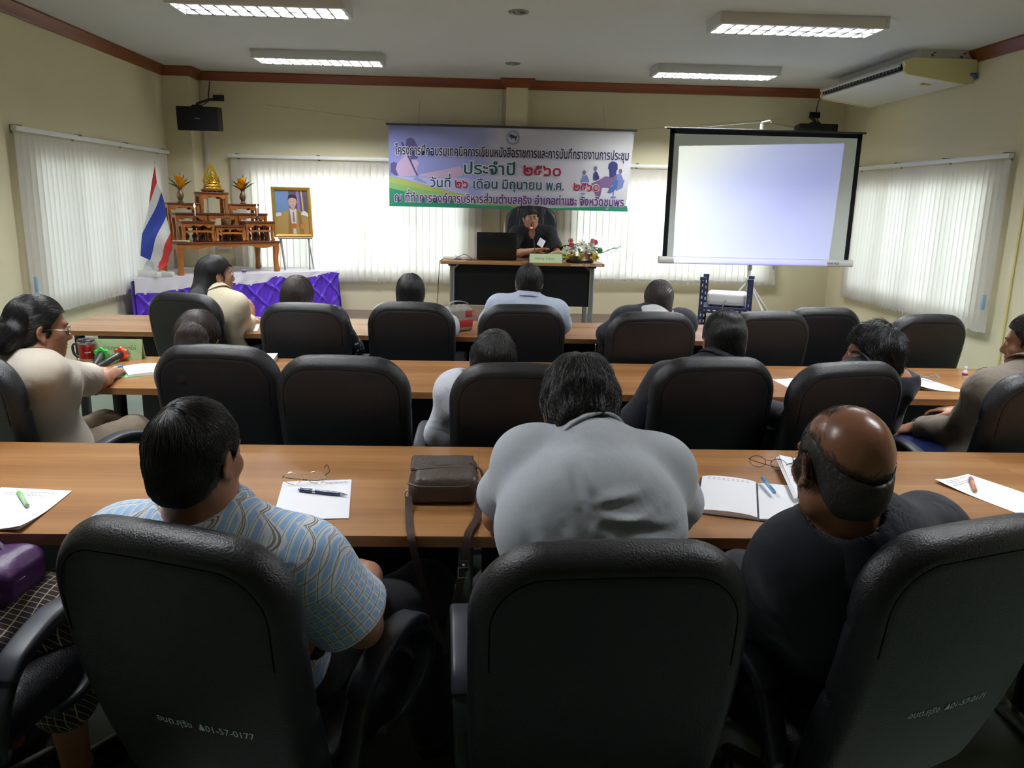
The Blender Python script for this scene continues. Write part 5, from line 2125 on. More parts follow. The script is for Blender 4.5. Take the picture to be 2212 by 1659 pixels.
altar_table(0.0, 1.18, 0.0, 0.52, AZ, 1.08, 'long rosewood altar table carrying the nine small tables', 'altar table', 'altar_table', None, False, 0.062)
GA = 'small altar tables'
for u0, u1, d0, d1, z1, lb in ((0.075, 0.435, 0.03, 0.175, 1.302, 'small rosewood altar table in the front row, left'),
                               (0.442, 0.785, 0.03, 0.175, 1.257, 'small rosewood altar table in the front row, lowest in the middle'),
                               (0.792, 1.142, 0.03, 0.175, 1.302, 'small rosewood altar table in the front row, right'),
                               (0.078, 0.430, 0.19, 0.335, 1.387, 'small rosewood altar table in the second row, left'),
                               (0.437, 0.780, 0.19, 0.335, 1.387, 'small rosewood altar table in the second row, behind the incense pot'),
                               (0.787, 1.140, 0.19, 0.335, 1.387, 'small rosewood altar table in the second row, right'),
                               (0.065, 0.415, 0.35, 0.50, 1.491, 'small rosewood altar table under the left vase of marigolds'),
                               (0.765, 1.120, 0.35, 0.50, 1.491, 'small rosewood altar table under the right vase of marigolds')):
    altar_table(u0, u1, d0, d1, 1.08, z1, lb, 'altar table', 'small_altar_table', GA, True, 0.036)
altar_table(0.425, 0.755, 0.35, 0.50, 1.08, 1.614, 'tallest small altar table under the golden statuette', 'altar table', 'small_altar_table', GA, False, 0.045)

# ------------------------------------------------------------------ golden statuette
M_GOLD = mat('polished_gold', srgb(214, 170, 50), 0.26, 0.5, 0.75)
t = thing('statuette', 'golden seated statuette with flame-shaped halo on the tallest altar table', 'statuette', at(0.605, 0.42, 1.614), tha)
b = MB()
b.span((-0.115, -0.055, 0.012), (0.115, 0.055, 0.030), 0.004)
for sx_ in (-1, 1):
    for xx in (0.03, 0.095):
        b.span((sx_ * xx - 0.012, -0.05, 0.0), (sx_ * xx + 0.012, 0.05, 0.014), 0.003)
b.build('plinth', M_ROSED, t, angle=30)
b = MB()
for z0, z1, hw, hd in ((0.030, 0.052, 0.095, 0.05), (0.052, 0.060, 0.082, 0.044), (0.060, 0.076, 0.090, 0.048), (0.076, 0.088, 0.080, 0.042)):
    b.span((-hw, -hd, z0), (hw, hd, z1), 0.006)
b.build('pedestal', M_GOLD, t)
s = Solid()
zb = 0.088
s.ell((0, -0.005, zb + 0.016), (0.070, 0.038, 0.018), k=0.01)
s.cap((-0.050, -0.012, zb + 0.016), (0.03, -0.032, zb + 0.018), 0.014, 0.011, k=0.008)
s.cap((0.050, -0.012, zb + 0.016), (-0.03, -0.034, zb + 0.014), 0.014, 0.011, k=0.008)
s.cap((0, 0.005, zb + 0.02), (0, 0.004, zb + 0.085), 0.026, 0.030, k=0.012)
for sx_ in (-1, 1):
    s.cap((sx_ * 0.032, 0.002, zb + 0.088), (sx_ * 0.046, -0.002, zb + 0.045), 0.011, 0.008, k=0.006)
    s.cap((sx_ * 0.046, -0.002, zb + 0.045), (sx_ * 0.012 + 0.012, -0.034, zb + 0.028), 0.008, 0.006, k=0.005)
s.cap((0, 0.002, zb + 0.085), (0, 0, zb + 0.108), 0.010, 0.009, k=0.006)
s.ell((0, -0.002, zb + 0.122), (0.016, 0.018, 0.020), k=0.004)
s.ell((0, 0.0, zb + 0.142), (0.010, 0.010, 0.008), k=0.004)
s.cap((0, 0, zb + 0.146), (0, 0, zb + 0.168), 0.005, 0.0015, k=0.003)
s.build('figure', M_GOLD, t, h=0.0035)
b = MB()
out, inn_ = [], []
for i in range(61):
    k = -1 + 2 * i / 60
    zz = zb + 0.005 + 0.225 * (1 - abs(k)) ** 0.85
    hw = 0.088 * (1 - (1 - abs(k)) ** 1.25) + 0.004
    x = math.copysign(hw, k) if abs(k) > 0.02 else 0
    jag = 1 + 0.10 * (1 if i % 2 else -0.4)
    out.append((x * jag, zz + (0.006 if i % 2 else 0)))
    inn_.append((x * 0.74, zb + 0.005 + (zz - zb - 0.005) * 0.80))
for i in range(60):
    q = [out[i], out[i + 1], inn_[i + 1], inn_[i]]
    A_ = [b.bm.verts.new((x, 0.016, z)) for x, z in q]
    B_ = [b.bm.verts.new((x, 0.026, z)) for x, z in q]
    b.bm.faces.new(A_)
    b.bm.faces.new(list(reversed(B_)))
    b.bm.faces.new((A_[0], B_[0], B_[1], A_[1]))
    b.bm.faces.new((A_[3], A_[2], B_[2], B_[3]))
b.build('flame_halo', M_GOLD, t, smooth=False)
for sx_ in (-1, 1):
    b = MB()
    b.tube(bez([(sx_ * 0.085, 0.02, zb), (sx_ * 0.092, 0.015, zb + 0.03), (sx_ * 0.080, 0.012, zb + 0.06), (sx_ * 0.086, 0.01, zb + 0.082)], 4), [0.009] * 8 + [0.007] * 4 + [0.002], 8)
    b.build('halo_end', M_GOLD, t)

# ------------------------------------------------------------------ vases of marigolds
M_BRONZE = mat('bronze', srgb(128, 110, 84), 0.35, 0.5, 0.7)
M_MARI = mat('marigold', srgb(244, 166, 20), 0.7, 0.2, noise=0.2, nscale=60)
M_SPEAR = mat('spear_leaf', srgb(52, 84, 44), 0.5, 0.3)
for u, lb, mir in ((0.235, 'bronze vase of marigolds on the left side of the altar', 1), (0.965, 'bronze vase of marigolds on the right side of the altar', -1)):
    t = thing('flower_vase', lb, 'vase', at(u, 0.425, 1.491), 0, 'altar vases')
    b = MB()
    b.lathe([(0, 0), (0.034, 0.0), (0.036, 0.006), (0.026, 0.016), (0.020, 0.026), (0.024, 0.036), (0.036, 0.060), (0.039, 0.080), (0.030, 0.110), (0.019, 0.132), (0.018, 0.142), (0.030, 0.155), (0.031, 0.159), (0.016, 0.152), (0, 0.14)], 24)
    b.build('vase', M_BRONZE, t)
    rnd = random.Random(int(u * 100))
    for (dx, dz) in ((0.0, 0.25), (0.022 * mir, 0.205)):
        b = MB()
        cc = Vector((dx, -0.01, dz))
        for i in range(70):
            zz = 1 - 2 * (i + 0.5) / 70
            a = i * 2.39996
            rr = math.sqrt(1 - zz * zz)
            n_ = Vector((rr * math.cos(a), rr * math.sin(a), zz))
            p = cc + n_ * 0.036
            sd = n_.cross(Vector((0.3, 0.2, 0.9))).normalized()
            up_ = sd.cross(n_)
            w_ = 0.0085
            q = [p - sd * w_ + up_ * -0.006, p + sd * w_ + up_ * -0.006, p + n_ * 0.012 + sd * w_ * 0.9 + up_ * 0.008, p + n_ * 0.014 - sd * w_ * 0.9 + up_ * 0.008]
            b.bm.faces.new([b.bm.verts.new(v) for v in q])
        b.ball(cc, 0.037, 14)
        b.build('marigold', M_MARI, t, smooth=False)
    b = MB()
    for a, tl, L_ in ((200, 0.75, 0.20), (190, 0.35, 0.19), (170, 1.0, 0.17), (20, 0.55, 0.17), (-10, 0.85, 0.19), (5, 0.25, 0.20), (90, 0.1, 0.22), (120, 0.5, 0.18), (60, 0.6, 0.16)):
        dv = Vector((math.cos(R2(a)) * math.sin(tl), math.sin(R2(a)) * math.sin(tl) * 0.4 + 0.1, math.cos(tl)))
        sd = Vector((-dv.z, 0.2, dv.x)).normalized()
        b.grid(lambda p, q: Vector((0, 0.01, 0.15)) + dv * (L_ * p) + sd * ((q - 0.5) * 0.017 * math.sin(PI * (0.12 + 0.88 * p)) ) + Vector((0, 0, -0.03 * p * p)), 7, 2, thick=0.001)
    b.build('leaves', M_SPEAR, t)
# candles
M_WAX = mat('wax', srgb(238, 226, 214), 0.5, 0.4)
for u, lb in ((0.253, 'lit white candle on the left front altar table'), (0.972, 'lit white candle on the right front altar table')):
    t = thing('candle', lb, 'candle', at(u, 0.105, 1.302), 0, 'lit altar candles')
    b = MB()
    b.lathe([(0, 0), (0.024, 0.0), (0.026, 0.005), (0.010, 0.012), (0.006, 0.022), (0.010, 0.034), (0.006, 0.042), (0.012, 0.052), (0.010, 0.058), (0, 0.056)], 16)
    b.build('candlestick', M_BRONZE, t)
    b = MB()
    b.lathe([(0, 0.054), (0.0065, 0.054), (0.0065, 0.135), (0.004, 0.139), (0, 0.138)], 12)
    b.tube([(0, 0, 0.138), (0.001, 0, 0.147)], 0.001, 5)
    b.build('wax', M_WAX, t)
    b = MB()
    b.lathe([(0, 0.142), (0.006, 0.147), (0.0088, 0.156), (0.0075, 0.168), (0.003, 0.182), (0, 0.188)], 12)
    b.build('flame', emis('flame_glow', (1.0, 0.62, 0.36), 9.0), t)
# incense pot with sticks
t = thing('incense_pot', 'brass incense pot with three thin sticks in the middle of the altar', 'pot', at(0.607, 0.10, 1.257))
b = MB()
b.lathe([(0, 0), (0.036, 0), (0.040, 0.004), (0.045, 0.05), (0.048, 0.066), (0.044, 0.066), (0.040, 0.05), (0, 0.05)], 24)
b.build('pot', mat('old_brass', srgb(150, 130, 92), 0.4, 0.5, 0.5), t)
for dx, dz, lean in ((-0.012, 0.0, -0.10), (0.006, -0.05, -0.02), (0.016, 0.0, 0.11)):
    b = MB()
    b.tube([(dx, 0, 0.045), (dx + lean * 0.25, 0.01, 0.26 + dz)], 0.0016, 5)
    b.build('incense_stick', mat('incense_tan', srgb(206, 176, 130), 0.7), t)
# wooden clapper resting over the table's left corner
b = MB()
b.tube([(-0.10, 0, 0), (0.0, 0, 0.001), (0.075, 0, 0)], [0.008, 0.010, 0.013], 10)
b.ball((0.077, 0, 0), 0.013, 10)
o = b.build('altar_baton', mat('pale_wood', srgb(206, 190, 150), 0.5), None, loc=at(0.055, 0.02, 1.094), rotz=R2(-4))
tag(o, 'pale wooden baton lying on the left corner of the long altar table', 'baton')
# blue and white cup by the woman's face
t = thing('cup', 'small blue and white cup on the altar stage', 'cup', at(0.70, -0.06, AZ))
b = MB()
b.lathe([(0, 0), (0.018, 0), (0.026, 0.02), (0.028, 0.045), (0.026, 0.045), (0.022, 0.02), (0, 0.008)], 18)
b.build('bowl', mat('porcelain', srgb(226, 228, 236), 0.25, 0.5), t)
b = MB()
b.lathe([(0.0264, 0.018), (0.0286, 0.036)], 18)
b.build('blue_band', mat('cobalt', srgb(70, 56, 170), 0.3), t)

# ------------------------------------------------------------------ flag
t = thing('flag', 'red, white and blue striped national flag on a white pole beside the altar', 'flag', (-3.44, 8.60, AZ))
ox, oy, oz = -3.44, 8.60, AZ
b = MB()
b.tube([(0.0, 0.0, 0.0), (0.095, -0.01, 1.155)], 0.009, 8)
b.lathe([(0, 0), (0.016, 0.0), (0.018, 0.006), (0.012, 0.014), (0.014, 0.022), (0, 0.028)], 12, (0.0955, -0.01, 1.150))
b.build('pole', M_ALU, t)
HO = [(-3.337, 1.856), (-3.321, 1.691), (-3.286, 1.599), (-3.271, 1.483), (-3.261, 1.357), (-3.22, 1.193), (-3.217, 1.036)]
FL = [(-3.418, 1.526), (-3.432, 1.461), (-3.516, 1.172), (-3.548, 0.947), (-3.465, 0.901), (-3.393, 0.845), (-3.344, 0.797)]


def lerp_path(P, u):
    f = u * (len(P) - 1)
    i = min(int(f), len(P) - 2)
    k = f - i
    return (P[i][0] * (1 - k) + P[i + 1][0] * k, P[i][1] * (1 - k) + P[i + 1][1] * k)


M_FLAGS = {'red': mat('flag_red', srgb(214, 56, 54), 0.7, 0.3, sheen=0.3), 'white': mat('flag_white', srgb(226, 222, 226), 0.7, 0.3, sheen=0.3), 'blue': mat('flag_blue', srgb(50, 70, 168), 0.7, 0.3, sheen=0.3)}
b = MB()


def flagp(u, v):
    a, c = lerp_path(HO, u), lerp_path(FL, u)
    x = a[0] + (c[0] - a[0]) * v
    z = a[1] + (c[1] - a[1]) * v + 0.012 * math.sin(v * PI) * math.sin(u * 11)
    y = -0.05 - 0.030 * math.sin(u * 9 + v * 4.0) * (0.3 + u) - 0.02 * math.sin(v * 9 + u * 5) * u
    return (x - ox, y, z - oz)


b.grid(flagp, 72, 30)
cl = b.build('cloth', [M_FLAGS['red'], M_FLAGS['white'], M_FLAGS['blue']], t, angle=80)
for p in cl.data.polygons:
    i = p.index // 30
    u = (i + 0.5) / 72 * 6
    p.material_index = 0 if (u < 1 or u > 5) else (1 if (u < 2 or u > 4) else 2)
b = MB()
b.span((-0.16, -0.035, 0.0), (0.02, 0.035, 0.065), 0.006)
b.span((-0.02, -0.16, 0.0), (0.09, 0.06, 0.060), 0.006)
b.span((0.02, -0.05, 0.0), (0.20, 0.02, 0.055), 0.006)
b.span((0.02, -0.03, 0.05), (0.06, 0.01, 0.17), 0.006)
b.build('base', mat('white_gloss_wood', srgb(222, 220, 216), 0.4, 0.45), t, angle=30)
b = MB()
b.prism([(-0.13, 0.06), (0.02, 0.06), (0.03, 0.16), (-0.005, 0.20), (0.0, 0.26), (-0.03, 0.31), (-0.075, 0.31), (-0.105, 0.26), (-0.10, 0.21), (-0.07, 0.18), (-0.11, 0.12)], 'XZ', 0.035, 0.05)
b.build('back_board', MATS['white_gloss_wood'], t, smooth=False)

# ------------------------------------------------------------------ framed portrait on an easel
PY = R2(24)
t = thing('framed_portrait', 'gold-framed portrait of a man in an ornate robe standing on an easel', 'picture', (-2.235, 9.74, AZ), PY)
Mp = T(0, 0.0, 0.385, rx=R2(-10))
PWd, PHt = 0.455, 0.585
b = MB()
prof = [(0, 0), (0.0, 0.022), (0.012, 0.032), (0.024, 0.026), (0.034, 0.020), (0.040, 0.010), (0.040, 0)]
for side in range(4):
    L_ = PWd if side % 2 == 0 else PHt
    vsA, vsB = [], []
    for k, (a_, h_) in enumerate(prof):
        for sgn, lst in ((-1, vsA), (1, vsB)):
            x = sgn * (L_ / 2 - a_)
            off = (PHt if side % 2 == 0 else PWd) / 2 - a_
            if side == 0:
                p = (x, -off)
            elif side == 1:
                p = (off, x)
            elif side == 2:
                p = (-x, off)
            else:
                p = (-off, -x)
            lst.append(b.bm.verts.new(Mp @ Vector((p[0], -h_, p[1] + PHt / 2))))
    n = len(prof)
    for k in range(n):
        b.bm.faces.new((vsA[k], vsA[(k + 1) % n], vsB[(k + 1) % n], vsB[k]))
b.build('frame', mat('gilt_frame', srgb(184, 144, 58), 0.35, 0.5, 0.45, noise=0.2, nscale=120), t, angle=20)


def pic(name, polys, c, lift, r=0.25):
    q = MB()
    for pts in polys:
        vs = [q.bm.verts.new(Mp @ Vector((x, -0.004 - lift, z))) for x, z in pts]
        f = q.bm.faces.new(vs)
        bmesh.ops.triangulate(q.bm, faces=[f])
    return q.build(name, mat('paint_' + name + '_%d' % c[0], srgb(*c), r, 0.5), t, smooth=False)


hw, zt = PWd / 2 - 0.036, PHt - 0.036
pic('canvas', [[(-hw, 0.036), (hw, 0.036), (hw, zt), (-hw, zt)]], (112, 142, 190), 0)
pic('painted_curtain', [[(-0.02, 0.2), (hw, 0.2), (hw, zt), (-0.03, zt)]], (104, 88, 110), 0.0005)
pic('painted_curtain', [[(0.075, 0.22), (0.105, 0.22), (0.09, zt), (0.06, zt)]], (150, 120, 190), 0.0010)
pic('painted_curtain', [[(0.13, 0.24), (0.145, 0.24), (0.13, zt), (0.112, zt)]], (206, 190, 110), 0.0010)
pic('painted_robe', [[(-hw, 0.036), (hw, 0.036), (hw, 0.26), (0.12, 0.30), (0.05, 0.335), (-0.03, 0.335), (-0.10, 0.30), (-hw, 0.24)]], (178, 146, 88), 0.0015)
pic('painted_robe', [[(-0.06, 0.036), (-0.015, 0.036), (0.0, 0.30), (-0.035, 0.33)], [(0.08, 0.036), (0.13, 0.036), (0.10, 0.29), (0.06, 0.32)]], (150, 116, 60), 0.0020)
pic('painted_shirt', [[(-0.012, 0.16), (0.045, 0.16), (0.052, 0.335), (-0.028, 0.335)], [(0.0, 0.036), (0.04, 0.036), (0.03, 0.10), (0.005, 0.10)]], (214, 210, 214), 0.0022)
pic('painted_tie', [[(0.002, 0.18), (0.03, 0.18), (0.022, 0.30), (0.006, 0.30)]], (150, 120, 150), 0.0026)
pic('painted_ornament', [[(0.015 + 0.03 * math.cos(i * 0.5236), 0.135 + 0.03 * math.sin(i * 0.5236)) for i in range(12)]], (196, 110, 60), 0.0028)
pic('painted_ornament', [[(0.125 + 0.036 * math.cos(i * 0.5236) * (1.2 if i % 2 else 0.8), 0.13 + 0.036 * math.sin(i * 0.5236) * (1.2 if i % 2 else 0.8)) for i in range(12)]], (200, 128, 74), 0.0028)
pic('painted_epaulette', [[(-hw, 0.24), (-0.13, 0.25), (-0.12, 0.285), (-0.16, 0.29), (-hw, 0.28)], [(0.10, 0.27), (hw, 0.24), (hw, 0.28), (0.15, 0.31), (0.12, 0.305)]], (220, 220, 220), 0.0026)
pic('painted_neck', [[(-0.012, 0.32), (0.036, 0.32), (0.036, 0.38), (-0.012, 0.38)]], (196, 150, 128), 0.0024)
pic('painted_face', [[(0.012 + 0.048 * math.cos(i * 0.3142) * (1 - 0.12 * (math.sin(i * 0.3142) < -0.3)), 0.412 + 0.066 * math.sin(i * 0.3142)) for i in range(20)]], (210, 166, 146), 0.0030)
pic('painted_hair', [[(-0.044, 0.43), (-0.030, 0.452), (0.012, 0.466), (0.052, 0.452), (0.066, 0.43), (0.066, 0.47), (0.04, 0.50), (0.0, 0.502), (-0.032, 0.486)]], (44, 40, 44), 0.0034)
pic('painted_eyes', [[(-0.020, 0.418), (-0.004, 0.418), (-0.004, 0.423), (-0.020, 0.423)], [(0.026, 0.418), (0.042, 0.418), (0.042, 0.423), (0.026, 0.423)], [(0.002, 0.375), (0.026, 0.375), (0.026, 0.380), (0.002, 0.380)]], (96, 66, 62), 0.0036)
q = MB()
q.bm.faces.new([q.bm.verts.new(Mp @ Vector((x, -0.0095, z))) for x, z in ((-hw, 0.036), (hw, 0.036), (hw, zt), (-hw, zt))])
q.build('glazing', glass_thin('picture_glass', (0.98, 0.98, 0.98), 0.07), t, smooth=False)
q = MB()
q.span((-PWd / 2 + 0.02, 0.0, 0.02), (PWd / 2 - 0.02, 0.006, PHt - 0.02), M=Mp)
q.build('backing', mat('backing_board', srgb(110, 90, 70), 0.8), t, smooth=False)
es = thing('easel', 'silver folding easel under the framed portrait', 'easel', (-2.235, 9.79, AZ), PY)
for x0, x1, y1 in ((-0.17, -0.14, -0.08), (0.17, 0.15, -0.08), (-0.16, -0.10, 0.12), (0.16, 0.22, 0.02)):
    q = MB()
    q.tube([(x0, 0.005, 0.375), (x1, y1, 0.0)], 0.009, 8)
    q.build('leg', mat('easel_silver', srgb(186, 186, 192), 0.3, 0.5, 0.7), es)
q = MB()
q.tube([(-0.20, -0.03, 0.372), (0.20, -0.03, 0.372)], 0.009, 8)
q.build('ledge', MATS['easel_silver'], es)
# wall outlet under the altar
t = thing('wall_outlet', 'white power outlet on the back wall beneath the altar table', 'outlet', (-3.17, YB, 0.985))
q = MB()
q.span((-0.10, -0.035, -0.055), (0.06, 0.0, 0.055), 0.006)
q.build('plate', M_ALU, t)
q = MB()
q.span((-0.015, -0.037, -0.02), (0.012, -0.034, 0.02))
q.build('socket', M_BLACK, t, smooth=False)
# ================================================================== people
def skin(name, c, rough=0.42):
    m = mat(name, c, rough, 0.4, noise=0.06, nscale=14, bump=0.04, bscale=180)
    b = m.node_tree.nodes['Principled BSDF']
    b.inputs['Subsurface Weight'].default_value = 0.06
    b.inputs['Subsurface Radius'].default_value = (0.012, 0.005, 0.003)
    return m


SKIN = {'mid': skin('skin_mid', srgb(172, 124, 98)), 'dark': skin('skin_dark', srgb(140, 96, 74)), 'tan': skin('skin_tan', srgb(186, 138, 110)),
        'bald': skin('skin_bald', srgb(146, 100, 76), 0.27)}


def hair_mats(name, c, rough=0.4):
    shell = mat('hair_' + name, c, 0.5, 0.35, bump=0.3, bscale=120)
    m = bpy.data.materials.new('strands_' + name)
    m.use_nodes = True
    nt = m.node_tree
    b = nt.nodes['Principled BSDF']
    b.inputs['Base Color'].default_value = lin(c)
    b.inputs['Roughness'].default_value = rough
    b.inputs['Specular IOR Level'].default_value = 0.6
    return shell, m


HAIR = {'black': hair_mats('black', srgb(22, 21, 23), 0.32), 'brown': hair_mats('brown', srgb(44, 32, 27), 0.4), 'soft': hair_mats('soft', srgb(34, 30, 29), 0.42), 'grey': hair_mats('grey', srgb(58, 52, 48), 0.45)}


def fabric(name, c, rough=0.85, wr=0.35, ws=7.0, weave=0.12, noise=0.05):
    """cloth with weave and soft creases"""
    if name in MATS:
        return MATS[name]
    m = mat(name, c, rough, 0.25, noise=noise, nscale=240, sheen=0.15)
    nt = m.node_tree
    b = nt.nodes['Principled BSDF']
    tc = [n for n in nt.nodes if n.type == 'TEX_COORD'][0]
    n1 = nt.nodes.new('ShaderNodeTexNoise')
    n1.inputs['Scale'].default_value = ws
    n1.inputs['Detail'].default_value = 3
    n1.inputs['Distortion'].default_value = 1.2
    nt.links.new(tc.outputs['Object'], n1.inputs['Vector'])
    n2 = nt.nodes.new('ShaderNodeTexNoise')
    n2.inputs['Scale'].default_value = 500
    nt.links.new(tc.outputs['Object'], n2.inputs['Vector'])
    b1 = nt.nodes.new('ShaderNodeBump')
    b1.inputs['Strength'].default_value = wr
    b1.inputs['Distance'].default_value = 0.02
    nt.links.new(n1.outputs['Fac'], b1.inputs['Height'])
    b2 = nt.nodes.new('ShaderNodeBump')
    b2.inputs['Strength'].default_value = weave
    b2.inputs['Distance'].default_value = 0.002
    nt.links.new(n2.outputs['Fac'], b2.inputs['Height'])
    nt.links.new(b1.outputs['Normal'], b2.inputs['Normal'])
    nt.links.new(b2.outputs['Normal'], b.inputs['Normal'])
    return m


def pattern_mat(name, build):
    m = fabric(name, (0.5, 0.5, 0.5, 1), noise=0.01)
    nt = m.node_tree
    at_ = nt.nodes.new('ShaderNodeAttribute')
    at_.attribute_name = 'cloth'
    sp = nt.nodes.new('ShaderNodeSeparateXYZ')
    nt.links.new(at_.outputs['Vector'], sp.inputs[0])

    def stripe(sock, period, lo, hi):
        d = nt.nodes.new('ShaderNodeMath')
        d.operation = 'DIVIDE'
        nt.links.new(sock, d.inputs[0])
        d.inputs[1].default_value = period
        f = nt.nodes.new('ShaderNodeMath')
        f.operation = 'FRACT'
        nt.links.new(d.outputs[0], f.inputs[0])
        a = nt.nodes.new('ShaderNodeMath')
        a.operation = 'COMPARE'
        nt.links.new(f.outputs[0], a.inputs[0])
        a.inputs[1].default_value = (lo + hi) / 2
        a.inputs[2].default_value = (hi - lo) / 2
        return a.outputs[0]

    def over(base, fac, color, amt):
        x = nt.nodes.new('ShaderNodeMix')
        x.data_type = 'RGBA'
        if isinstance(base, tuple):
            x.inputs[6].default_value = base
        else:
            nt.links.new(base, x.inputs[6])
        x.inputs[7].default_value = color
        mu = nt.nodes.new('ShaderNodeMath')
        mu.operation = 'MULTIPLY'
        mu.inputs[1].default_value = amt
        nt.links.new(fac, mu.inputs[0])
        nt.links.new(mu.outputs[0], x.inputs[0])
        return x.outputs[2]
    nt.links.new(build(sp.outputs['X'], sp.outputs['Y'], stripe, over, nt, tc_of(nt)), nt.nodes['Principled BSDF'].inputs['Base Color'])
    return m


def tc_of(nt):
    return [n for n in nt.nodes if n.type == 'TEX_COORD'][0]


def plaid_blue(u, v, stripe, over, nt, tc):
    c = srgb(164, 206, 250)
    w, k = srgb(240, 244, 248), srgb(120, 112, 104)
    o = over(c, stripe(u, 0.019, 0.0, 0.42), w, 0.8)
    o = over(o, stripe(v, 0.021, 0.0, 0.42), w, 0.8)
    o = over(o, stripe(u, 0.019, 0.12, 0.19), k, 0.7)
    o = over(o, stripe(v, 0.021, 0.10, 0.15), k, 0.85)
    o = over(o, stripe(v, 0.021, 0.19, 0.24), k, 0.85)
    return o


def check_brown(u, v, stripe, over, nt, tc):
    o = over(srgb(62, 48, 42), stripe(u, 0.036, 0.0, 0.5), srgb(48, 42, 50), 0.5)
    o = over(o, stripe(v, 0.036, 0.0, 0.5), srgb(44, 44, 70), 0.4)
    o = over(o, stripe(u, 0.018, 0.0, 0.10), srgb(206, 196, 160), 0.9)
    o = over(o, stripe(v, 0.018, 0.0, 0.10), srgb(206, 196, 160), 0.9)
    return o


def dots_navy(u, v, stripe, over, nt, tc):
    vo = nt.nodes.new('ShaderNodeTexVoronoi')
    vo.inputs['Scale'].default_value = 38
    nt.links.new(tc.outputs['Object'], vo.inputs['Vector'])
    lt = nt.nodes.new('ShaderNodeMath')
    lt.operation = 'LESS_THAN'
    lt.inputs[1].default_value = 0.26
    nt.links.new(vo.outputs['Distance'], lt.inputs[0])
    return over(srgb(24, 26, 44), lt.outputs[0], srgb(206, 206, 196), 0.9)


M_SH = {'plaid': pattern_mat('plaid_cotton', plaid_blue), 'dots': pattern_mat('dotted_cotton', dots_navy), 'check': pattern_mat('check_skirt', check_brown),
        'polo': fabric('grey_pique', srgb(196, 203, 212), 0.85, 0.25, 6, 0.2, 0.10), 'jacket': fabric('navy_jacket', srgb(34, 38, 48), 0.75, 0.5, 6),
        'beige': fabric('beige_uniform', srgb(214, 204, 188), 0.8, 0.35, 6), 'cream': fabric('cream_shirt', srgb(206, 196, 170), 0.8, 0.35, 6),
        'white': fabric('white_shirt', srgb(218, 222, 232), 0.8, 0.4, 7), 'blouse': fabric('white_blouse', srgb(228, 230, 236), 0.8, 0.35, 9),
        'paleblue': fabric('pale_blue_shirt', srgb(180, 192, 212), 0.8, 0.35, 7), 'black': fabric('black_shirt', srgb(26, 27, 34), 0.8, 0.4, 7),
        'taupe': fabric('taupe_shirt', srgb(122, 112, 100), 0.8, 0.5, 8), 'hood': fabric('pale_grey_hood', srgb(206, 208, 208), 0.85, 0.3, 10),
        'darktop': fabric('dark_top', srgb(40, 36, 38), 0.8, 0.35, 7), 'trouser': fabric('dark_trousers', srgb(34, 34, 40), 0.85, 0.3, 6),
        'khaki': fabric('khaki_trousers', srgb(128, 114, 96), 0.85, 0.4, 7), 'jeans': fabric('blue_jeans', srgb(38, 56, 128), 0.85, 0.4, 9)}
M_SHOE = mat('shoe_black', srgb(30, 28, 28), 0.4, 0.5)
M_EYEW = mat('eye_white', srgb(214, 206, 200), 0.2, 0.5)
M_IRIS = mat('eye_iris', srgb(28, 20, 18), 0.15, 0.6)
M_LIP = mat('lips', srgb(150, 92, 84), 0.4, 0.4)
M_LENS = glass_thin('spectacle_lens', (0.97, 0.98, 0.98), 0.06)
M_WIRE = mat('wire_rim', srgb(150, 140, 120), 0.25, 0.5, 0.8)


def unit(v):
    v = np.asarray(v, float)
    return v / np.linalg.norm(v)


def add_hand(s, w, d, n, side, curl=0.5, sc=1.0, spread=0.0):
    """palm, four unequal fingers and a thumb; d = finger direction, n = back of the hand, side +1 right / -1 left"""
    d, n = unit(d), np.asarray(n, float)
    n = unit(n - d * (n @ d))
    la = np.cross(d, n) * side            # towards the little finger
    w = np.asarray(w, float)
    pc = w + d * 0.048 * sc
    s.ell(pc, vec(0.040, 0.050, 0.015) * sc, k=0.014, R=np.stack([la, d, n], 1))
    s.cap(w - d * 0.01, w + d * 0.03 * sc, 0.026 * sc, 0.024 * sc, k=0.02, flat=(n, 0.72))
    for i, (off, L_, r) in enumerate(((-0.030, 0.072, 0.0088), (-0.010, 0.080, 0.0090), (0.010, 0.075, 0.0086), (0.029, 0.060, 0.0078))):
        p = w + d * (0.088 - 0.006 * abs(i - 1.3)) * sc + la * off * sc
        dd = unit(d + la * (off * 3 * (0.3 + spread)))
        a = 0.0
        for j, (fr, cj) in enumerate(((0.45, 0.7), (0.31, 1.0), (0.24, 0.8))):
            a += curl * cj * (1 + 0.10 * i)
            q = p + (dd * math.cos(a) - n * math.sin(a)) * L_ * fr * sc
            s.cap(p, q, r * sc * (1 - 0.08 * j), r * sc * (0.93 - 0.08 * j), k=0.005)
            p = q
    p = w + d * 0.022 * sc - la * 0.026 * sc - n * 0.004 * sc
    for L_, (fa, fb, fc), r in ((0.040, (0.62, 0.75, 0.15), 0.0125), (0.032, (0.85, 0.45, 0.25 + 0.3 * curl), 0.0105), (0.026, (0.92, 0.20, 0.3 + 0.3 * curl), 0.0092)):
        q = p + unit(d * fa - la * fb - n * fc) * L_ * sc
        s.cap(p, q, r * sc, r * sc * 0.9, k=0.008)
        p = q


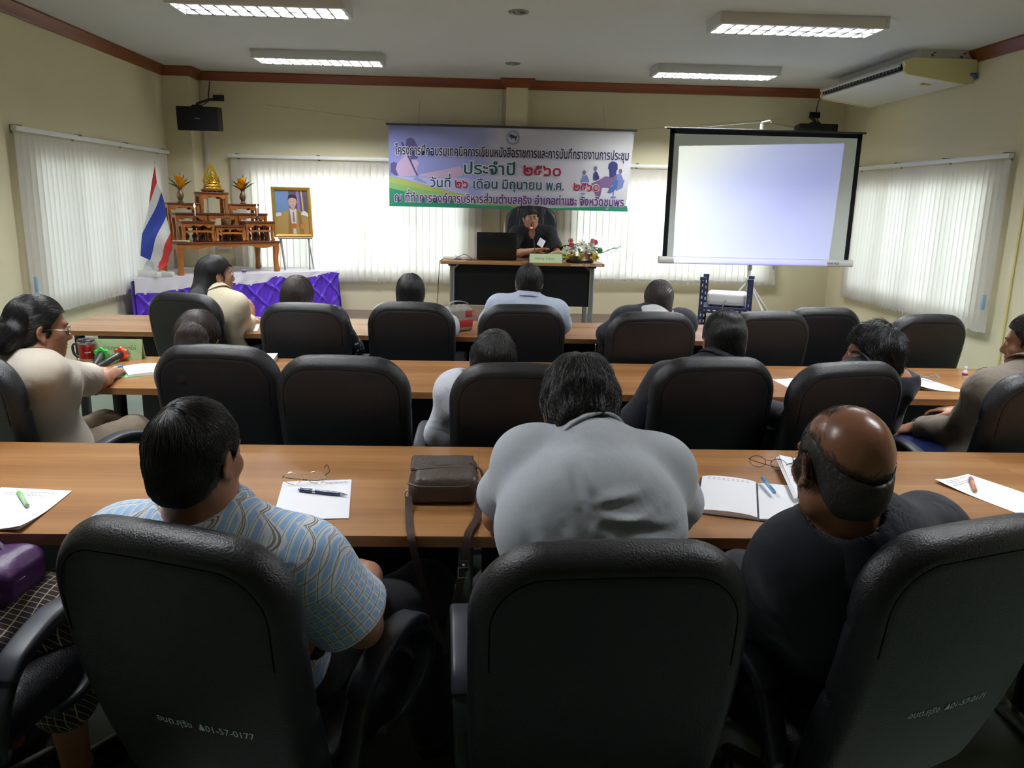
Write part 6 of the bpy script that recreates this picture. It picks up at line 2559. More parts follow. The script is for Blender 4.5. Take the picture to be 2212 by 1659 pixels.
def head_parts(s, H, R, hs, female=False, k=1.0):
    def L(x, y, z):
        return H + R @ vec(x, y, z) * hs

    def E(c, r, kk, op='u', rot=None):
        RR = R if rot is None else R @ rot
        s.ell(L(*c), vec(*r) * hs, k=kk, op=op, R=RR)
    E((0, -0.012, 0.028), (0.0755, 0.096, 0.088), 0.02)
    E((0, 0.028, -0.040), (0.060, 0.066, 0.074), 0.03)
    E((0, 0.052, -0.082), (0.036, 0.036, 0.030), 0.03)
    E((0, 0.074, -0.098), (0.017, 0.016, 0.015), 0.02)
    for sx_ in (-1, 1):
        E((sx_ * 0.044, 0.052, -0.020), (0.024, 0.026, 0.022), 0.02)
        E((sx_ * 0.052, 0.004, -0.066), (0.018, 0.030, 0.028), 0.025)
    s.cap(L(-0.036, 0.080, 0.024), L(0.036, 0.080, 0.024), 0.011 * hs, k=0.016)
    for sx_ in (-1, 1):
        E((sx_ * 0.031, 0.096, 0.004), (0.018, 0.012, 0.011), 0.012, 's')
        E((sx_ * 0.031, 0.0775, 0.003), (0.0145, 0.0125, 0.0115), 0.004)
    s.cap(L(0, 0.086, 0.012), L(0, 0.106, -0.030), 0.0085 * hs, 0.012 * hs, k=0.010)
    for sx_ in (-1, 1):
        E((sx_ * 0.0125, 0.096, -0.035), (0.009, 0.012, 0.008), 0.008)
    E((0, 0.087, -0.0575), (0.022, 0.011, 0.0065), 0.008)
    E((0, 0.085, -0.0705), (0.019, 0.011, 0.0070), 0.008)
    E((0, 0.100, -0.0640), (0.024, 0.010, 0.0016), 0.003, 's')
    for sx_ in (-1, 1):                                    # ears
        rot = rotm(sx_ * 24, 0, sx_ * 8)
        E((sx_ * 0.0795, -0.004, -0.006), (0.0075, 0.021, 0.032), 0.006, 'u', rot)
        E((sx_ * 0.0855, 0.000, -0.006), (0.0055, 0.012, 0.020), 0.005, 's', rot)
        E((sx_ * 0.078, 0.006, -0.034), (0.006, 0.009, 0.010), 0.006)


def strands(name, sol, seeds, flow, parent, m, L=0.07, npt=7, r0=0.0006, r1=0.0002, lift=0.003, rnd=None, gather=0.0, ends_off=0.0):
    n = len(seeds)
    P = seeds - sol.ev(seeds, False)[:, None] * sol.grad(seeds)
    out = np.empty((n, npt, 3))
    lf = rnd.uniform(-0.0008, 1.0, (n,)) ** 2 * lift
    LL = L * rnd.uniform(0.6, 1.15, (n,))
    jit = rnd.normal(0, 0.16, (n, 3))
    for k in range(npt):
        out[:, k] = P
        t_ = k / (npt - 1)
        g = sol.grad(P)
        f = flow(P) + jit
        f = f - g * (f * g).sum(1)[:, None]
        f /= np.maximum(np.linalg.norm(f, axis=1), 1e-6)[:, None]
        P = P + f * (LL / (npt - 1))[:, None]
        d = sol.ev(P, False) - (lf * (0.3 + t_) + ends_off * t_ * t_)
        P = P - np.clip(d, -0.02, 0.02)[:, None] * sol.grad(P)
    cu = bpy.data.hair_curves.new(name)
    cu.add_curves([npt] * n)
    cu.attributes['position'].data.foreach_set('vector', out.astype(np.float32).ravel())
    ra = cu.attributes.get('radius') or cu.attributes.new('radius', 'FLOAT', 'POINT')
    rr = np.tile(np.linspace(r0, r1, npt), n) * np.repeat(rnd.uniform(0.7, 1.2, n), npt)
    ra.data.foreach_set('value', rr.astype(np.float32))
    cu.materials.append(m)
    o = bpy.data.objects.new(name, cu)
    COL.objects.link(o)
    o.parent = parent
    return o


def sample_mesh(me, n, rnd, keep=None):
    co = np.empty(len(me.vertices) * 3, np.float32)
    me.vertices.foreach_get('co', co)
    co = co.reshape(-1, 3).astype(float)
    if keep is not None:
        co = co[keep(co)]
    i = rnd.integers(0, len(co), n)
    return co[i] + rnd.normal(0, 0.002, (n, 3))


def hair_solid(H, R, hs, style, S_):
    """distance field of the hair volume; everything in head coordinates"""
    s = Solid()
    t_ = S_.get('thick', 0.012)
    ft = S_.get('front', 0.066)
    nape = S_.get('nape', -0.072)
    vol = S_.get('vol', 0.006)

    def ell(q, c, r):
        q = q - vec(*c)
        r = vec(*r)
        k0 = np.sqrt(((q / r) ** 2).sum(1))
        k1 = np.sqrt(((q / r ** 2) ** 2).sum(1))
        return k0 * (k0 - 1) / np.maximum(k1, 1e-9)

    def smx(a, b_, k):
        h_ = np.maximum(k - np.abs(a - b_), 0) / k
        return np.maximum(a, b_) + h_ * h_ * k * 0.25

    def smn(a, b_, k):
        return -smx(-a, -b_, k)

    def f(P):
        q = (P - H) @ R / hs
        d = ell(q, (0, -0.012, 0.028), (0.0755 + t_, 0.096 + t_, 0.088 + t_ + vol))
        d = smn(d, ell(q, (0, -0.048, -0.035), (0.060 + t_ * 0.6, 0.054 + t_ * 0.6, 0.062)), 0.03)
        # face opening
        yl = 0.030 + 0.035 * np.clip((q[:, 2] - 0.02) / 0.05, 0, 1)
        cut = np.maximum(yl - q[:, 1], q[:, 2] - ft - 0.05 * np.abs(q[:, 0]) * S_.get('peak', -1.0))
        d = smx(d, -cut, 0.008)
        d = np.maximum(d, nape - q[:, 2] + 0.03 * np.clip((np.abs(q[:, 0]) - 0.03) / 0.03, 0, 1) * S_.get('round', 0.4))
        if S_.get('ears', True):
            e = ell(np.abs(q) * vec(1, 0, 0) + q * vec(0, 1, 1), (0.086, 0.010, -0.022), (0.030, 0.026, 0.044))
            d = smx(d, -e, 0.006)
            d = smx(d, -np.maximum(-0.020 - q[:, 1], q[:, 2] + 0.040), 0.01)     # no hair on jaw and cheek
        if style == 'bald':
            e = ell(q, S_.get('bc', (0, 0.012, 0.105)), S_.get('br', (0.066, 0.085, 0.072)))
            d = smx(d, -e, 0.012)
        d = d * hs
        return d + S_.get('rough', 0.002) * wob(q, S_.get('rf', 70), S_.get('seed', 1))
    if style != 'none':
        s.fn(f, bound=(H - 0.17 * hs, H + 0.17 * hs))
    for a, b_, ra, rb, k, fl in S_.get('caps', []):
        s.cap(vec(*a), vec(*b_), ra, rb, k=k, flat=fl)
    return s


PEOPLE = {}


def person(key, label, sp, name='person'):
    rnd = np.random.default_rng(sp.get('seed', 3) * 17 + 5)
    Pw = vec(*sp['pelvis'])
    base = vec(Pw[0], Pw[1], sp.get('floor', 0.0))
    W = lambda p: vec(*p) - base
    P, N, H = W(sp['pelvis']), W(sp['neck']), W(sp['head'])
    hs = sp.get('hs', 0.95)
    fem = sp.get('fem', False)
    g = sp.get('girth', 1.0)
    R = rotm(*sp.get('hrot', (0, 0, 0)))
    up = unit(N - P)
    ya = R2(sp.get('syaw', 0))
    xl = vec(math.cos(ya), math.sin(ya), 0)
    xl = unit(xl - up * (xl @ up) + vec(0, 0, sp.get('tilt', 0)))
    fw = np.cross(up, xl)
    Lt = np.linalg.norm(N - P)
    py = R2(sp.get('pyaw', sp.get('syaw', 0)))
    pf, pr = vec(-math.sin(py), math.cos(py), 0), vec(math.cos(py), math.sin(py), 0)
    hunch = sp.get('hunch', 0.03)
    C = P + up * 0.66 * Lt - fw * hunch
    Wst = P + up * 0.32 * Lt - fw * hunch * 0.4
    sw = sp.get('sw', 0.165 if not fem else 0.148)
    SR_ = W(sp['sr']) if 'sr' in sp else N - up * 0.055 + xl * sw - fw * 0.005
    SL_ = W(sp['sl']) if 'sl' in sp else N - up * 0.055 - xl * sw - fw * 0.005
    EL_, WL_ = W(sp['el']), W(sp['wl'])
    ER_, WR_ = W(sp['er']), W(sp['wr'])
    af = 0.86 if fem else 1.0
    af *= sp.get('arm', 1.0)
    FR = np.stack([xl, fw, up], 1)

    def torso(s, e, k=0.05, low=True):
        s.ell(P + up * 0.03, vec(0.165 * g + e, 0.125 * g + e, 0.12 + e), k=k, R=FR)
        s.cap(P + up * 0.05, Wst, 0.125 * g + e, 0.120 * g + e, k=k, flat=(fw, 0.86))
        s.cap(Wst, C, 0.122 * g + e, 0.135 * g + e, k=k, flat=(fw, 0.82))
        s.ell(C + up * 0.01, vec(0.158 * g + e, 0.108 * g + e, 0.165 + e), k=k, R=FR)
        s.cap(SL_ * 0.88 + SR_ * 0.12, SR_ * 0.88 + SL_ * 0.12, 0.052 + e, k=0.06)
        if fem:
            for q in (-1, 1):
                s.ell(C + up * 0.0 + fw * 0.085 + xl * q * 0.065, vec(0.06, 0.05, 0.06) + e * 0.8, k=0.04, R=FR)

    def shoulders(s, e, k=0.05):
        for S0 in (SL_, SR_):
            s.ell(S0 - up * 0.015, vec(0.050, 0.052, 0.056) * (0.9 if fem else 1) + e, k=0.07, R=FR)
            s.cap(N + up * 0.002 - fw * 0.012, S0 * 0.9 + N * 0.1, 0.040 + e, 0.044 + e, k=0.06)

    hb = H + R @ vec(0, -0.018, -0.055) * hs
    nr = (0.056 if not fem else 0.046) * sp.get('neckr', 1.0)
    body = Solid()
    torso(body, 0)
    shoulders(body, 0)
    body.cap(N - up * 0.04, hb, nr * 1.12, nr, k=0.03)
    head_parts(body, H, R, hs, fem)
    for S0, E0, W0, sd in ((SL_, EL_, WL_, -1), (SR_, ER_, WR_, 1)):
        body.cap(S0, E0, 0.050 * af, 0.040 * af, k=0.02)
        body.cap(E0, E0 * 0.6 + W0 * 0.4, 0.040 * af, 0.041 * af, k=0.02)
        body.cap(E0 * 0.6 + W0 * 0.4, W0, 0.040 * af, 0.027 * af, k=0.02)
    hl, hr = sp.get('hl', {}), sp.get('hr', {})
    add_hand(body, WL_, hl.get('d', WL_ - EL_), hl.get('n', (0, 0, 1)), -1, hl.get('curl', 0.45), 0.88 if fem else 0.95)
    add_hand(body, WR_, hr.get('d', WR_ - ER_), hr.get('n', (0, 0, 1)), 1, hr.get('curl', 0.45), 0.88 if fem else 0.95)
    legs = []
    for q in (-1, 1):
        hip = P + pr * q * 0.088 - vec(0, 0, 0.0)
        kn = W(sp['kl' if q < 0 else 'kr']) if ('kl' if q < 0 else 'kr') in sp else hip + pf * 0.41 + pr * q * 0.05 + vec(0, 0, -0.005)
        an = kn + pf * sp.get('shin', 0.04) + vec(0, 0, 0)
        an[2] = 0.085
        to = an + pf * 0.14 + pr * q * 0.03
        to[2] = 0.035
        legs.append((hip, kn, an, to))
        body.cap(hip, kn, 0.080 * g, 0.054, k=0.03)
        body.cap(kn, kn * 0.65 + an * 0.35, 0.052, 0.054, k=0.02)
        body.cap(kn * 0.65 + an * 0.35, an, 0.054, 0.036, k=0.02)
        body.cap(an - vec(0, 0, 0.03), to, 0.038, 0.028, k=0.02)
    h = sp.get('h', 0.008)
    me = body.mesh(name, h, 1)
    root = link_mesh(name, me, SKIN[sp.get('skin', 'mid')])
    root.location = base
    tag(root, label, 'person')

    # ------------ face
    if sp.get('face'):
        for q in (-1, 1):
            b = MB()
            b.ball(H + R @ vec(q * 0.031, 0.0795, 0.003) * hs, 0.0125 * hs, 14)
            o = b.build('eye', M_EYEW, root)
            b = MB()
            look = R @ vec(0.12 * sp.get('gaze', 0), 1, -0.05)
            b.ball(H + (R @ vec(q * 0.031, 0.0795, 0.003)) * hs + look * 0.0078 * hs, 0.0062 * hs, 12)
            b.build('iris', M_IRIS, o)
            b = MB()
            pts = [H + R @ vec(q * x, y, z) * hs for x, y, z in ((0.014, 0.0935, 0.019), (0.026, 0.0930, 0.0245), (0.038, 0.0860, 0.0245), (0.047, 0.0760, 0.019))]
            b.tube(bez(pts, 3), [0.0028 * hs] * 4 + [0.0024 * hs] * 3 + [0.0016 * hs] * 3, 6)
            b.build('eyebrow', HAIR[sp.get('hair', 'black')][0], root)
        s = Solid()
        for zc, rz in ((-0.0585, 0.0062), (-0.0702, 0.0066)):
            s.ell(H + R @ vec(0, 0.0885, zc) * hs, vec(0.020, 0.0105, rz) * hs, k=0.002, R=R)
        s.ell(H + R @ vec(0, 0.1005, -0.0645) * hs, vec(0.022, 0.010, 0.0022) * hs, k=0.002, op='s', R=R)
        s.build('lips', M_LIP, root, h=0.0025)

    # ------------ clothes
    e = sp.get('ease', 0.012)
    sleeve = sp.get('sleeve', 'short')
    sh = Solid()
    torso(sh, e, 0.06)
    shoulders(sh, e, 0.06)
    cuffs = []
    for S0, E0, W0 in ((SL_, EL_, WL_), (SR_, ER_, WR_)):
        ax = unit(E0 - S0)
        if sleeve == 'short':
            fr = sp.get('slen', 0.72)
            c = S0 + (E0 - S0) * fr
            sh.cap(S0, c + ax * 0.03, 0.058 * af + e, (0.056 + sp.get('flare', 0.010)) * af + e, k=0.05)
            cuffs.append((c, ax, 0.048 * af + 0.35 * e, 0.056 * af + 0.010 + e))
        elif sleeve == 'long':
            sh.cap(S0, E0, 0.056 * af + e, 0.048 * af + e, k=0.05)
            ax = unit(W0 - E0)
            c = E0 + (W0 - E0) * sp.get('slen', 0.97)
            sh.cap(E0, c + ax * 0.02, 0.048 * af + e, 0.034 * af + e, k=0.03)
            cuffs.append((c, ax, 0.030 * af + 0.3 * e, 0.036 * af + e))
    hem = sp.get('hem', 0.10)
    for c, ax, ri, ro in cuffs:
        sh.fn(lambda Q, c=c, ax=ax, ro=ro: np.maximum(-((Q - c) @ ax), np.linalg.norm(Q - c, axis=1) - ro * 2.0), k=0.004, op='s')
        sh.cap(c - ax * 0.012, c + ax * 0.05, ri, ri * 1.05, k=0.004, op='s')
    # neck opening
    nd = unit(hb - N)
    sh.cap(N + nd * 0.005, N + nd * 0.2, nr * 1.12 + 0.004, nr * 1.1 + 0.004, k=0.006, op='s')
    sh.fn(lambda Q: np.maximum(0.055 - (Q - N) @ nd, np.linalg.norm(Q - N - np.outer((Q - N) @ nd, nd), axis=1) - 0.075), k=0.01, op='s')
    vn = sp.get('vneck')
    if vn:
        sh.ell(N + fw * 0.075 - up * 0.03, vec(0.040, 0.09, 0.085) * vn, k=0.006, op='s', R=FR)
    amp, wf, ws = sp.get('wk', 0.0035), sp.get('wf', 34), sp.get('seed', 3)

    def disp(Q):
        q = (Q - P) @ FR
        u = q[:, 2] * 0.9 + 0.7 * np.abs(q[:, 0]) + 0.03 * wob(Q, 9, ws)
        fold = np.sin(u * wf * 1.6 + 2.2 * wob(Q, 11, ws + 2))
        soft = wob(Q, wf * 0.6, ws)
        mask = 0.5 + 0.5 * wob(Q, 7, ws + 5)
        cr = 0.0
        back = np.clip(-q[:, 1] / 0.05, 0, 1)
        for (xa, za), (xb, zb), wd, dp in sp.get('creases', []):
            A_, B_ = np.array([xa - base[0], za]), np.array([xb - base[0], zb])
            X_ = Q[:, [0, 2]] - A_
            bb = B_ - A_
            tt = np.clip((X_ @ bb) / (bb @ bb), 0, 1)
            sd_ = X_ - tt[:, None] * bb
            nr_ = sd_ @ (np.array([-bb[1], bb[0]]) / np.linalg.norm(bb))
            ln_ = np.linalg.norm(sd_, axis=1)
            fade = np.sin(PI * np.clip(tt, 0.08, 0.92))
            cr = cr + dp * back * fade * (np.exp(-(ln_ / wd) ** 2) - 0.8 * np.exp(-(((ln_ - 1.5 * wd) / wd) ** 2)) * (nr_ < 0))
        return -amp * (0.8 * fold * mask + 0.8 * soft) - cr
    sh.disp = disp
    # hem plane
    sh.fn(lambda Q: np.maximum((Q - P) @ up + hem, np.linalg.norm(Q - P, axis=1) - 0.32), k=0.004, op='s')
    nm = sp.get('top', 'shirt')
    me = sh.mesh(nm, sp.get('hc', max(0.006, h)), 1)
    co = np.empty(len(me.vertices) * 3, np.float32)
    me.vertices.foreach_get('co', co)
    co = co.reshape(-1, 3).astype(float)
    # cloth coordinates: across / along the trunk, around / along the sleeves
    q = (co - P) @ FR
    uv = np.stack([q[:, 0], q[:, 2] + 0.4 * np.abs(q[:, 1]), 0 * q[:, 0]], 1)
    for S0, E0 in ((SL_, EL_), (SR_, ER_)):
        ax = unit(E0 - S0)
        t_ = (co - S0) @ ax
        rad = co - S0 - t_[:, None] * ax
        m_ = (t_ > 0.035) & (np.linalg.norm(rad, axis=1) < 0.11)
        e1 = unit(np.cross(ax, vec(0.2, 1, 0.1)))
        e2 = np.cross(ax, e1)
        an_ = np.arctan2(rad @ e2, rad @ e1) * 0.07
        uv[m_] = np.stack([an_[m_], t_[m_], 0 * t_[m_]], 1)
    at_ = me.attributes.new('cloth', 'FLOAT_VECTOR', 'POINT')
    at_.data.foreach_set('vector', uv.astype(np.float32).ravel())
    shirt = link_mesh(nm, me, M_SH[sp['shirt']], root)

    # collar
    col = sp.get('collar', 'fold')
    if col:
        cs = Solid()
        c0, c1 = N + nd * 0.012, N + nd * sp.get('chgt', 0.052)
        rn = nr * 1.12

        def ring(Q, flare=sp.get('cflare', 0.028)):
            z = (Q - c0) @ nd
            rv = Q - c0 - z[:, None] * nd
            r = np.linalg.norm(rv, axis=1)
            hgt = np.linalg.norm(c1 - c0)
            fy = rv @ fw / np.maximum(r, 1e-6)
            zt = hgt - 0.018 * np.clip(fy, 0, 1) - sp.get('cdrop', 0.0) * np.clip(fy, 0, 1)
            inner = rn + 0.006
            r1 = inner + flare * np.clip((zt - z) / hgt, 0, 1.4) ** 0.8
            d_ = np.abs(r - r1) - 0.0045
            d_ = np.maximum(d_, np.maximum(z - zt, -0.008 - z + 0.004 * fy))
            gap = np.where(fy > 0.86, (fy - 0.86) * 0.08, -1)
            return np.maximum(d_ * 0.8, gap)
        cs.fn(ring, bound=(c0 - 0.13, c0 + 0.13))
        me = cs.mesh('collar', 0.0042 if h < 0.007 else 0.0055, 1)
        cc = np.empty(len(me.vertices) * 3, np.float32)
        me.vertices.foreach_get('co', cc)
        cc = cc.reshape(-1, 3).astype(float)
        q = (cc - P) @ FR
        at_ = me.attributes.new('cloth', 'FLOAT_VECTOR', 'POINT')
        at_.data.foreach_set('vector', np.stack([q[:, 0], q[:, 2], 0 * q[:, 0]], 1).astype(np.float32).ravel())
        link_mesh('collar', me, M_SH[sp.get('colmat', sp['shirt'])], shirt)

    # trousers / skirt and shoes
    tr = Solid()
    ex = 0.013
    tr.ell(P + up * 0.0, vec(0.17 * g + ex, 0.13 * g + ex, 0.115 + ex), k=0.05, R=FR)
    low = sp.get('lower', 'trouser')
    for hip, kn, an, to in legs:
        if low == 'check':
            tr.cap(hip, kn, 0.10 * g, 0.085, k=0.10)
            tr.cap(kn, kn + (an - kn) * 0.55, 0.085, 0.085, k=0.10)
        else:
            tr.cap(hip, kn, 0.082 * g + ex, 0.060 + ex, k=0.04)
            tr.cap(kn, an + vec(0, 0, 0.02), 0.060 + ex, 0.050 + ex, k=0.03)
    tr.disp = lambda Q: 0.003 * wob(Q, 40, 3)
    me = tr.mesh('trousers' if low != 'check' else 'skirt', max(0.009, h * 1.3), 1)
    cc = np.empty(len(me.vertices) * 3, np.float32)
    me.vertices.foreach_get('co', cc)
    cc = cc.reshape(-1, 3).astype(float)
    at_ = me.attributes.new('cloth', 'FLOAT_VECTOR', 'POINT')
    at_.data.foreach_set('vector', np.stack([cc @ pr, cc @ pf + cc[:, 2] * 0.9, 0 * cc[:, 0]], 1).astype(np.float32).ravel())
    link_mesh('trousers' if low != 'check' else 'skirt', me, M_SH[low], root)
    for hip, kn, an, to in legs:
        s = Solid()
        s.cap(an - vec(0, 0, 0.035), to + pf * 0.02, 0.046, 0.036, k=0.02)
        s.fn(lambda Q: 0.003 - Q[:, 2], k=0.004, op='i')
        s.build('shoe', M_SHOE, root, h=0.010)

    # ------------ hair
    st_ = sp.get('style', 'short')
    hm = HAIR[sp.get('hair', 'black')]
    S_ = dict(sp.get('hp', {}))
    S_['caps'] = [((W(a), W(b_), ra, rb, k, fl)) for a, b_, ra, rb, k, fl in S_.get('caps', [])]
    hsol = hair_solid(H, R, hs, st_, S_)
    me = hsol.mesh('hair', min(0.006, h), 1)
    hair = link_mesh('hair', me, hm[0], root)
    crown = H + R @ vec(*sp.get('crown', (0.012, -0.055, 0.10))) * hs
    axis = unit(crown - H)
    mode = sp.get('comb', 'crown')

    def flow(Q):
        q = Q - crown
        v = q - np.outer(q @ axis, axis)
        v = v / np.maximum(np.linalg.norm(v, axis=1), 1e-4)[:, None]
        if mode == 'back':
            v = np.tile(R @ vec(0, -1, -0.25), (len(Q), 1)) + 0.25 * v
            lo_ = ((Q - H) @ R)[:, 1] < -0.04 * hs
            v[lo_] += vec(0, 0, -1.2)
        elif mode == 'down':
            v = 0.55 * v + np.tile(vec(0, 0, -1.0), (len(Q), 1))
        else:
            v = v + vec(0, 0, -0.35)
        return v
    ns = sp.get('ns', 3000)
    if ns:
        seeds = sample_mesh(hair.data, ns, rnd)
        if st_ == 'bald':
            seeds = seeds + rnd.normal(0, 0.007, seeds.shape)
            hsol = Solid()
            head_parts(hsol, H, R, hs)
            wis = np.stack([rnd.uniform(-0.055, 0.055, 500), rnd.uniform(-0.02, 0.07, 500), np.full(500, 0.12)], 1) * hs
            seeds = np.concatenate([seeds, H + wis @ R.T])
        strands('hair_strands', hsol, seeds, flow, hair, hm[1], sp.get('sl_', 0.05), 7, sp.get('sr_', 0.0009), 0.0003, sp.get('lift', 0.004), rnd, ends_off=sp.get('ends', 0.0))
    PEOPLE[key] = dict(root=root, H=H, R=R, hs=hs, base=base, N=N, FR=FR, P=P, C=C, WL=WL_, WR=WR_, EL=EL_, ER=ER_, SL=SL_, SR=SR_, hair=hair, shirt=shirt, hsol=hsol)
    return root


def lap_arms(x, y, z=0.66, w=0.22, f=0.22):
    """elbows at the sides, hands on the lap / arm rests"""
    return dict(el=(x - w, y + 0.02, z), er=(x + w, y + 0.02, z), wl=(x - w * 0.75, y + 0.02 + f, z + 0.0), wr=(x + w * 0.75, y + 0.02 + f, z + 0.0))


def table_arms(x, y, z=0.79, w=0.24, f=0.20):
    return dict(el=(x - w, y, z), er=(x + w, y, z), wl=(x - 0.06, y + f, z - 0.004), wr=(x + 0.06, y + f, z - 0.004))


# --- nearest row
person('plaid', 'man in a blue plaid short-sleeved shirt, seated in the chair lettered 0177', dict(
    pelvis=(-0.50, 1.62, 0.56), neck=(-0.520, 1.47, 0.962), head=(-0.530, 1.455, 1.088), hrot=(-22, -5, -3), syaw=-14, girth=1.08, hs=0.90, sw=0.185,
    sl=(-0.700, 1.49, 0.885), sr=(-0.330, 1.44, 0.880), el=(-0.80, 1.60, 0.71), wl=(-0.68, 1.82, 0.70), er=(-0.235, 1.50, 0.715), wr=(-0.248, 1.70, 0.735),
    hr=dict(d=(-0.25, 0.9, -0.15), n=(0.35, 0.1, 0.9), curl=0.55), shirt='plaid', sleeve='short', slen=0.80, flare=0.022, ease=0.016, wk=0.003, skin='mid', hair='soft', h=0.0055, hc=0.005,
    style='short', hp=dict(thick=0.008, nape=-0.080, vol=0.005, rough=0.003, rf=60, seed=2), ns=11000, sl_=0.055, sr_=0.0007, lift=0.004, crown=(-0.01, -0.055, 0.10), kr=(-0.14, 1.98, 0.555), kl=(-0.62, 2.0, 0.555), hem=0.16, seed=4, face=True, cflare=0.026))
person('polo', 'man in a grey polo shirt leaning over the nearest table, head bowed', dict(
    pelvis=(0.235, 1.54, 0.56), neck=(0.245, 1.665, 1.055), head=(0.228, 1.755, 1.110), hrot=(2, -34, 2), syaw=-4, girth=1.14, hs=0.97, hunch=0.045, sw=0.19,
    sl=(0.108, 1.70, 1.000), sr=(0.405, 1.69, 0.985), el=(0.055, 1.900, 0.795), wl=(0.14, 2.12, 0.79), er=(0.510, 1.905, 0.795), wr=(0.36, 2.13, 0.79), arm=1.02,
    shirt='polo', sleeve='short', slen=0.60, flare=0.012, neckr=0.88, ease=0.014, wk=0.0055, wf=20, skin='mid', hair='black', h=0.0055, hc=0.0045, hem=0.13, creases=[((0.205, 1.075), (0.225, 1.005), 0.016, 0.008), ((0.225, 1.005), (0.33, 1.02), 0.012, 0.007), ((0.22, 0.985), (0.40, 0.955), 0.012, 0.008), ((0.255, 0.965), (0.36, 0.985), 0.010, 0.006), ((0.27, 0.93), (0.40, 0.915), 0.012, 0.007), ((0.235, 0.96), (0.36, 0.845), 0.013, 0.008), ((0.185, 0.94), (0.25, 0.84), 0.014, 0.006), ((0.12, 0.95), (0.14, 0.83), 0.016, 0.006), ((0.30, 0.90), (0.40, 0.87), 0.011, 0.006)],
    style='short', hp=dict(thick=0.010, nape=-0.088, vol=0.012, rough=0.004, rf=80, seed=5, round=0.2), ns=13000, sl_=0.085, sr_=0.0009, lift=0.008, ends=0.004, crown=(0.0, -0.02, 0.115), seed=7, cflare=0.022))
person('bald', 'balding man in a dark jacket, seated in the chair lettered 0171', dict(
    pelvis=(0.86, 1.66, 0.56), neck=(0.735, 1.455, 0.950), head=(0.697, 1.435, 1.092), hrot=(9, -8, 4), syaw=14, girth=1.05, hs=1.02, sw=0.185,
    sl=(0.640, 1.46, 0.890), sr=(0.965, 1.57, 0.890), el=(0.625, 1.60, 0.70), wl=(0.66, 1.84, 0.69), er=(1.13, 1.72, 0.70), wr=(1.02, 1.94, 0.70),
    shirt='jacket', top='jacket', sleeve='long', ease=0.022, wk=0.004, skin='bald', hair='grey', h=0.0055, hc=0.0055, hem=0.12,
    style='bald', hp=dict(thick=0.0022, nape=-0.088, vol=0.0, rough=0.0012, rf=70, bc=(0, -0.048, 0.085), br=(0.076, 0.112, 0.112), seed=3), ns=9000, chgt=0.070, sl_=0.014, sr_=0.00045, lift=0.003, crown=(0, 0.0, 0.12), seed=9, cflare=0.055))
person('skirt', 'person cut off by the left edge, in a brown checked skirt with a purple handbag', dict(
    pelvis=(-1.31, 1.56, 0.56), neck=(-1.37, 1.50, 1.0), head=(-1.38, 1.53, 1.12), hrot=(-10, -5, 0), syaw=-10, fem=True, hs=0.93,
    kr=(-1.07, 1.86, 0.545), kl=(-1.30, 1.95, 0.55), el=(-1.56, 1.62, 0.70), wl=(-1.40, 1.78, 0.70), er=(-1.17, 1.58, 0.72), wr=(-1.22, 1.78, 0.72), shirt='darktop', sleeve='long', lower='check', hair='black', ns=1500, h=0.009, seed=11))

# --- middle row
person('bun', 'woman in a beige uniform with a low hair bun, beside the red mug', dict(
    pelvis=(-1.66, 3.05, 0.56), neck=(-1.665, 2.955, 0.985), head=(-1.622, 2.965, 1.082), hrot=(-52, -6, 0), syaw=-38, fem=True, hs=0.98, sw=0.16, hunch=0.02,
    sl=(-1.80, 3.04, 0.945), sr=(-1.575, 2.865, 0.935), el=(-1.80, 3.40, 0.79), wl=(-1.74, 3.62, 0.78), er=(-1.625, 3.385, 0.79), wr=(-1.66, 3.60, 0.78), kr=(-1.50, 3.40, 0.56), kl=(-1.66, 3.48, 0.56),
    shirt='beige', sleeve='short', slen=0.78, flare=0.016, ease=0.012, wk=0.003, skin='mid', hair='black', h=0.006, hc=0.006, lower='khaki', face=True,
    style='long', hp=dict(thick=0.010, nape=-0.066, vol=0.003, front=0.066, ears=False, rough=0.0015, caps=[((-1.665, 2.885, 1.08), (-1.69, 2.86, 1.045), 0.045, 0.040, 0.02, None)]), comb='back', ns=5000, sl_=0.07, sr_=0.0009, lift=0.002, seed=13))
person('brownhair', 'person with straight brown hair in the middle row, in front of the plaid shirt man', dict(
    pelvis=(-1.06, 3.33, 0.56), neck=(-1.10, 3.19, 0.920), head=(-1.134, 3.215, 1.001), hrot=(-6, -10, 3), syaw=-6, fem=True, hs=0.98, **table_arms(-1.08, 3.40, 0.79, 0.2, 0.2),
    shirt='darktop', sleeve='short', hair='brown', style='long', h=0.008, skin='tan', hp=dict(thick=0.011, nape=-0.10, vol=0.004, ears=False, rough=0.0015, caps=[((-1.113, 3.09, 1.03), (-1.11, 3.05, 0.90), 0.062, 0.075, 0.03, ((0, 1, 0), 0.6))]), comb='down', ns=5000, sl_=0.09, sr_=0.0009, lift=0.002, seed=15))
person('white', 'man in a white shirt in the middle row, elbow out to the left', dict(
    pelvis=(0.12, 3.06, 0.56), neck=(0.065, 2.985, 0.875), head=(0.050, 3.01, 0.964), hrot=(-8, -8, 6), syaw=6, hs=1.0, sl=(-0.095, 3.0, 0.855), sr=(0.235, 3.0, 0.85), el=(-0.145, 3.06, 0.665), wl=(-0.02, 3.27, 0.665), er=(0.36, 3.06, 0.67), wr=(0.26, 3.28, 0.67),
    shirt='white', sleeve='long', ease=0.016, hair='soft', h=0.007, hp=dict(thick=0.012, vol=0.008, rough=0.003, seed=6, nape=-0.085), ns=6000, sl_=0.045, sr_=0.0009, lift=0.004, seed=17))
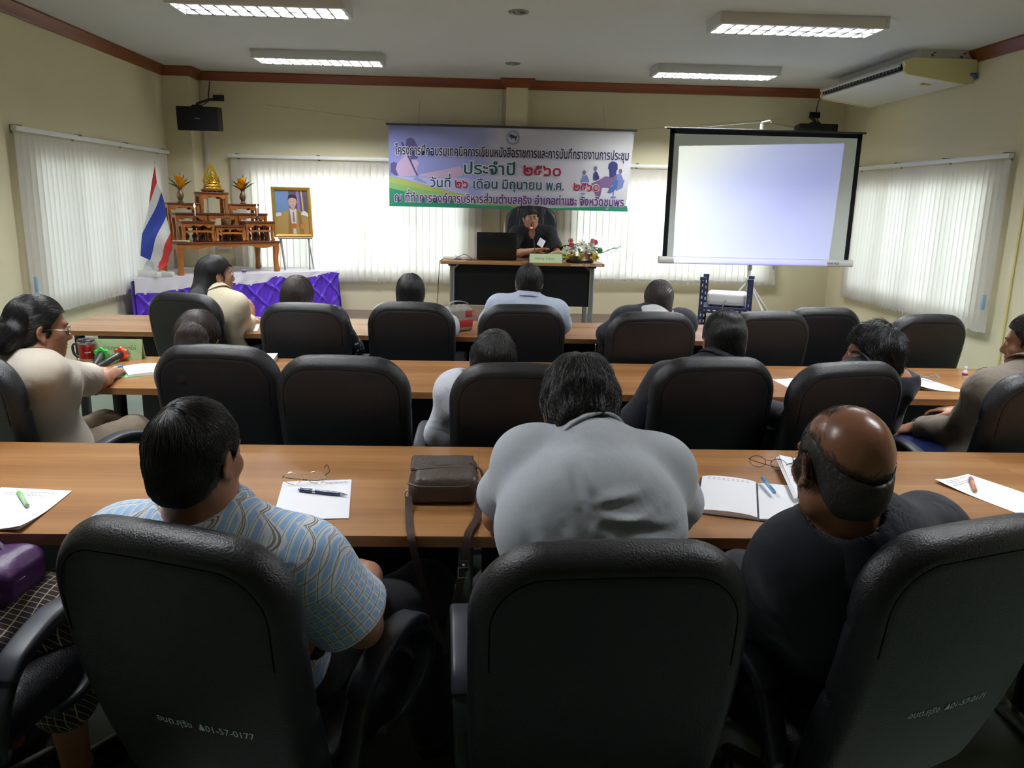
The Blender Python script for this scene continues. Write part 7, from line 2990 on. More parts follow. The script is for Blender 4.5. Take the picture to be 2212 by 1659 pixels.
person('slick', 'man with slicked-back black hair and dark jacket in the middle row', dict(
    pelvis=(0.90, 3.23, 0.56), neck=(0.965, 3.125, 0.953), head=(0.985, 3.165, 1.042), hrot=(4, -6, 0), syaw=8, hs=0.98, sl=(0.755, 3.14, 0.868), sr=(1.08, 3.16, 0.868), el=(0.665, 3.24, 0.69), wl=(0.82, 3.44, 0.77), er=(1.15, 3.28, 0.72), wr=(1.06, 3.47, 0.785),
    shirt='jacket', top='jacket', sleeve='long', ease=0.020, hair='black', h=0.007, skin='mid', hp=dict(thick=0.011, vol=0.006, rough=0.002, seed=7, nape=-0.060, round=0.1), comb='back', ns=7000, sl_=0.07, sr_=0.0012, lift=0.003, seed=19))
person('turned', 'man with messy black hair turning his face left, in the middle row', dict(
    pelvis=(1.40, 3.17, 0.56), neck=(1.50, 3.055, 0.935), head=(1.567, 3.080, 1.012), hrot=(58, -2, -4), syaw=22, hs=0.98, sl=(1.36, 2.99, 0.895), sr=(1.70, 3.12, 0.895), el=(1.325, 3.14, 0.70), wl=(1.24, 3.32, 0.72), er=(1.73, 3.24, 0.70), wr=(1.60, 3.40, 0.72),
    shirt='jacket', top='jacket', sleeve='long', ease=0.018, hair='black', h=0.0065, skin='mid', face=True, hp=dict(thick=0.012, vol=0.012, rough=0.005, rf=55, seed=8, nape=-0.075), ns=6000, sl_=0.05, sr_=0.0010, lift=0.010, ends=0.008, seed=21))
person('watch', 'man in a taupe long-sleeved shirt with a steel wristwatch, cut off at the right edge', dict(
    pelvis=(2.06, 3.04, 0.56), neck=(2.13, 2.97, 0.965), head=(2.175, 3.02, 1.075), hrot=(46, -4, -3), syaw=30, hs=1.0, sl=(1.985, 2.96, 0.895), sr=(2.28, 3.12, 0.90), el=(1.975, 3.09, 0.695), wl=(1.905, 3.27, 0.665), er=(2.35, 3.24, 0.70), wr=(2.15, 3.40, 0.70),
    hl=dict(d=(-0.5, 0.7, -0.35), n=(-0.45, -0.1, 0.9), curl=0.6), kl=(1.86, 3.42, 0.55), kr=(2.12, 3.46, 0.55), shirt='taupe', sleeve='long', slen=0.96, ease=0.018, wk=0.005, hair='soft', h=0.006, hc=0.006, skin='mid', face=True, lower='jeans',
    hp=dict(thick=0.010, vol=0.005, seed=9), ns=3000, seed=23))

# --- front row
person('beigewoman', 'woman with long black hair and beige shirt in the front row, looking right', dict(
    pelvis=(-1.60, 4.98, 0.56), neck=(-1.595, 4.905, 0.99), head=(-1.613, 4.945, 1.100), hrot=(-58, 2, 0), syaw=-24, fem=True, hs=0.97, sw=0.16, sr=(-1.478, 4.86, 0.93), sl=(-1.735, 4.98, 0.935), er=(-1.49, 5.05, 0.785), wr=(-1.495, 5.22, 0.79), el=(-1.74, 5.12, 0.785), wl=(-1.52, 5.28, 0.785),
    hr=dict(d=(0.1, 0.25, 0.95), n=(0.9, -0.3, 0.1), curl=0.35), shirt='cream', sleeve='long', slen=0.9, ease=0.012, hair='black', h=0.0065, hc=0.0065, skin='tan', face=True, style='long',
    hp=dict(thick=0.011, nape=-0.09, vol=0.004, ears=True, rough=0.0015, caps=[((-1.665, 4.90, 1.085), (-1.70, 4.80, 0.94), 0.062, 0.066, 0.04, ((0.5, 0.86, 0), 0.6)), ((-1.70, 4.80, 0.94), (-1.665, 4.735, 0.80), 0.066, 0.030, 0.04, ((0.5, 0.86, 0), 0.6))]), comb='down', ns=5000, sl_=0.14, sr_=0.0011, lift=0.003, seed=25, lower='khaki'))
person('dots', 'woman with long dark hair and navy dotted sleeves in the front row', dict(
    pelvis=(-0.98, 4.63, 0.56), neck=(-1.03, 4.60, 0.920), head=(-1.053, 4.64, 1.008), hrot=(-12, -10, 0), syaw=-6, fem=True, hs=1.0, sl=(-1.19, 4.62, 0.88), sr=(-0.845, 4.66, 0.885), er=(-0.755, 4.76, 0.70), wr=(-0.88, 4.95, 0.775), el=(-1.22, 4.80, 0.70), wl=(-1.10, 4.98, 0.78),
    shirt='dots', sleeve='long', slen=0.8, hair='brown', style='long', h=0.0085, hp=dict(thick=0.012, nape=-0.11, vol=0.004, ears=False, rough=0.0015, caps=[((-1.053, 4.57, 1.0), (-1.02, 4.53, 0.84), 0.070, 0.095, 0.04, ((0, 1, 0), 0.55))]), comb='down', ns=3500, sl_=0.10, sr_=0.0012, lift=0.002, seed=27))
person('blouse', 'woman with straight black hair in a white puff-sleeved blouse, front row', dict(
    pelvis=(-0.40, 4.75, 0.56), neck=(-0.415, 4.74, 0.930), head=(-0.421, 4.79, 1.022), hrot=(4, -8, 0), syaw=-6, fem=True, hs=0.98, sl=(-0.57, 4.75, 0.89), sr=(-0.245, 4.74, 0.875), er=(-0.165, 4.93, 0.79), wr=(-0.30, 5.10, 0.785), el=(-0.63, 4.95, 0.79), wl=(-0.50, 5.12, 0.785),
    shirt='blouse', top='blouse', sleeve='short', slen=0.62, flare=0.030, ease=0.014, wk=0.004, hair='black', style='long', h=0.0075, skin='tan', hp=dict(thick=0.011, nape=-0.10, vol=0.005, ears=False, rough=0.0012, caps=[((-0.421, 4.73, 1.02), (-0.42, 4.70, 0.90), 0.066, 0.082, 0.03, ((0, 1, 0), 0.6))]), comb='down', ns=4500, sl_=0.11, sr_=0.0011, lift=0.002, seed=29))
person('paleblue', 'man in a pale blue-grey shirt seated before the speaker desk', dict(
    pelvis=(0.25, 4.74, 0.56), neck=(0.285, 4.80, 0.995), head=(0.289, 4.845, 1.094), hrot=(4, -6, 2), syaw=-4, hs=0.96, sw=0.175, **table_arms(0.28, 5.06, 0.79, 0.24, 0.2),
    shirt='paleblue', sleeve='short', hair='black', h=0.007, skin='mid', hp=dict(thick=0.008, nape=-0.070, vol=0.006, rough=0.002, seed=10), ns=4500, sl_=0.035, sr_=0.0009, lift=0.004, seed=31))
person('clip', 'woman with a spotted hair clip, dark jacket and pale hood in the front row', dict(
    pelvis=(0.98, 4.52, 0.56), neck=(1.005, 4.565, 0.955), head=(1.028, 4.60, 1.034), hrot=(6, -8, 3), syaw=0, fem=True, hs=0.96, sw=0.165, sl=(0.835, 4.57, 0.92), sr=(1.185, 4.58, 0.91), el=(0.775, 4.84, 0.80), wl=(0.90, 5.05, 0.785), er=(1.245, 4.84, 0.80), wr=(1.12, 5.06, 0.785),
    shirt='jacket', top='jacket', sleeve='long', ease=0.018, hair='brown', style='long', h=0.007, hp=dict(thick=0.010, nape=-0.09, vol=0.004, ears=False, rough=0.0015, caps=[((1.035, 4.515, 1.06), (1.055, 4.49, 0.985), 0.040, 0.034, 0.03, None)]), comb='back', ns=4500, sl_=0.08, sr_=0.0010, lift=0.002, seed=33, collar=None))
# --- the speaker
person('speaker', 'speaker in a black shirt talking into the microphone behind the desk', dict(
    pelvis=(0.585, 9.27, 0.88), floor=0.30, neck=(0.575, 9.20, 1.295), head=(0.548, 9.165, 1.408), hrot=(180 + 8, -2, 6), syaw=172, pyaw=180, hs=1.02, sw=0.185,
    sr=(0.385, 9.17, 1.235), sl=(0.775, 9.20, 1.245), er=(0.335, 9.02, 1.015), wr=(0.585, 8.86, 1.068), el=(0.86, 9.03, 1.02), wl=(0.72, 8.90, 1.00),
    hr=dict(d=(0.92, -0.10, 0.20), n=(-0.2, 0.35, 0.9), curl=0.10), hl=dict(d=(-0.9, -0.2, 0.0), curl=0.4), kr=(0.47, 8.94, 0.83), kl=(0.70, 8.94, 0.83), shin=-0.02,
    shirt='black', sleeve='short', slen=0.8, ease=0.014, vneck=0.9, hair='soft', h=0.0055, hc=0.006, skin='tan', face=True, cflare=0.022, cdrop=0.02,
    hp=dict(thick=0.013, vol=0.010, front=0.050, rough=0.003, peak=-0.6, seed=12), ns=3500, sl_=0.05, sr_=0.0010, lift=0.004, crown=(0, -0.03, 0.115), seed=35))


# ------------------------------------------------------------------ things worn
def worn(key, name, mb, m, parent=None, **k):
    return mb.build(name, m, parent or PEOPLE[key]['root'], **k)


def spectacles(key, rimless=False):
    d_ = PEOPLE[key]
    Lc = lambda x, y, z: d_['H'] + d_['R'] @ vec(x, y, z) * d_['hs']
    b = MB()
    for q in (-1, 1):
        b.tube([Lc(q * (0.033 + 0.023 * math.cos(2 * PI * i / 20)), 0.104 - 0.012 * abs(math.cos(2 * PI * i / 20) + 0.2), 0.000 + 0.016 * math.sin(2 * PI * i / 20)) for i in range(20)], 0.0010, 5, closed=True)
        b.tube([Lc(q * 0.056, 0.096, 0.004), Lc(q * 0.074, 0.080, 0.004), Lc(q * 0.082, 0.0, 0.006), Lc(q * 0.082, -0.02, -0.006)], 0.0013, 5)
    b.tube([Lc(-0.011, 0.108, 0.003), Lc(0.011, 0.108, 0.003)], 0.0010, 5)
    o = worn(key, 'spectacles', b, M_WIRE)
    b = MB()
    for q in (-1, 1):
        vs = [b.bm.verts.new(Lc(q * (0.033 + 0.022 * math.cos(2 * PI * i / 20)), 0.104 - 0.010 * abs(math.cos(2 * PI * i / 20) + 0.2), 0.015 * math.sin(2 * PI * i / 20))) for i in range(20)]
        b.bm.faces.new(vs)
    b.build('lenses', M_LENS, o)


spectacles('bun')
spectacles('beigewoman')
# hair ornament of the bun
d_ = PEOPLE['bun']
b = MB()
hb_ = d_['H'] + d_['R'] @ vec(0, -0.115, 0.005) * d_['hs']
Rb = Matrix(np.column_stack([d_['R'][:, 0], d_['R'][:, 1], d_['R'][:, 2]]).tolist()).to_4x4()
for i, (dx, dz) in enumerate(((-0.03, 0.0), (0.03, 0.0), (0.0, 0.02), (0.0, -0.02))):
    b.box((dx, 0, dz), (0.045, 0.022, 0.035), 0.008, M=Matrix.Translation(hb_) @ Rb)
b.build('hair_bow', mat('dark_bow', srgb(30, 34, 34), 0.5, 0.5), d_['root'])
# spotted claw clip
d_ = PEOPLE['clip']
b = MB()
cp = [d_['H'] + d_['R'] @ vec(*p) * d_['hs'] for p in ((-0.008, -0.100, 0.010), (0.006, -0.104, 0.032), (0.022, -0.098, 0.054), (0.036, -0.084, 0.066))]
b.tube(bez([Vector(p) for p in cp], 4), 0.014, 10)
o = b.build('hair_clip', mat('clip_black', srgb(24, 24, 26), 0.3, 0.5), d_['root'])
b = MB()
rnd_ = random.Random(2)
path_ = bez([Vector(p) for p in cp], 8)
nb_ = Vector(d_['R'] @ vec(0.2, -1, 0.25))
for i, p in enumerate(path_[::2]):
    for k in (-1, 1):
        q = p + nb_ * 0.0125 + Vector((0.006 * k + rnd_.uniform(-0.002, 0.002), 0, -0.004 * k))
        b.ball(q, 0.0038, 8)
b.build('clip_spots', mat('clip_white', srgb(226, 226, 222), 0.3, 0.5), o)
# pale hood lying on the shoulders
Nn, FRn = d_['N'], d_['FR']
s = Solid()
for i in range(9):
    a = R2(-110 + 27.5 * i)
    for (rr, zz, rad) in ((0.075, 0.035, 0.026), (0.115, -0.005, 0.030)):
        p = Nn + FRn @ vec(math.sin(a) * rr * 1.15, -math.cos(a) * rr - 0.005, zz - 0.02 * abs(math.sin(a)))
        s.ell(p, vec(0.040, 0.034, rad), k=0.03)
s.ell(Nn + FRn @ vec(0.0, -0.105, -0.045), vec(0.09, 0.035, 0.055), k=0.03, R=FRn)
s.disp = lambda P: 0.004 * wob(P, 60, 4)
s.build('hood', M_SH['hood'], d_['shirt'], h=0.006)
# wristwatch
d_ = PEOPLE['watch']
ax = Vector(unit(d_['WL'] - d_['EL']))
wc = Vector(d_['WL']) - ax * 0.008
nn = Vector((-0.35, -0.55, 0.75))
nn = (nn - ax * nn.dot(ax)).normalized()
sd = ax.cross(nn)
Mw = Matrix((sd, ax, nn)).transposed().to_4x4()
Mw.translation = wc
b = MB()
b.tube([Mw @ Vector((0.034 * math.cos(2 * PI * i / 20), 0, 0.028 * math.sin(2 * PI * i / 20))) for i in range(20)], 0.0055, 8, closed=True)
o = b.build('wristwatch', mat('steel_strap', srgb(206, 206, 204), 0.25, 0.5, 0.85), d_['root'])
b = MB()
b.lathe([(0, 0.028), (0.019, 0.028), (0.020, 0.032), (0.019, 0.037), (0.0165, 0.038)], 24, M=Mw)
b.build('watch_case', MATS['steel_strap'], o)
b = MB()
b.lathe([(0.0165, 0.0376), (0, 0.0376)], 20, M=Mw)
b.build('watch_dial', mat('dark_dial', srgb(40, 42, 40), 0.2, 0.5), o)
# folded white card in the speaker's pocket side
d_ = PEOPLE['speaker']
b = MB()
b.box((0, 0, 0), (0.075, 0.004, 0.095), 0.001, M=Matrix.Translation(vec(0.665, 9.035, 1.145) - d_['base']) @ T(rx=R2(-25), ry=R2(32), rz=R2(8)))
b.build('white_card', mat('card_white', srgb(226, 228, 236), 0.6), d_['root'], smooth=False)
# shoulder tab of the uniform
d_ = PEOPLE['bun']
b = MB()
for key_, dx in (('SR', -1), ('SL', 1)):
    p = Vector(d_[key_]) + Vector((0, 0, 0.062))
    q = p + (Vector(d_['N']) - Vector(d_[key_])) * 0.45 + Vector((0, 0, 0.012))
    b.sweep(rrect(0.045, 0.006, 0.002, 2), [p, (p + q) / 2 + Vector((0, 0, 0.004)), q], (Vector(d_['FR'][:, 1])))
b.build('shoulder_tab', mat('tab_olive', srgb(90, 86, 74), 0.7), d_['shirt'])
# ================================================================== things on the tables
M_PAPER = mat('white_paper', srgb(236, 237, 242), 0.7, 0.25)
M_PRINT = mat('paper_print', srgb(150, 152, 168), 0.7, 0.2)
TZ = 0.75
rs = random.Random(21)


def sheet(name, label, cat, pts, z0=TZ, n=1, curl=0.0, group=None, lines=None, m=None, curl_at=0):
    """a sheet (or n loose sheets) given by its four corners, near-left first, counter-clockwise"""
    c = sum((Vector(p) for p in pts), Vector((0, 0))) / 4
    t = thing(name, label, cat, (c.x, c.y, z0), 0, group)
    Q = [Vector(p) - c for p in pts]

    def P(u, v, k=0, dz=0.0):
        a = Q[0].lerp(Q[1], u)
        b_ = Q[3].lerp(Q[2], u)
        p = a.lerp(b_, v)
        cu = {0: (1 - u) * (1 - v), 1: u * (1 - v), 2: u * v, 3: (1 - u) * v}[curl_at]
        return Vector((p.x + 0.004 * k, p.y - 0.003 * k, 0.0010 + 0.0012 * k + dz + curl * max(0, cu - 0.35) ** 2 * (1 + k)))
    for k in range(n):
        b = MB()
        b.grid(lambda u, v: P(u, v, k), 12, 12, thick=0.0006)
        b.build('sheet', m or M_PAPER, t)
    if lines:
        b = MB()
        for (v0, u0, u1) in lines:
            u = u0
            while u < u1:
                w_ = rs.uniform(0.02, 0.07)
                q = [P(min(u, 1), v0, n - 1, 0.0007), P(min(u + w_, u1), v0, n - 1, 0.0007), P(min(u + w_, u1), v0 + 0.012, n - 1, 0.0007), P(min(u, 1), v0 + 0.012, n - 1, 0.0007)]
                b.bm.faces.new([b.bm.verts.new(x) for x in q])
                u += w_ + 0.012
        b.build('printed_lines', M_PRINT, t, smooth=False)
    return t


def pen(label, a, b_, z, body, grip, r=0.005, kind='ball', group=None):
    a, b_ = Vector((*a, z + r)), Vector((*b_, z + r))
    d_ = (b_ - a)
    L_ = d_.length
    t = thing('pen', label, 'pen', tuple(a), math.atan2(d_.y, d_.x), group)
    M = T(ry=PI / 2)
    if kind == 'roller':
        for nm, pr, m in (('barrel', [(0, 0.002), (r * 0.95, 0.002), (r * 1.06, L_ * 0.30), (r * 1.06, L_ * 0.70), (r * 0.8, L_ * 0.86), (0, L_ * 0.86)], body),
                          ('band', [(r * 1.12, L_ * 0.29), (r * 1.16, L_ * 0.30), (r * 1.16, L_ * 0.345), (r * 1.12, L_ * 0.355)], grip), ('ring', [(r * 0.98, L_ * 0.695), (r * 1.05, L_ * 0.70), (r * 1.02, L_ * 0.715), (r * 0.95, L_ * 0.72)], grip),
                          ('end_cap', [(0, -0.002), (r * 0.7, 0), (r * 0.97, 0.002), (r * 0.97, 0.005)], grip), ('tip', [(r * 0.8, L_ * 0.86), (r * 0.72, L_ * 0.89), (0.0012, L_ * 0.985), (0, L_)], grip)):
            b = MB()
            b.lathe(pr, 16, M=M)
            b.build(nm, m, t)
        b = MB()
        b.span((0.004, -0.0015, r), (L_ * 0.28, 0.0015, r + 0.002), 0.0006)
        b.build('clip', grip, t)
    else:
        b = MB()
        b.lathe([(0, 0), (r * 0.8, 0.0005), (r, 0.004), (r, L_ * 0.62), (0, L_ * 0.62)], 14, M=M)
        b.build('barrel', body, t)
        b = MB()
        b.lathe([(r * 1.02, L_ * 0.60), (r * 1.08, L_ * 0.63), (r * 1.02, L_ * 0.86), (r * 0.5, L_ * 0.95), (0.001, L_), (0, L_)], 14, M=M)
        b.build('grip', grip, t)
        b = MB()
        b.span((0.002, -0.0018, r), (L_ * 0.30, 0.0018, r + 0.0022), 0.0008)
        b.build('clip', grip, t)
    return t


def glasses(label, c, yaw, z, wire, temple, w=0.058, up=False, round_=0.022):
    t = thing('eyeglasses', label, 'glasses', (c[0], c[1], z), R2(yaw))
    fr = MB()
    ln = MB()
    tilt = R2(62)
    def rim(x, a):
        rx, rz = 0.025, round_
        zz = 0.0235 + rz * math.sin(a)
        return Vector((x + rx * math.cos(a), 0.010 - zz * math.cos(tilt) * 0.25, 0.002 + zz * math.sin(tilt)))
    for q in (-1, 1):
        pts = [rim(q * 0.033, 2 * PI * i / 24) for i in range(24)]
        fr.tube(pts, 0.0011, 6, closed=True)
        ln.bm.faces.new([ln.bm.verts.new(p) for p in pts])
    fr.tube(bez([rim(-0.033, 0.5), Vector((0, 0.002, 0.034)), rim(0.033, PI - 0.5)], 5), 0.0011, 6)
    fr.build('frame', wire, t)
    ln.build('lenses', M_LENS, t)
    for q in (-1, 1):
        b = MB()
        e0 = rim(q * 0.033, 0.3 if q > 0 else PI - 0.3)
        if q > 0:
            b.tube(bez([e0, e0 + Vector((0.006, 0.006, 0.002)), e0 + Vector((0.012, 0.05, -0.005)), Vector((0.060, 0.10, 0.030)), Vector((0.050, 0.130, 0.010))], 5), 0.0014, 6)
        else:
            b.tube(bez([e0, e0 + Vector((-0.004, 0.008, -0.004)), Vector((-0.03, 0.020, 0.016)), Vector((0.03, 0.028, 0.006)), Vector((0.06, 0.045, 0.004))], 5), 0.0014, 6)
        b.build('temple', temple, t)
    return t


# ---- nearest table
sheet('paper', 'loose white sheets with a green pen at the left edge of the nearest table', 'paper', [(-1.33, 1.905), (-1.128, 1.882), (-1.146, 2.172), (-1.352, 2.195)], n=2, curl=0.02, lines=[(0.90, 0.3, 0.85), (0.86, 0.12, 0.6), (0.82, 0.15, 0.7)], curl_at=1)
pen('pale green ballpoint pen on the sheets at the left edge', (-1.192, 2.035), (-1.278, 2.145), TZ + 0.004, mat('pale_green_plastic', srgb(196, 224, 186), 0.25, 0.5), mat('leaf_green_grip', srgb(140, 206, 120), 0.35, 0.5), 0.006)
sheet('paper', 'white sheet under the wire-rimmed eyeglasses on the nearest table', 'paper', [(-0.535, 1.972), (-0.343, 1.987), (-0.383, 2.286), (-0.577, 2.262)], n=2, lines=[(0.93, 0.35, 0.95), (0.895, 0.62, 0.97)])
pen('dark blue rollerball pen with silver bands on the white sheet', (-0.512, 2.176), (-0.366, 2.137), TZ + 0.003, mat('ink_blue_lacquer', srgb(26, 34, 84), 0.2, 0.5, coat=0.5), mat('pen_silver', srgb(206, 206, 208), 0.2, 0.5, 0.85), 0.0058, 'roller')
glasses('wire-rimmed eyeglasses standing on the white sheet beside the plaid shirt man', (-0.505, 2.222), 8, TZ + 0.003, mat('gold_wire', srgb(196, 180, 130), 0.25, 0.5, 0.8), mat('brown_temple', srgb(64, 40, 32), 0.3, 0.5))

# brown shoulder bag
t = thing('shoulder_bag', 'small dark brown leather shoulder bag with strap hanging over the table edge', 'bag', (-0.10, 2.205, TZ), R2(2))
M_BAG = mat('brown_leather', srgb(66, 56, 50), 0.42, 0.5, noise=0.12, nscale=18, bump=0.25, bscale=110)
M_STRAP = mat('strap_leather', srgb(58, 42, 38), 0.35, 0.5, bump=0.1, bscale=80)
s = Solid()
s.box((0, -0.005, 0.032), (0.098, 0.118, 0.032), 0.022)
s.box((0.004, -0.055, 0.055), (0.090, 0.062, 0.022), 0.018, k=0.008)
s.disp = lambda P: 0.0022 * wob(P, 48, 3) + 0.0025 * np.exp(-((P[:, 1] - 0.005) / 0.004) ** 2) * (P[:, 2] > 0.03)
s.build('body', M_BAG, t, h=0.004)
s = Solid()
s.box((-0.004, 0.055, 0.066), (0.094, 0.060, 0.006), 0.005)
s.disp = lambda P: 0.0012 * wob(P, 60, 5) - 0.006 * np.clip(P[:, 1] - 0.09, 0, 1)
s.build('flap', M_BAG, t, h=0.004)
M_ZIP = mat('zip_dark', srgb(92, 84, 78), 0.35, 0.5, 0.4)
for pts, in (([(-0.085, 0.012, 0.068), (0.0, 0.016, 0.071), (0.085, 0.026, 0.068)],), ([(-0.092, -0.035, 0.074), (0.0, -0.028, 0.078), (0.095, -0.015, 0.072)],), ([(-0.098, -0.10, 0.058), (-0.06, -0.122, 0.056), (0.06, -0.122, 0.056), (0.10, -0.09, 0.060)],)):
    b = MB()
    b.tube(bez(pts, 6), 0.0028, 6)
    b.build('zip', M_ZIP, t)
for p in ((0.075, 0.027, 0.072), (0.092, -0.014, 0.076), (0.104, -0.075, 0.058)):
    b = MB()
    b.tube(bez([p, (p[0] + 0.012, p[1] - 0.008, p[2] - 0.004), (p[0] + 0.020, p[1] - 0.030, p[2] - 0.020)], 4), [0.003] * 5 + [0.004] * 4, 6)
    b.build('zip_pull', M_STRAP, t)
for q in (-1, 1):
    b = MB()
    cx_ = q * 0.097
    b.tube([(cx_ + 0.009 * math.cos(2 * PI * i / 14), -0.115 + 0.004 * math.sin(2 * PI * i / 14), 0.030 + 0.012 * math.sin(2 * PI * i / 14)) for i in range(14)], 0.0018, 6, closed=True)
    b.build('ring', M_CHROME, t)
b = MB()
wst = [(-0.0095, 0.0013), (0.0095, 0.0013), (0.0095, -0.0013), (-0.0095, -0.0013)]
lp = bez([(-0.095, -0.125, 0.028), (-0.092, -0.18, 0.006), (-0.085, -0.27, 0.005), (-0.078, -0.335, 0.004), (-0.070, -0.350, -0.03), (-0.045, -0.352, -0.14), (-0.010, -0.352, -0.26), (0.006, -0.354, -0.285)], 6)
b.sweep(wst, lp, (1, 0.05, 0))
b.build('strap', M_STRAP, t, angle=60)
b = MB()
rp_ = bez([(0.098, -0.125, 0.028), (0.096, -0.17, 0.010), (0.088, -0.24, 0.008), (0.066, -0.325, 0.008), (0.060, -0.350, -0.02), (0.052, -0.354, -0.08), (0.036, -0.354, -0.16), (0.016, -0.356, -0.24), (0.012, -0.356, -0.31)], 6)
b.sweep(wst, rp_, (1, -0.1, 0))
b.build('strap', M_STRAP, t, angle=60)
b = MB()
b.span((0.042, -0.360, -0.082), (0.066, -0.356, -0.052), 0.001)
b.build('strap_tab', M_STRAP, t)
b = MB()
b.tube([(0.040, -0.362, -0.098), (0.066, -0.362, -0.096), (0.066, -0.360, -0.070), (0.040, -0.360, -0.072)], 0.0017, 6, closed=True)
b.ball((0.054, -0.361, -0.064), 0.004, 10)
b.build('buckle', M_CHROME, t)

# open notebook, loose sheets
M_COVER = mat('notebook_cover', srgb(40, 40, 52), 0.5, 0.4)
t = thing('notebook', 'open white notebook in front of the balding man', 'notebook', (0.80, 2.13, TZ), R2(-18))


def page(x0, x1, d0, d1, z0, bulge):
    def f(u, v):
        k = u if bulge > 0 else 1 - u
        return Vector((x0 + (x1 - x0) * u, d0 + (d1 - d0) * v, z0 + abs(bulge) * math.sin(PI * min(1, k * 0.9 + 0.1)) * 0.6))
    return f


b = MB()
b.span((-0.168, -0.150, 0.0), (0.165, 0.158, 0.0025), 0.001)
b.build('cover', M_COVER, t, smooth=False)
for x0, x1, h_ in ((-0.162, -0.003, 0.012), (0.003, 0.160, 0.006)):
    b = MB()
    n = 10
    up = [(x0 + (x1 - x0) * i / n, 0.0026 + h_ * (0.80 + 0.35 * math.sin(PI * i / n)) * (0.35 + 0.65 * min(1, 4 * min(i / n + 0.12, 1 - i / n + 0.12)))) for i in range(n + 1)]
    b.prism([(x0, 0.0026)] + up + [(x1, 0.0026)], 'XZ', -0.145, 0.152)
    b.build('pages', M_PAPER, t, angle=25)
b = MB()
for i in range(2):
    for j in range(9):
        b.box((-0.14 + j * 0.014, 0.125 - i * 0.012, 0.0182), (0.009, 0.0012, 0.0006))
b.build('handwriting', M_PRINT, t, smooth=False)
pen('light blue ballpoint pen across the open notebook', (0.853, 2.145), (0.862, 2.282), TZ + 0.018, mat('clear_blue_plastic', srgb(140, 196, 232), 0.2, 0.5), mat('sky_blue_grip', srgb(70, 140, 206), 0.35, 0.5), 0.0055)
sheet('paper', 'printed loose sheet with a folded corner, half hidden by the balding man', 'paper', [(0.895, 2.105), (1.085, 2.165), (1.135, 2.47), (0.975, 2.47)], z0=TZ + 0.020, n=3, curl=0.010, lines=[(0.90, 0.25, 0.8), (0.86, 0.3, 0.85), (0.80, 0.1, 0.9), (0.72, 0.1, 0.85), (0.66, 0.1, 0.9), (0.60, 0.1, 0.8), (0.52, 0.1, 0.9), (0.44, 0.12, 0.8), (0.36, 0.1, 0.9), (0.22, 0.1, 0.9)], curl_at=3)
glasses('black-framed eyeglasses folded behind the open notebook', (0.925, 2.405), -30, TZ + 0.002, M_BLKMET, M_BLKMET)
sheet('paper', 'white sheet with an orange pen at the right end of the nearest table', 'paper', [(1.53, 2.02), (1.66, 2.195), (1.578, 2.392), (1.42, 2.31)], n=1, curl=0.025, lines=[(0.93, 0.15, 0.85), (0.89, 0.1, 0.5), (0.85, 0.2, 0.9), (0.81, 0.1, 0.7)], curl_at=3)
pen('short orange striped pen on the sheet at right', (1.492, 2.215), (1.555, 2.345), TZ + 0.003, mat('orange_plastic', srgb(240, 170, 110), 0.3, 0.5), mat('pink_tip', srgb(196, 110, 150), 0.3, 0.5), 0.0062)

# ---- middle table
t = thing('travel_mug', 'red travel mug with steel rims and dark handle near the wall', 'mug', (-1.905, 3.985, TZ - 0.0))
t.location = (-1.972, 4.02, TZ)
b = MB()
b.lathe([(0.0365, 0.012), (0.0400, 0.085)], 32)
b.build('body', mat('red_metal', srgb(150, 22, 28), 0.25, 0.5, 0.35, coat=0.4), t)
b = MB()
b.lathe([(0, 0.0), (0.035, 0.0), (0.0368, 0.003), (0.0368, 0.012), (0.0350, 0.012)], 32)
b.lathe([(0.0400, 0.085), (0.0408, 0.086), (0.0412, 0.098), (0.038, 0.100)], 32)
b.build('steel_rim', mat('mug_steel', srgb(186, 186, 186), 0.25, 0.5, 0.85), t)
b = MB()
b.lathe([(0.041, 0.098), (0.0415, 0.104), (0.036, 0.110), (0, 0.106)], 28)
b.span((-0.01, -0.012, 0.104), (0.012, 0.012, 0.112), 0.003)
b.build('lid', mat('smoke_lid', srgb(44, 48, 56), 0.3, 0.5), t)
b = MB()
b.sweep(rrect(0.016, 0.010, 0.004, 2), bez([(-0.038, 0, 0.082), (-0.056, 0, 0.084), (-0.068, 0, 0.070), (-0.066, 0, 0.040), (-0.052, 0, 0.020), (-0.037, 0, 0.018)], 5), (0, 1, 0))
b.build('handle', mat('navy_handle', srgb(40, 40, 62), 0.4, 0.5), t)
b = MB()
for i in range(6):
    a = R2(-78 + i * 7)
    b.box((0.0392 * math.cos(a), 0.0392 * math.sin(a), 0.046), (0.003, 0.003, 0.005))
b.build('printed_mark', mat('mark_silver', srgb(206, 190, 190), 0.4), t, smooth=False)
t = thing('name_card', 'pale green name card in a clear stand behind the microphones', 'name card', (-1.835, 4.075, TZ), R2(3))
b = MB()
b.prism([(-0.028, 0.0), (-0.026, 0.0), (0.0, 0.098), (0.028, 0.0), (0.030, 0.0), (0.001, 0.102)], 'YZ', -0.115, 0.115)
b.build('card', mat('pale_green_card', srgb(206, 224, 178), 0.7), t, smooth=False)
b = MB()
b.span((-0.12, -0.03, 0.0), (0.135, 0.03, 0.002))
b.prism([(-0.033, 0.002), (-0.031, 0.002), (-0.001, 0.112), (-0.003, 0.112)], 'YZ', -0.12, 0.12)
b.build('clear_stand', glass_thin('acrylic', (0.93, 0.97, 0.93), 0.12), t, smooth=False)
me = lettering('\u0e19\u0e32\u0e22\u0e01\u0e40\u0e17\u0e28\u0e21\u0e19\u0e15\u0e23\u0e35\u0e22\u0e4c', 0.16, 0.045)
me.transform(T(-0.075, -0.0165, 0.040, rx=PI / 2 - 0.26))
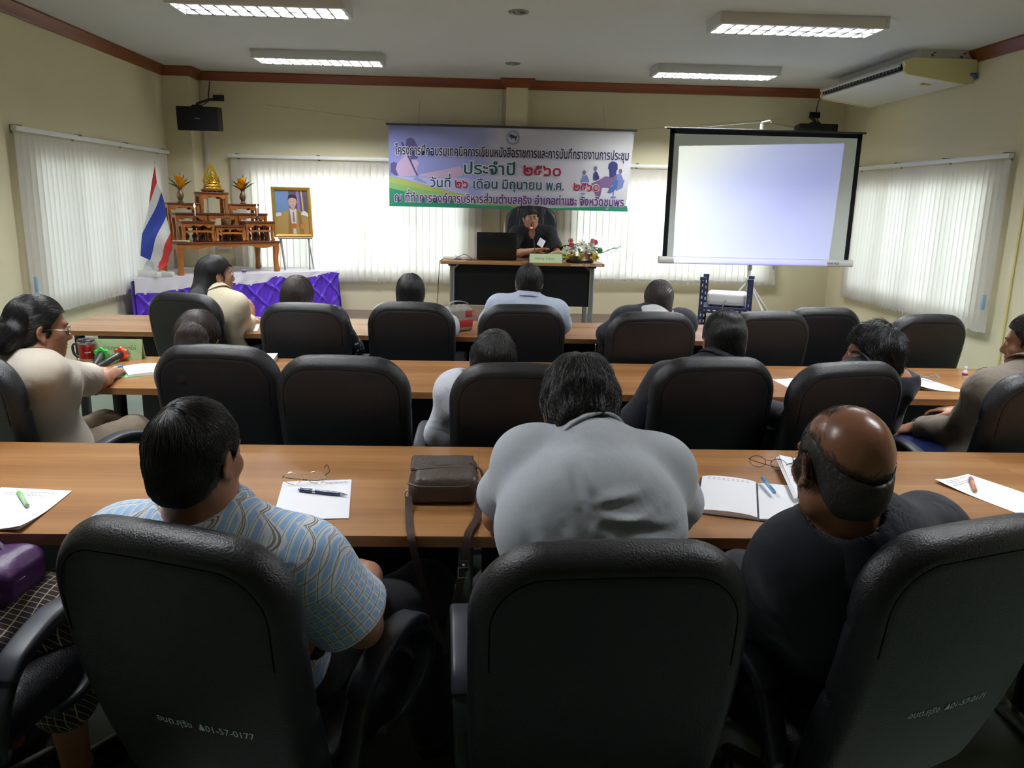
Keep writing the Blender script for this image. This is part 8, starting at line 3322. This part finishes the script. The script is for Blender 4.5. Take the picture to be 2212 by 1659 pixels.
link_mesh('lettering', me, mat('card_ink', srgb(92, 112, 86), 0.6), t)
for (a, b2, z_, col, lb) in (((-1.868, 3.885), (-1.905, 4.03), 0.022, srgb(60, 190, 70), 'handheld microphone with a green ring beside the red mug'),
                              ((-1.825, 3.88), (-1.800, 4.03), 0.028, srgb(250, 90, 50), 'handheld microphone with an orange ring lying over the other one')):
    a, b2 = Vector((*a, TZ + 0.016 + z_ * 0)), Vector((*b2, TZ + z_ + 0.012))
    d_ = b2 - a
    t = thing('handheld_microphone', lb, 'microphone', tuple(a), math.atan2(d_.y, d_.x), 'handheld microphones')
    M = T(ry=PI / 2 - math.asin(d_.z / d_.length))
    L_ = d_.length
    b = MB()
    b.lathe([(0, -0.06), (0.011, -0.06), (0.013, -0.045), (0.0185, L_ * 0.85), (0.017, L_ * 0.9), (0, L_ * 0.9)], 18, M=M)
    b.build('body', mat('mic_body', srgb(38, 44, 48), 0.35, 0.5), t)
    b = MB()
    n_ = 36
    pr = []
    for i in range(n_):
        an = 2 * PI * i / n_
        rr = 0.031 + 0.005 * math.cos(an * 6)
        pr.append((rr * math.cos(an), rr * math.sin(an)))
    b.prism(pr, 'XY', L_ * 0.86, L_ * 0.86 + 0.018, M=M)
    b.build('ring', mat('ring_%d' % int(col[0] * 100), col, 0.5, 0.4), t, angle=30)
    b = MB()
    b.lathe([(0.022, L_ * 0.90), (0.026, L_ * 0.95), (0.026, L_ * 1.02), (0.020, L_ * 1.12), (0.008, L_ * 1.17), (0, L_ * 1.18)], 18, M=M)
    b.build('grille', mat('mic_mesh', srgb(120, 124, 128), 0.4, 0.5, 0.6, bump=0.5, bscale=500), t)
t = thing('notebook', 'open notebook with green inner cover beside the woman with the hair bun', 'notebook', (-1.672, 3.735, TZ), R2(30))
b = MB()
b.span((-0.16, -0.11, 0.0), (0.16, 0.125, 0.002), 0.0008)
b.build('cover', mat('green_card_cover', srgb(130, 196, 150), 0.6), t, smooth=False)
for x0, x1, h_ in ((-0.165, -0.02, 0.008), (0.008, 0.170, 0.013)):
    b = MB()
    n = 10
    up = [(x0 + (x1 - x0) * i / n, 0.0021 + h_ * (0.35 + 0.65 * math.sin(PI * (0.15 + 0.7 * i / n)))) for i in range(n + 1)]
    b.prism([(x0, 0.0021)] + up + [(x1, 0.0021)], 'XZ', -0.105, 0.12)
    b.build('pages', M_PAPER, t, angle=25)
pen('blue ballpoint pen on the notebook of the woman with the bun', (-1.745, 3.72), (-1.715, 3.845), TZ + 0.011, mat('clear_blue_plastic', srgb(140, 196, 232), 0.2), mat('royal_blue', srgb(50, 90, 190), 0.35), 0.0048)
t = thing('book', 'thick white book lying on the middle table behind the brown-haired person', 'book', (-1.13, 4.02, TZ), R2(6))
b = MB()
b.span((-0.085, -0.11, 0.002), (0.085, 0.11, 0.026))
b.build('pages', mat('book_pages', srgb(226, 224, 214), 0.8, bump=0.3, bscale=300), t, smooth=False)
b = MB()
b.span((-0.088, -0.113, 0.026), (0.088, 0.113, 0.0285), 0.0008)
b.span((-0.088, -0.113, 0.0), (0.088, 0.113, 0.002), 0.0008)
b.build('cover', M_PAPER, t, smooth=False)
sheet('paper', 'white sheet showing between two chairs near the thick white book', 'paper', [(-1.10, 3.575), (-0.93, 3.575), (-0.965, 3.785), (-1.12, 3.785)])
sheet('paper', 'small corner of white paper left of the slicked-back man', 'paper', [(0.795, 3.66), (0.95, 3.70), (0.93, 3.80), (0.785, 3.735)])
sheet('paper', 'crumpled white sheet with a blue pencil between two middle-row chairs', 'paper', [(1.455, 3.505), (1.63, 3.60), (1.60, 3.845), (1.44, 3.79)], n=2, curl=0.04, curl_at=1)
pen('slim blue pencil-like pen on the crumpled sheet', (1.552, 3.545), (1.528, 3.735), TZ + 0.006, mat('grey_blue_plastic', srgb(120, 146, 190), 0.3), mat('sky_blue_grip', srgb(70, 140, 206), 0.35), 0.005)
sheet('paper', 'folded white sheets under eyeglasses beside the small white bottle', 'paper', [(2.06, 3.60), (2.285, 3.575), (2.245, 3.875), (2.07, 3.86)], n=2, curl=0.03, curl_at=0)
glasses('blue-tinted eyeglasses on the folded sheets of the middle table', (2.185, 3.745), -20, TZ + 0.004, mat('blue_wire', srgb(120, 160, 190), 0.3), mat('blue_wire', srgb(120, 160, 190), 0.3))
t = thing('bottle', 'tiny white bottle with a magenta label on the middle table at right', 'bottle', (2.475, 3.90, TZ))
b = MB()
b.lathe([(0, 0), (0.012, 0), (0.013, 0.002), (0.013, 0.034), (0.009, 0.040), (0.007, 0.043), (0, 0.043)], 18)
b.build('body', mat('bottle_white', srgb(226, 222, 228), 0.35, 0.5), t)
b = MB()
b.lathe([(0.0133, 0.014), (0.0135, 0.015), (0.0135, 0.026), (0.0133, 0.027)], 18)
b.build('label', mat('magenta_label', srgb(168, 50, 110), 0.5), t)
b = MB()
b.lathe([(0.0075, 0.043), (0.008, 0.044), (0.008, 0.056), (0.006, 0.059), (0, 0.059)], 14)
b.build('cap', mat('bottle_white', srgb(226, 222, 228), 0.35, 0.5), t)
glasses('dark wire eyeglasses lying at the right end of the middle table', (2.66, 3.96), 140, TZ + 0.001, M_BLKMET, M_BLKMET)

# ---- front table
t = thing('handbag', 'grey and red handbag standing on the front table beside the white blouse woman', 'handbag', (-0.155, 5.16, TZ), R2(38))
M_HB = mat('handbag_grey', srgb(150, 146, 138), 0.55, 0.4, noise=0.12, nscale=40, bump=0.15, bscale=120)
M_HR = mat('handbag_red', srgb(176, 56, 62), 0.45, 0.4, noise=0.1, nscale=30)
s = Solid()
s.box((0, 0, 0.075), (0.105, 0.050, 0.075), 0.022)
s.box((0, 0, 0.13), (0.085, 0.030, 0.040), 0.020, k=0.03)
s.disp = lambda P: 0.003 * wob(P, 36, 3) + 0.002 * np.sin(P[:, 0] * 160) * (P[:, 2] > 0.05)
s.build('body', M_HB, t, h=0.005)
for x0, x1, z0, z1 in ((-0.08, 0.09, 0.03, 0.075), (0.035, 0.085, 0.095, 0.135)):
    b = MB()
    b.box(((x0 + x1) / 2, -0.052, (z0 + z1) / 2), (x1 - x0, 0.006, z1 - z0), 0.0028)
    b.build('red_patch', M_HR, t)
b = MB()
b.box((-0.108, 0, 0.07), (0.006, 0.05, 0.08), 0.0028)
b.build('red_patch', M_HR, t)
b = MB()
b.sweep(rrect(0.02, 0.006, 0.002, 2), bez([(-0.075, -0.01, 0.155), (-0.06, -0.01, 0.185), (0.0, -0.01, 0.195), (0.07, -0.01, 0.180), (0.085, -0.01, 0.150)], 5), (0, 1, 0))
b.build('handle', M_HB, t)
b = MB()
b.tube([(0.096 + 0.016 * math.cos(2 * PI * i / 16), -0.045, 0.118 + 0.016 * math.sin(2 * PI * i / 16)) for i in range(16)], 0.0026, 6, closed=True)
b.build('ring', mat('brass_ring', srgb(206, 190, 150), 0.25, 0.5, 0.8), t)
b = MB()
b.sweep(rrect(0.024, 0.004, 0.0015, 2), bez([(0.105, -0.045, 0.108), (0.16, -0.07, 0.07), (0.23, -0.11, 0.018), (0.235, -0.16, 0.006), (0.17, -0.20, 0.010), (0.10, -0.19, 0.022), (0.06, -0.15, 0.012)], 6), (0.3, 0.7, 0.3))
b.build('strap', M_HR, t)
sheet('paper', 'white sheet by the elbow of the woman in beige on the front table', 'paper', [(-1.52, 4.955), (-1.40, 5.02), (-1.455, 5.29), (-1.575, 5.20)], curl=0.03, curl_at=2)
sheet('paper', 'slip of white paper beyond the dotted sleeve on the front table', 'paper', [(-1.06, 5.50), (-0.965, 5.50), (-0.985, 5.60), (-1.06, 5.60)])
# ---- purple handbag on the lap at left
t = thing('handbag', 'purple leather handbag with a steel ring on the lap at the left edge', 'handbag', (-1.205, 1.80, 0.625), R2(-8))
M_PB = mat('purple_leather', srgb(66, 34, 80), 0.42, 0.4, noise=0.15, nscale=20, bump=0.2, bscale=60)
s = Solid()
s.box((0, 0, 0.055), (0.15, 0.085, 0.055), 0.035)
s.disp = lambda P: 0.006 * wob(P, 30, 6) + 0.003 * np.sin(P[:, 0] * 60 + 2 * wob(P, 20, 2))
s.build('body', M_PB, t, h=0.006)
b = MB()
b.tube([(0.112 + 0.022 * math.cos(2 * PI * i / 20), -0.080 - 0.004 * math.sin(2 * PI * i / 20), 0.050 + 0.020 * math.sin(2 * PI * i / 20)) for i in range(20)], 0.0022, 6, closed=True)
b.build('ring', M_CHROME, t)
b = MB()
b.sweep(rrect(0.018, 0.005, 0.002, 2), bez([(-0.10, -0.086, 0.040), (0.0, -0.092, 0.044), (0.090, -0.086, 0.046)], 5), (0, 0.3, 1))
b.sweep(rrect(0.018, 0.005, 0.002, 2), bez([(0.134, -0.076, 0.050), (0.145, -0.06, 0.056), (0.152, -0.02, 0.06)], 5), (0, 0.3, 1))
b.build('strap', M_PB, t)
b = MB()
b.tube(bez([(-0.12, -0.05, 0.100), (0.0, -0.04, 0.114), (0.12, -0.03, 0.104)], 6), 0.003, 6)
b.build('zip', mat('zip_silver', srgb(170, 160, 176), 0.3, 0.5, 0.7), t)
b = MB()
b.sweep(rrect(0.016, 0.008, 0.003, 2), bez([(-0.09, 0.02, 0.095), (-0.06, 0.03, 0.125), (0.02, 0.04, 0.13), (0.08, 0.03, 0.10)], 5), (0, 1, 0))
b.build('handle', M_PB, t)
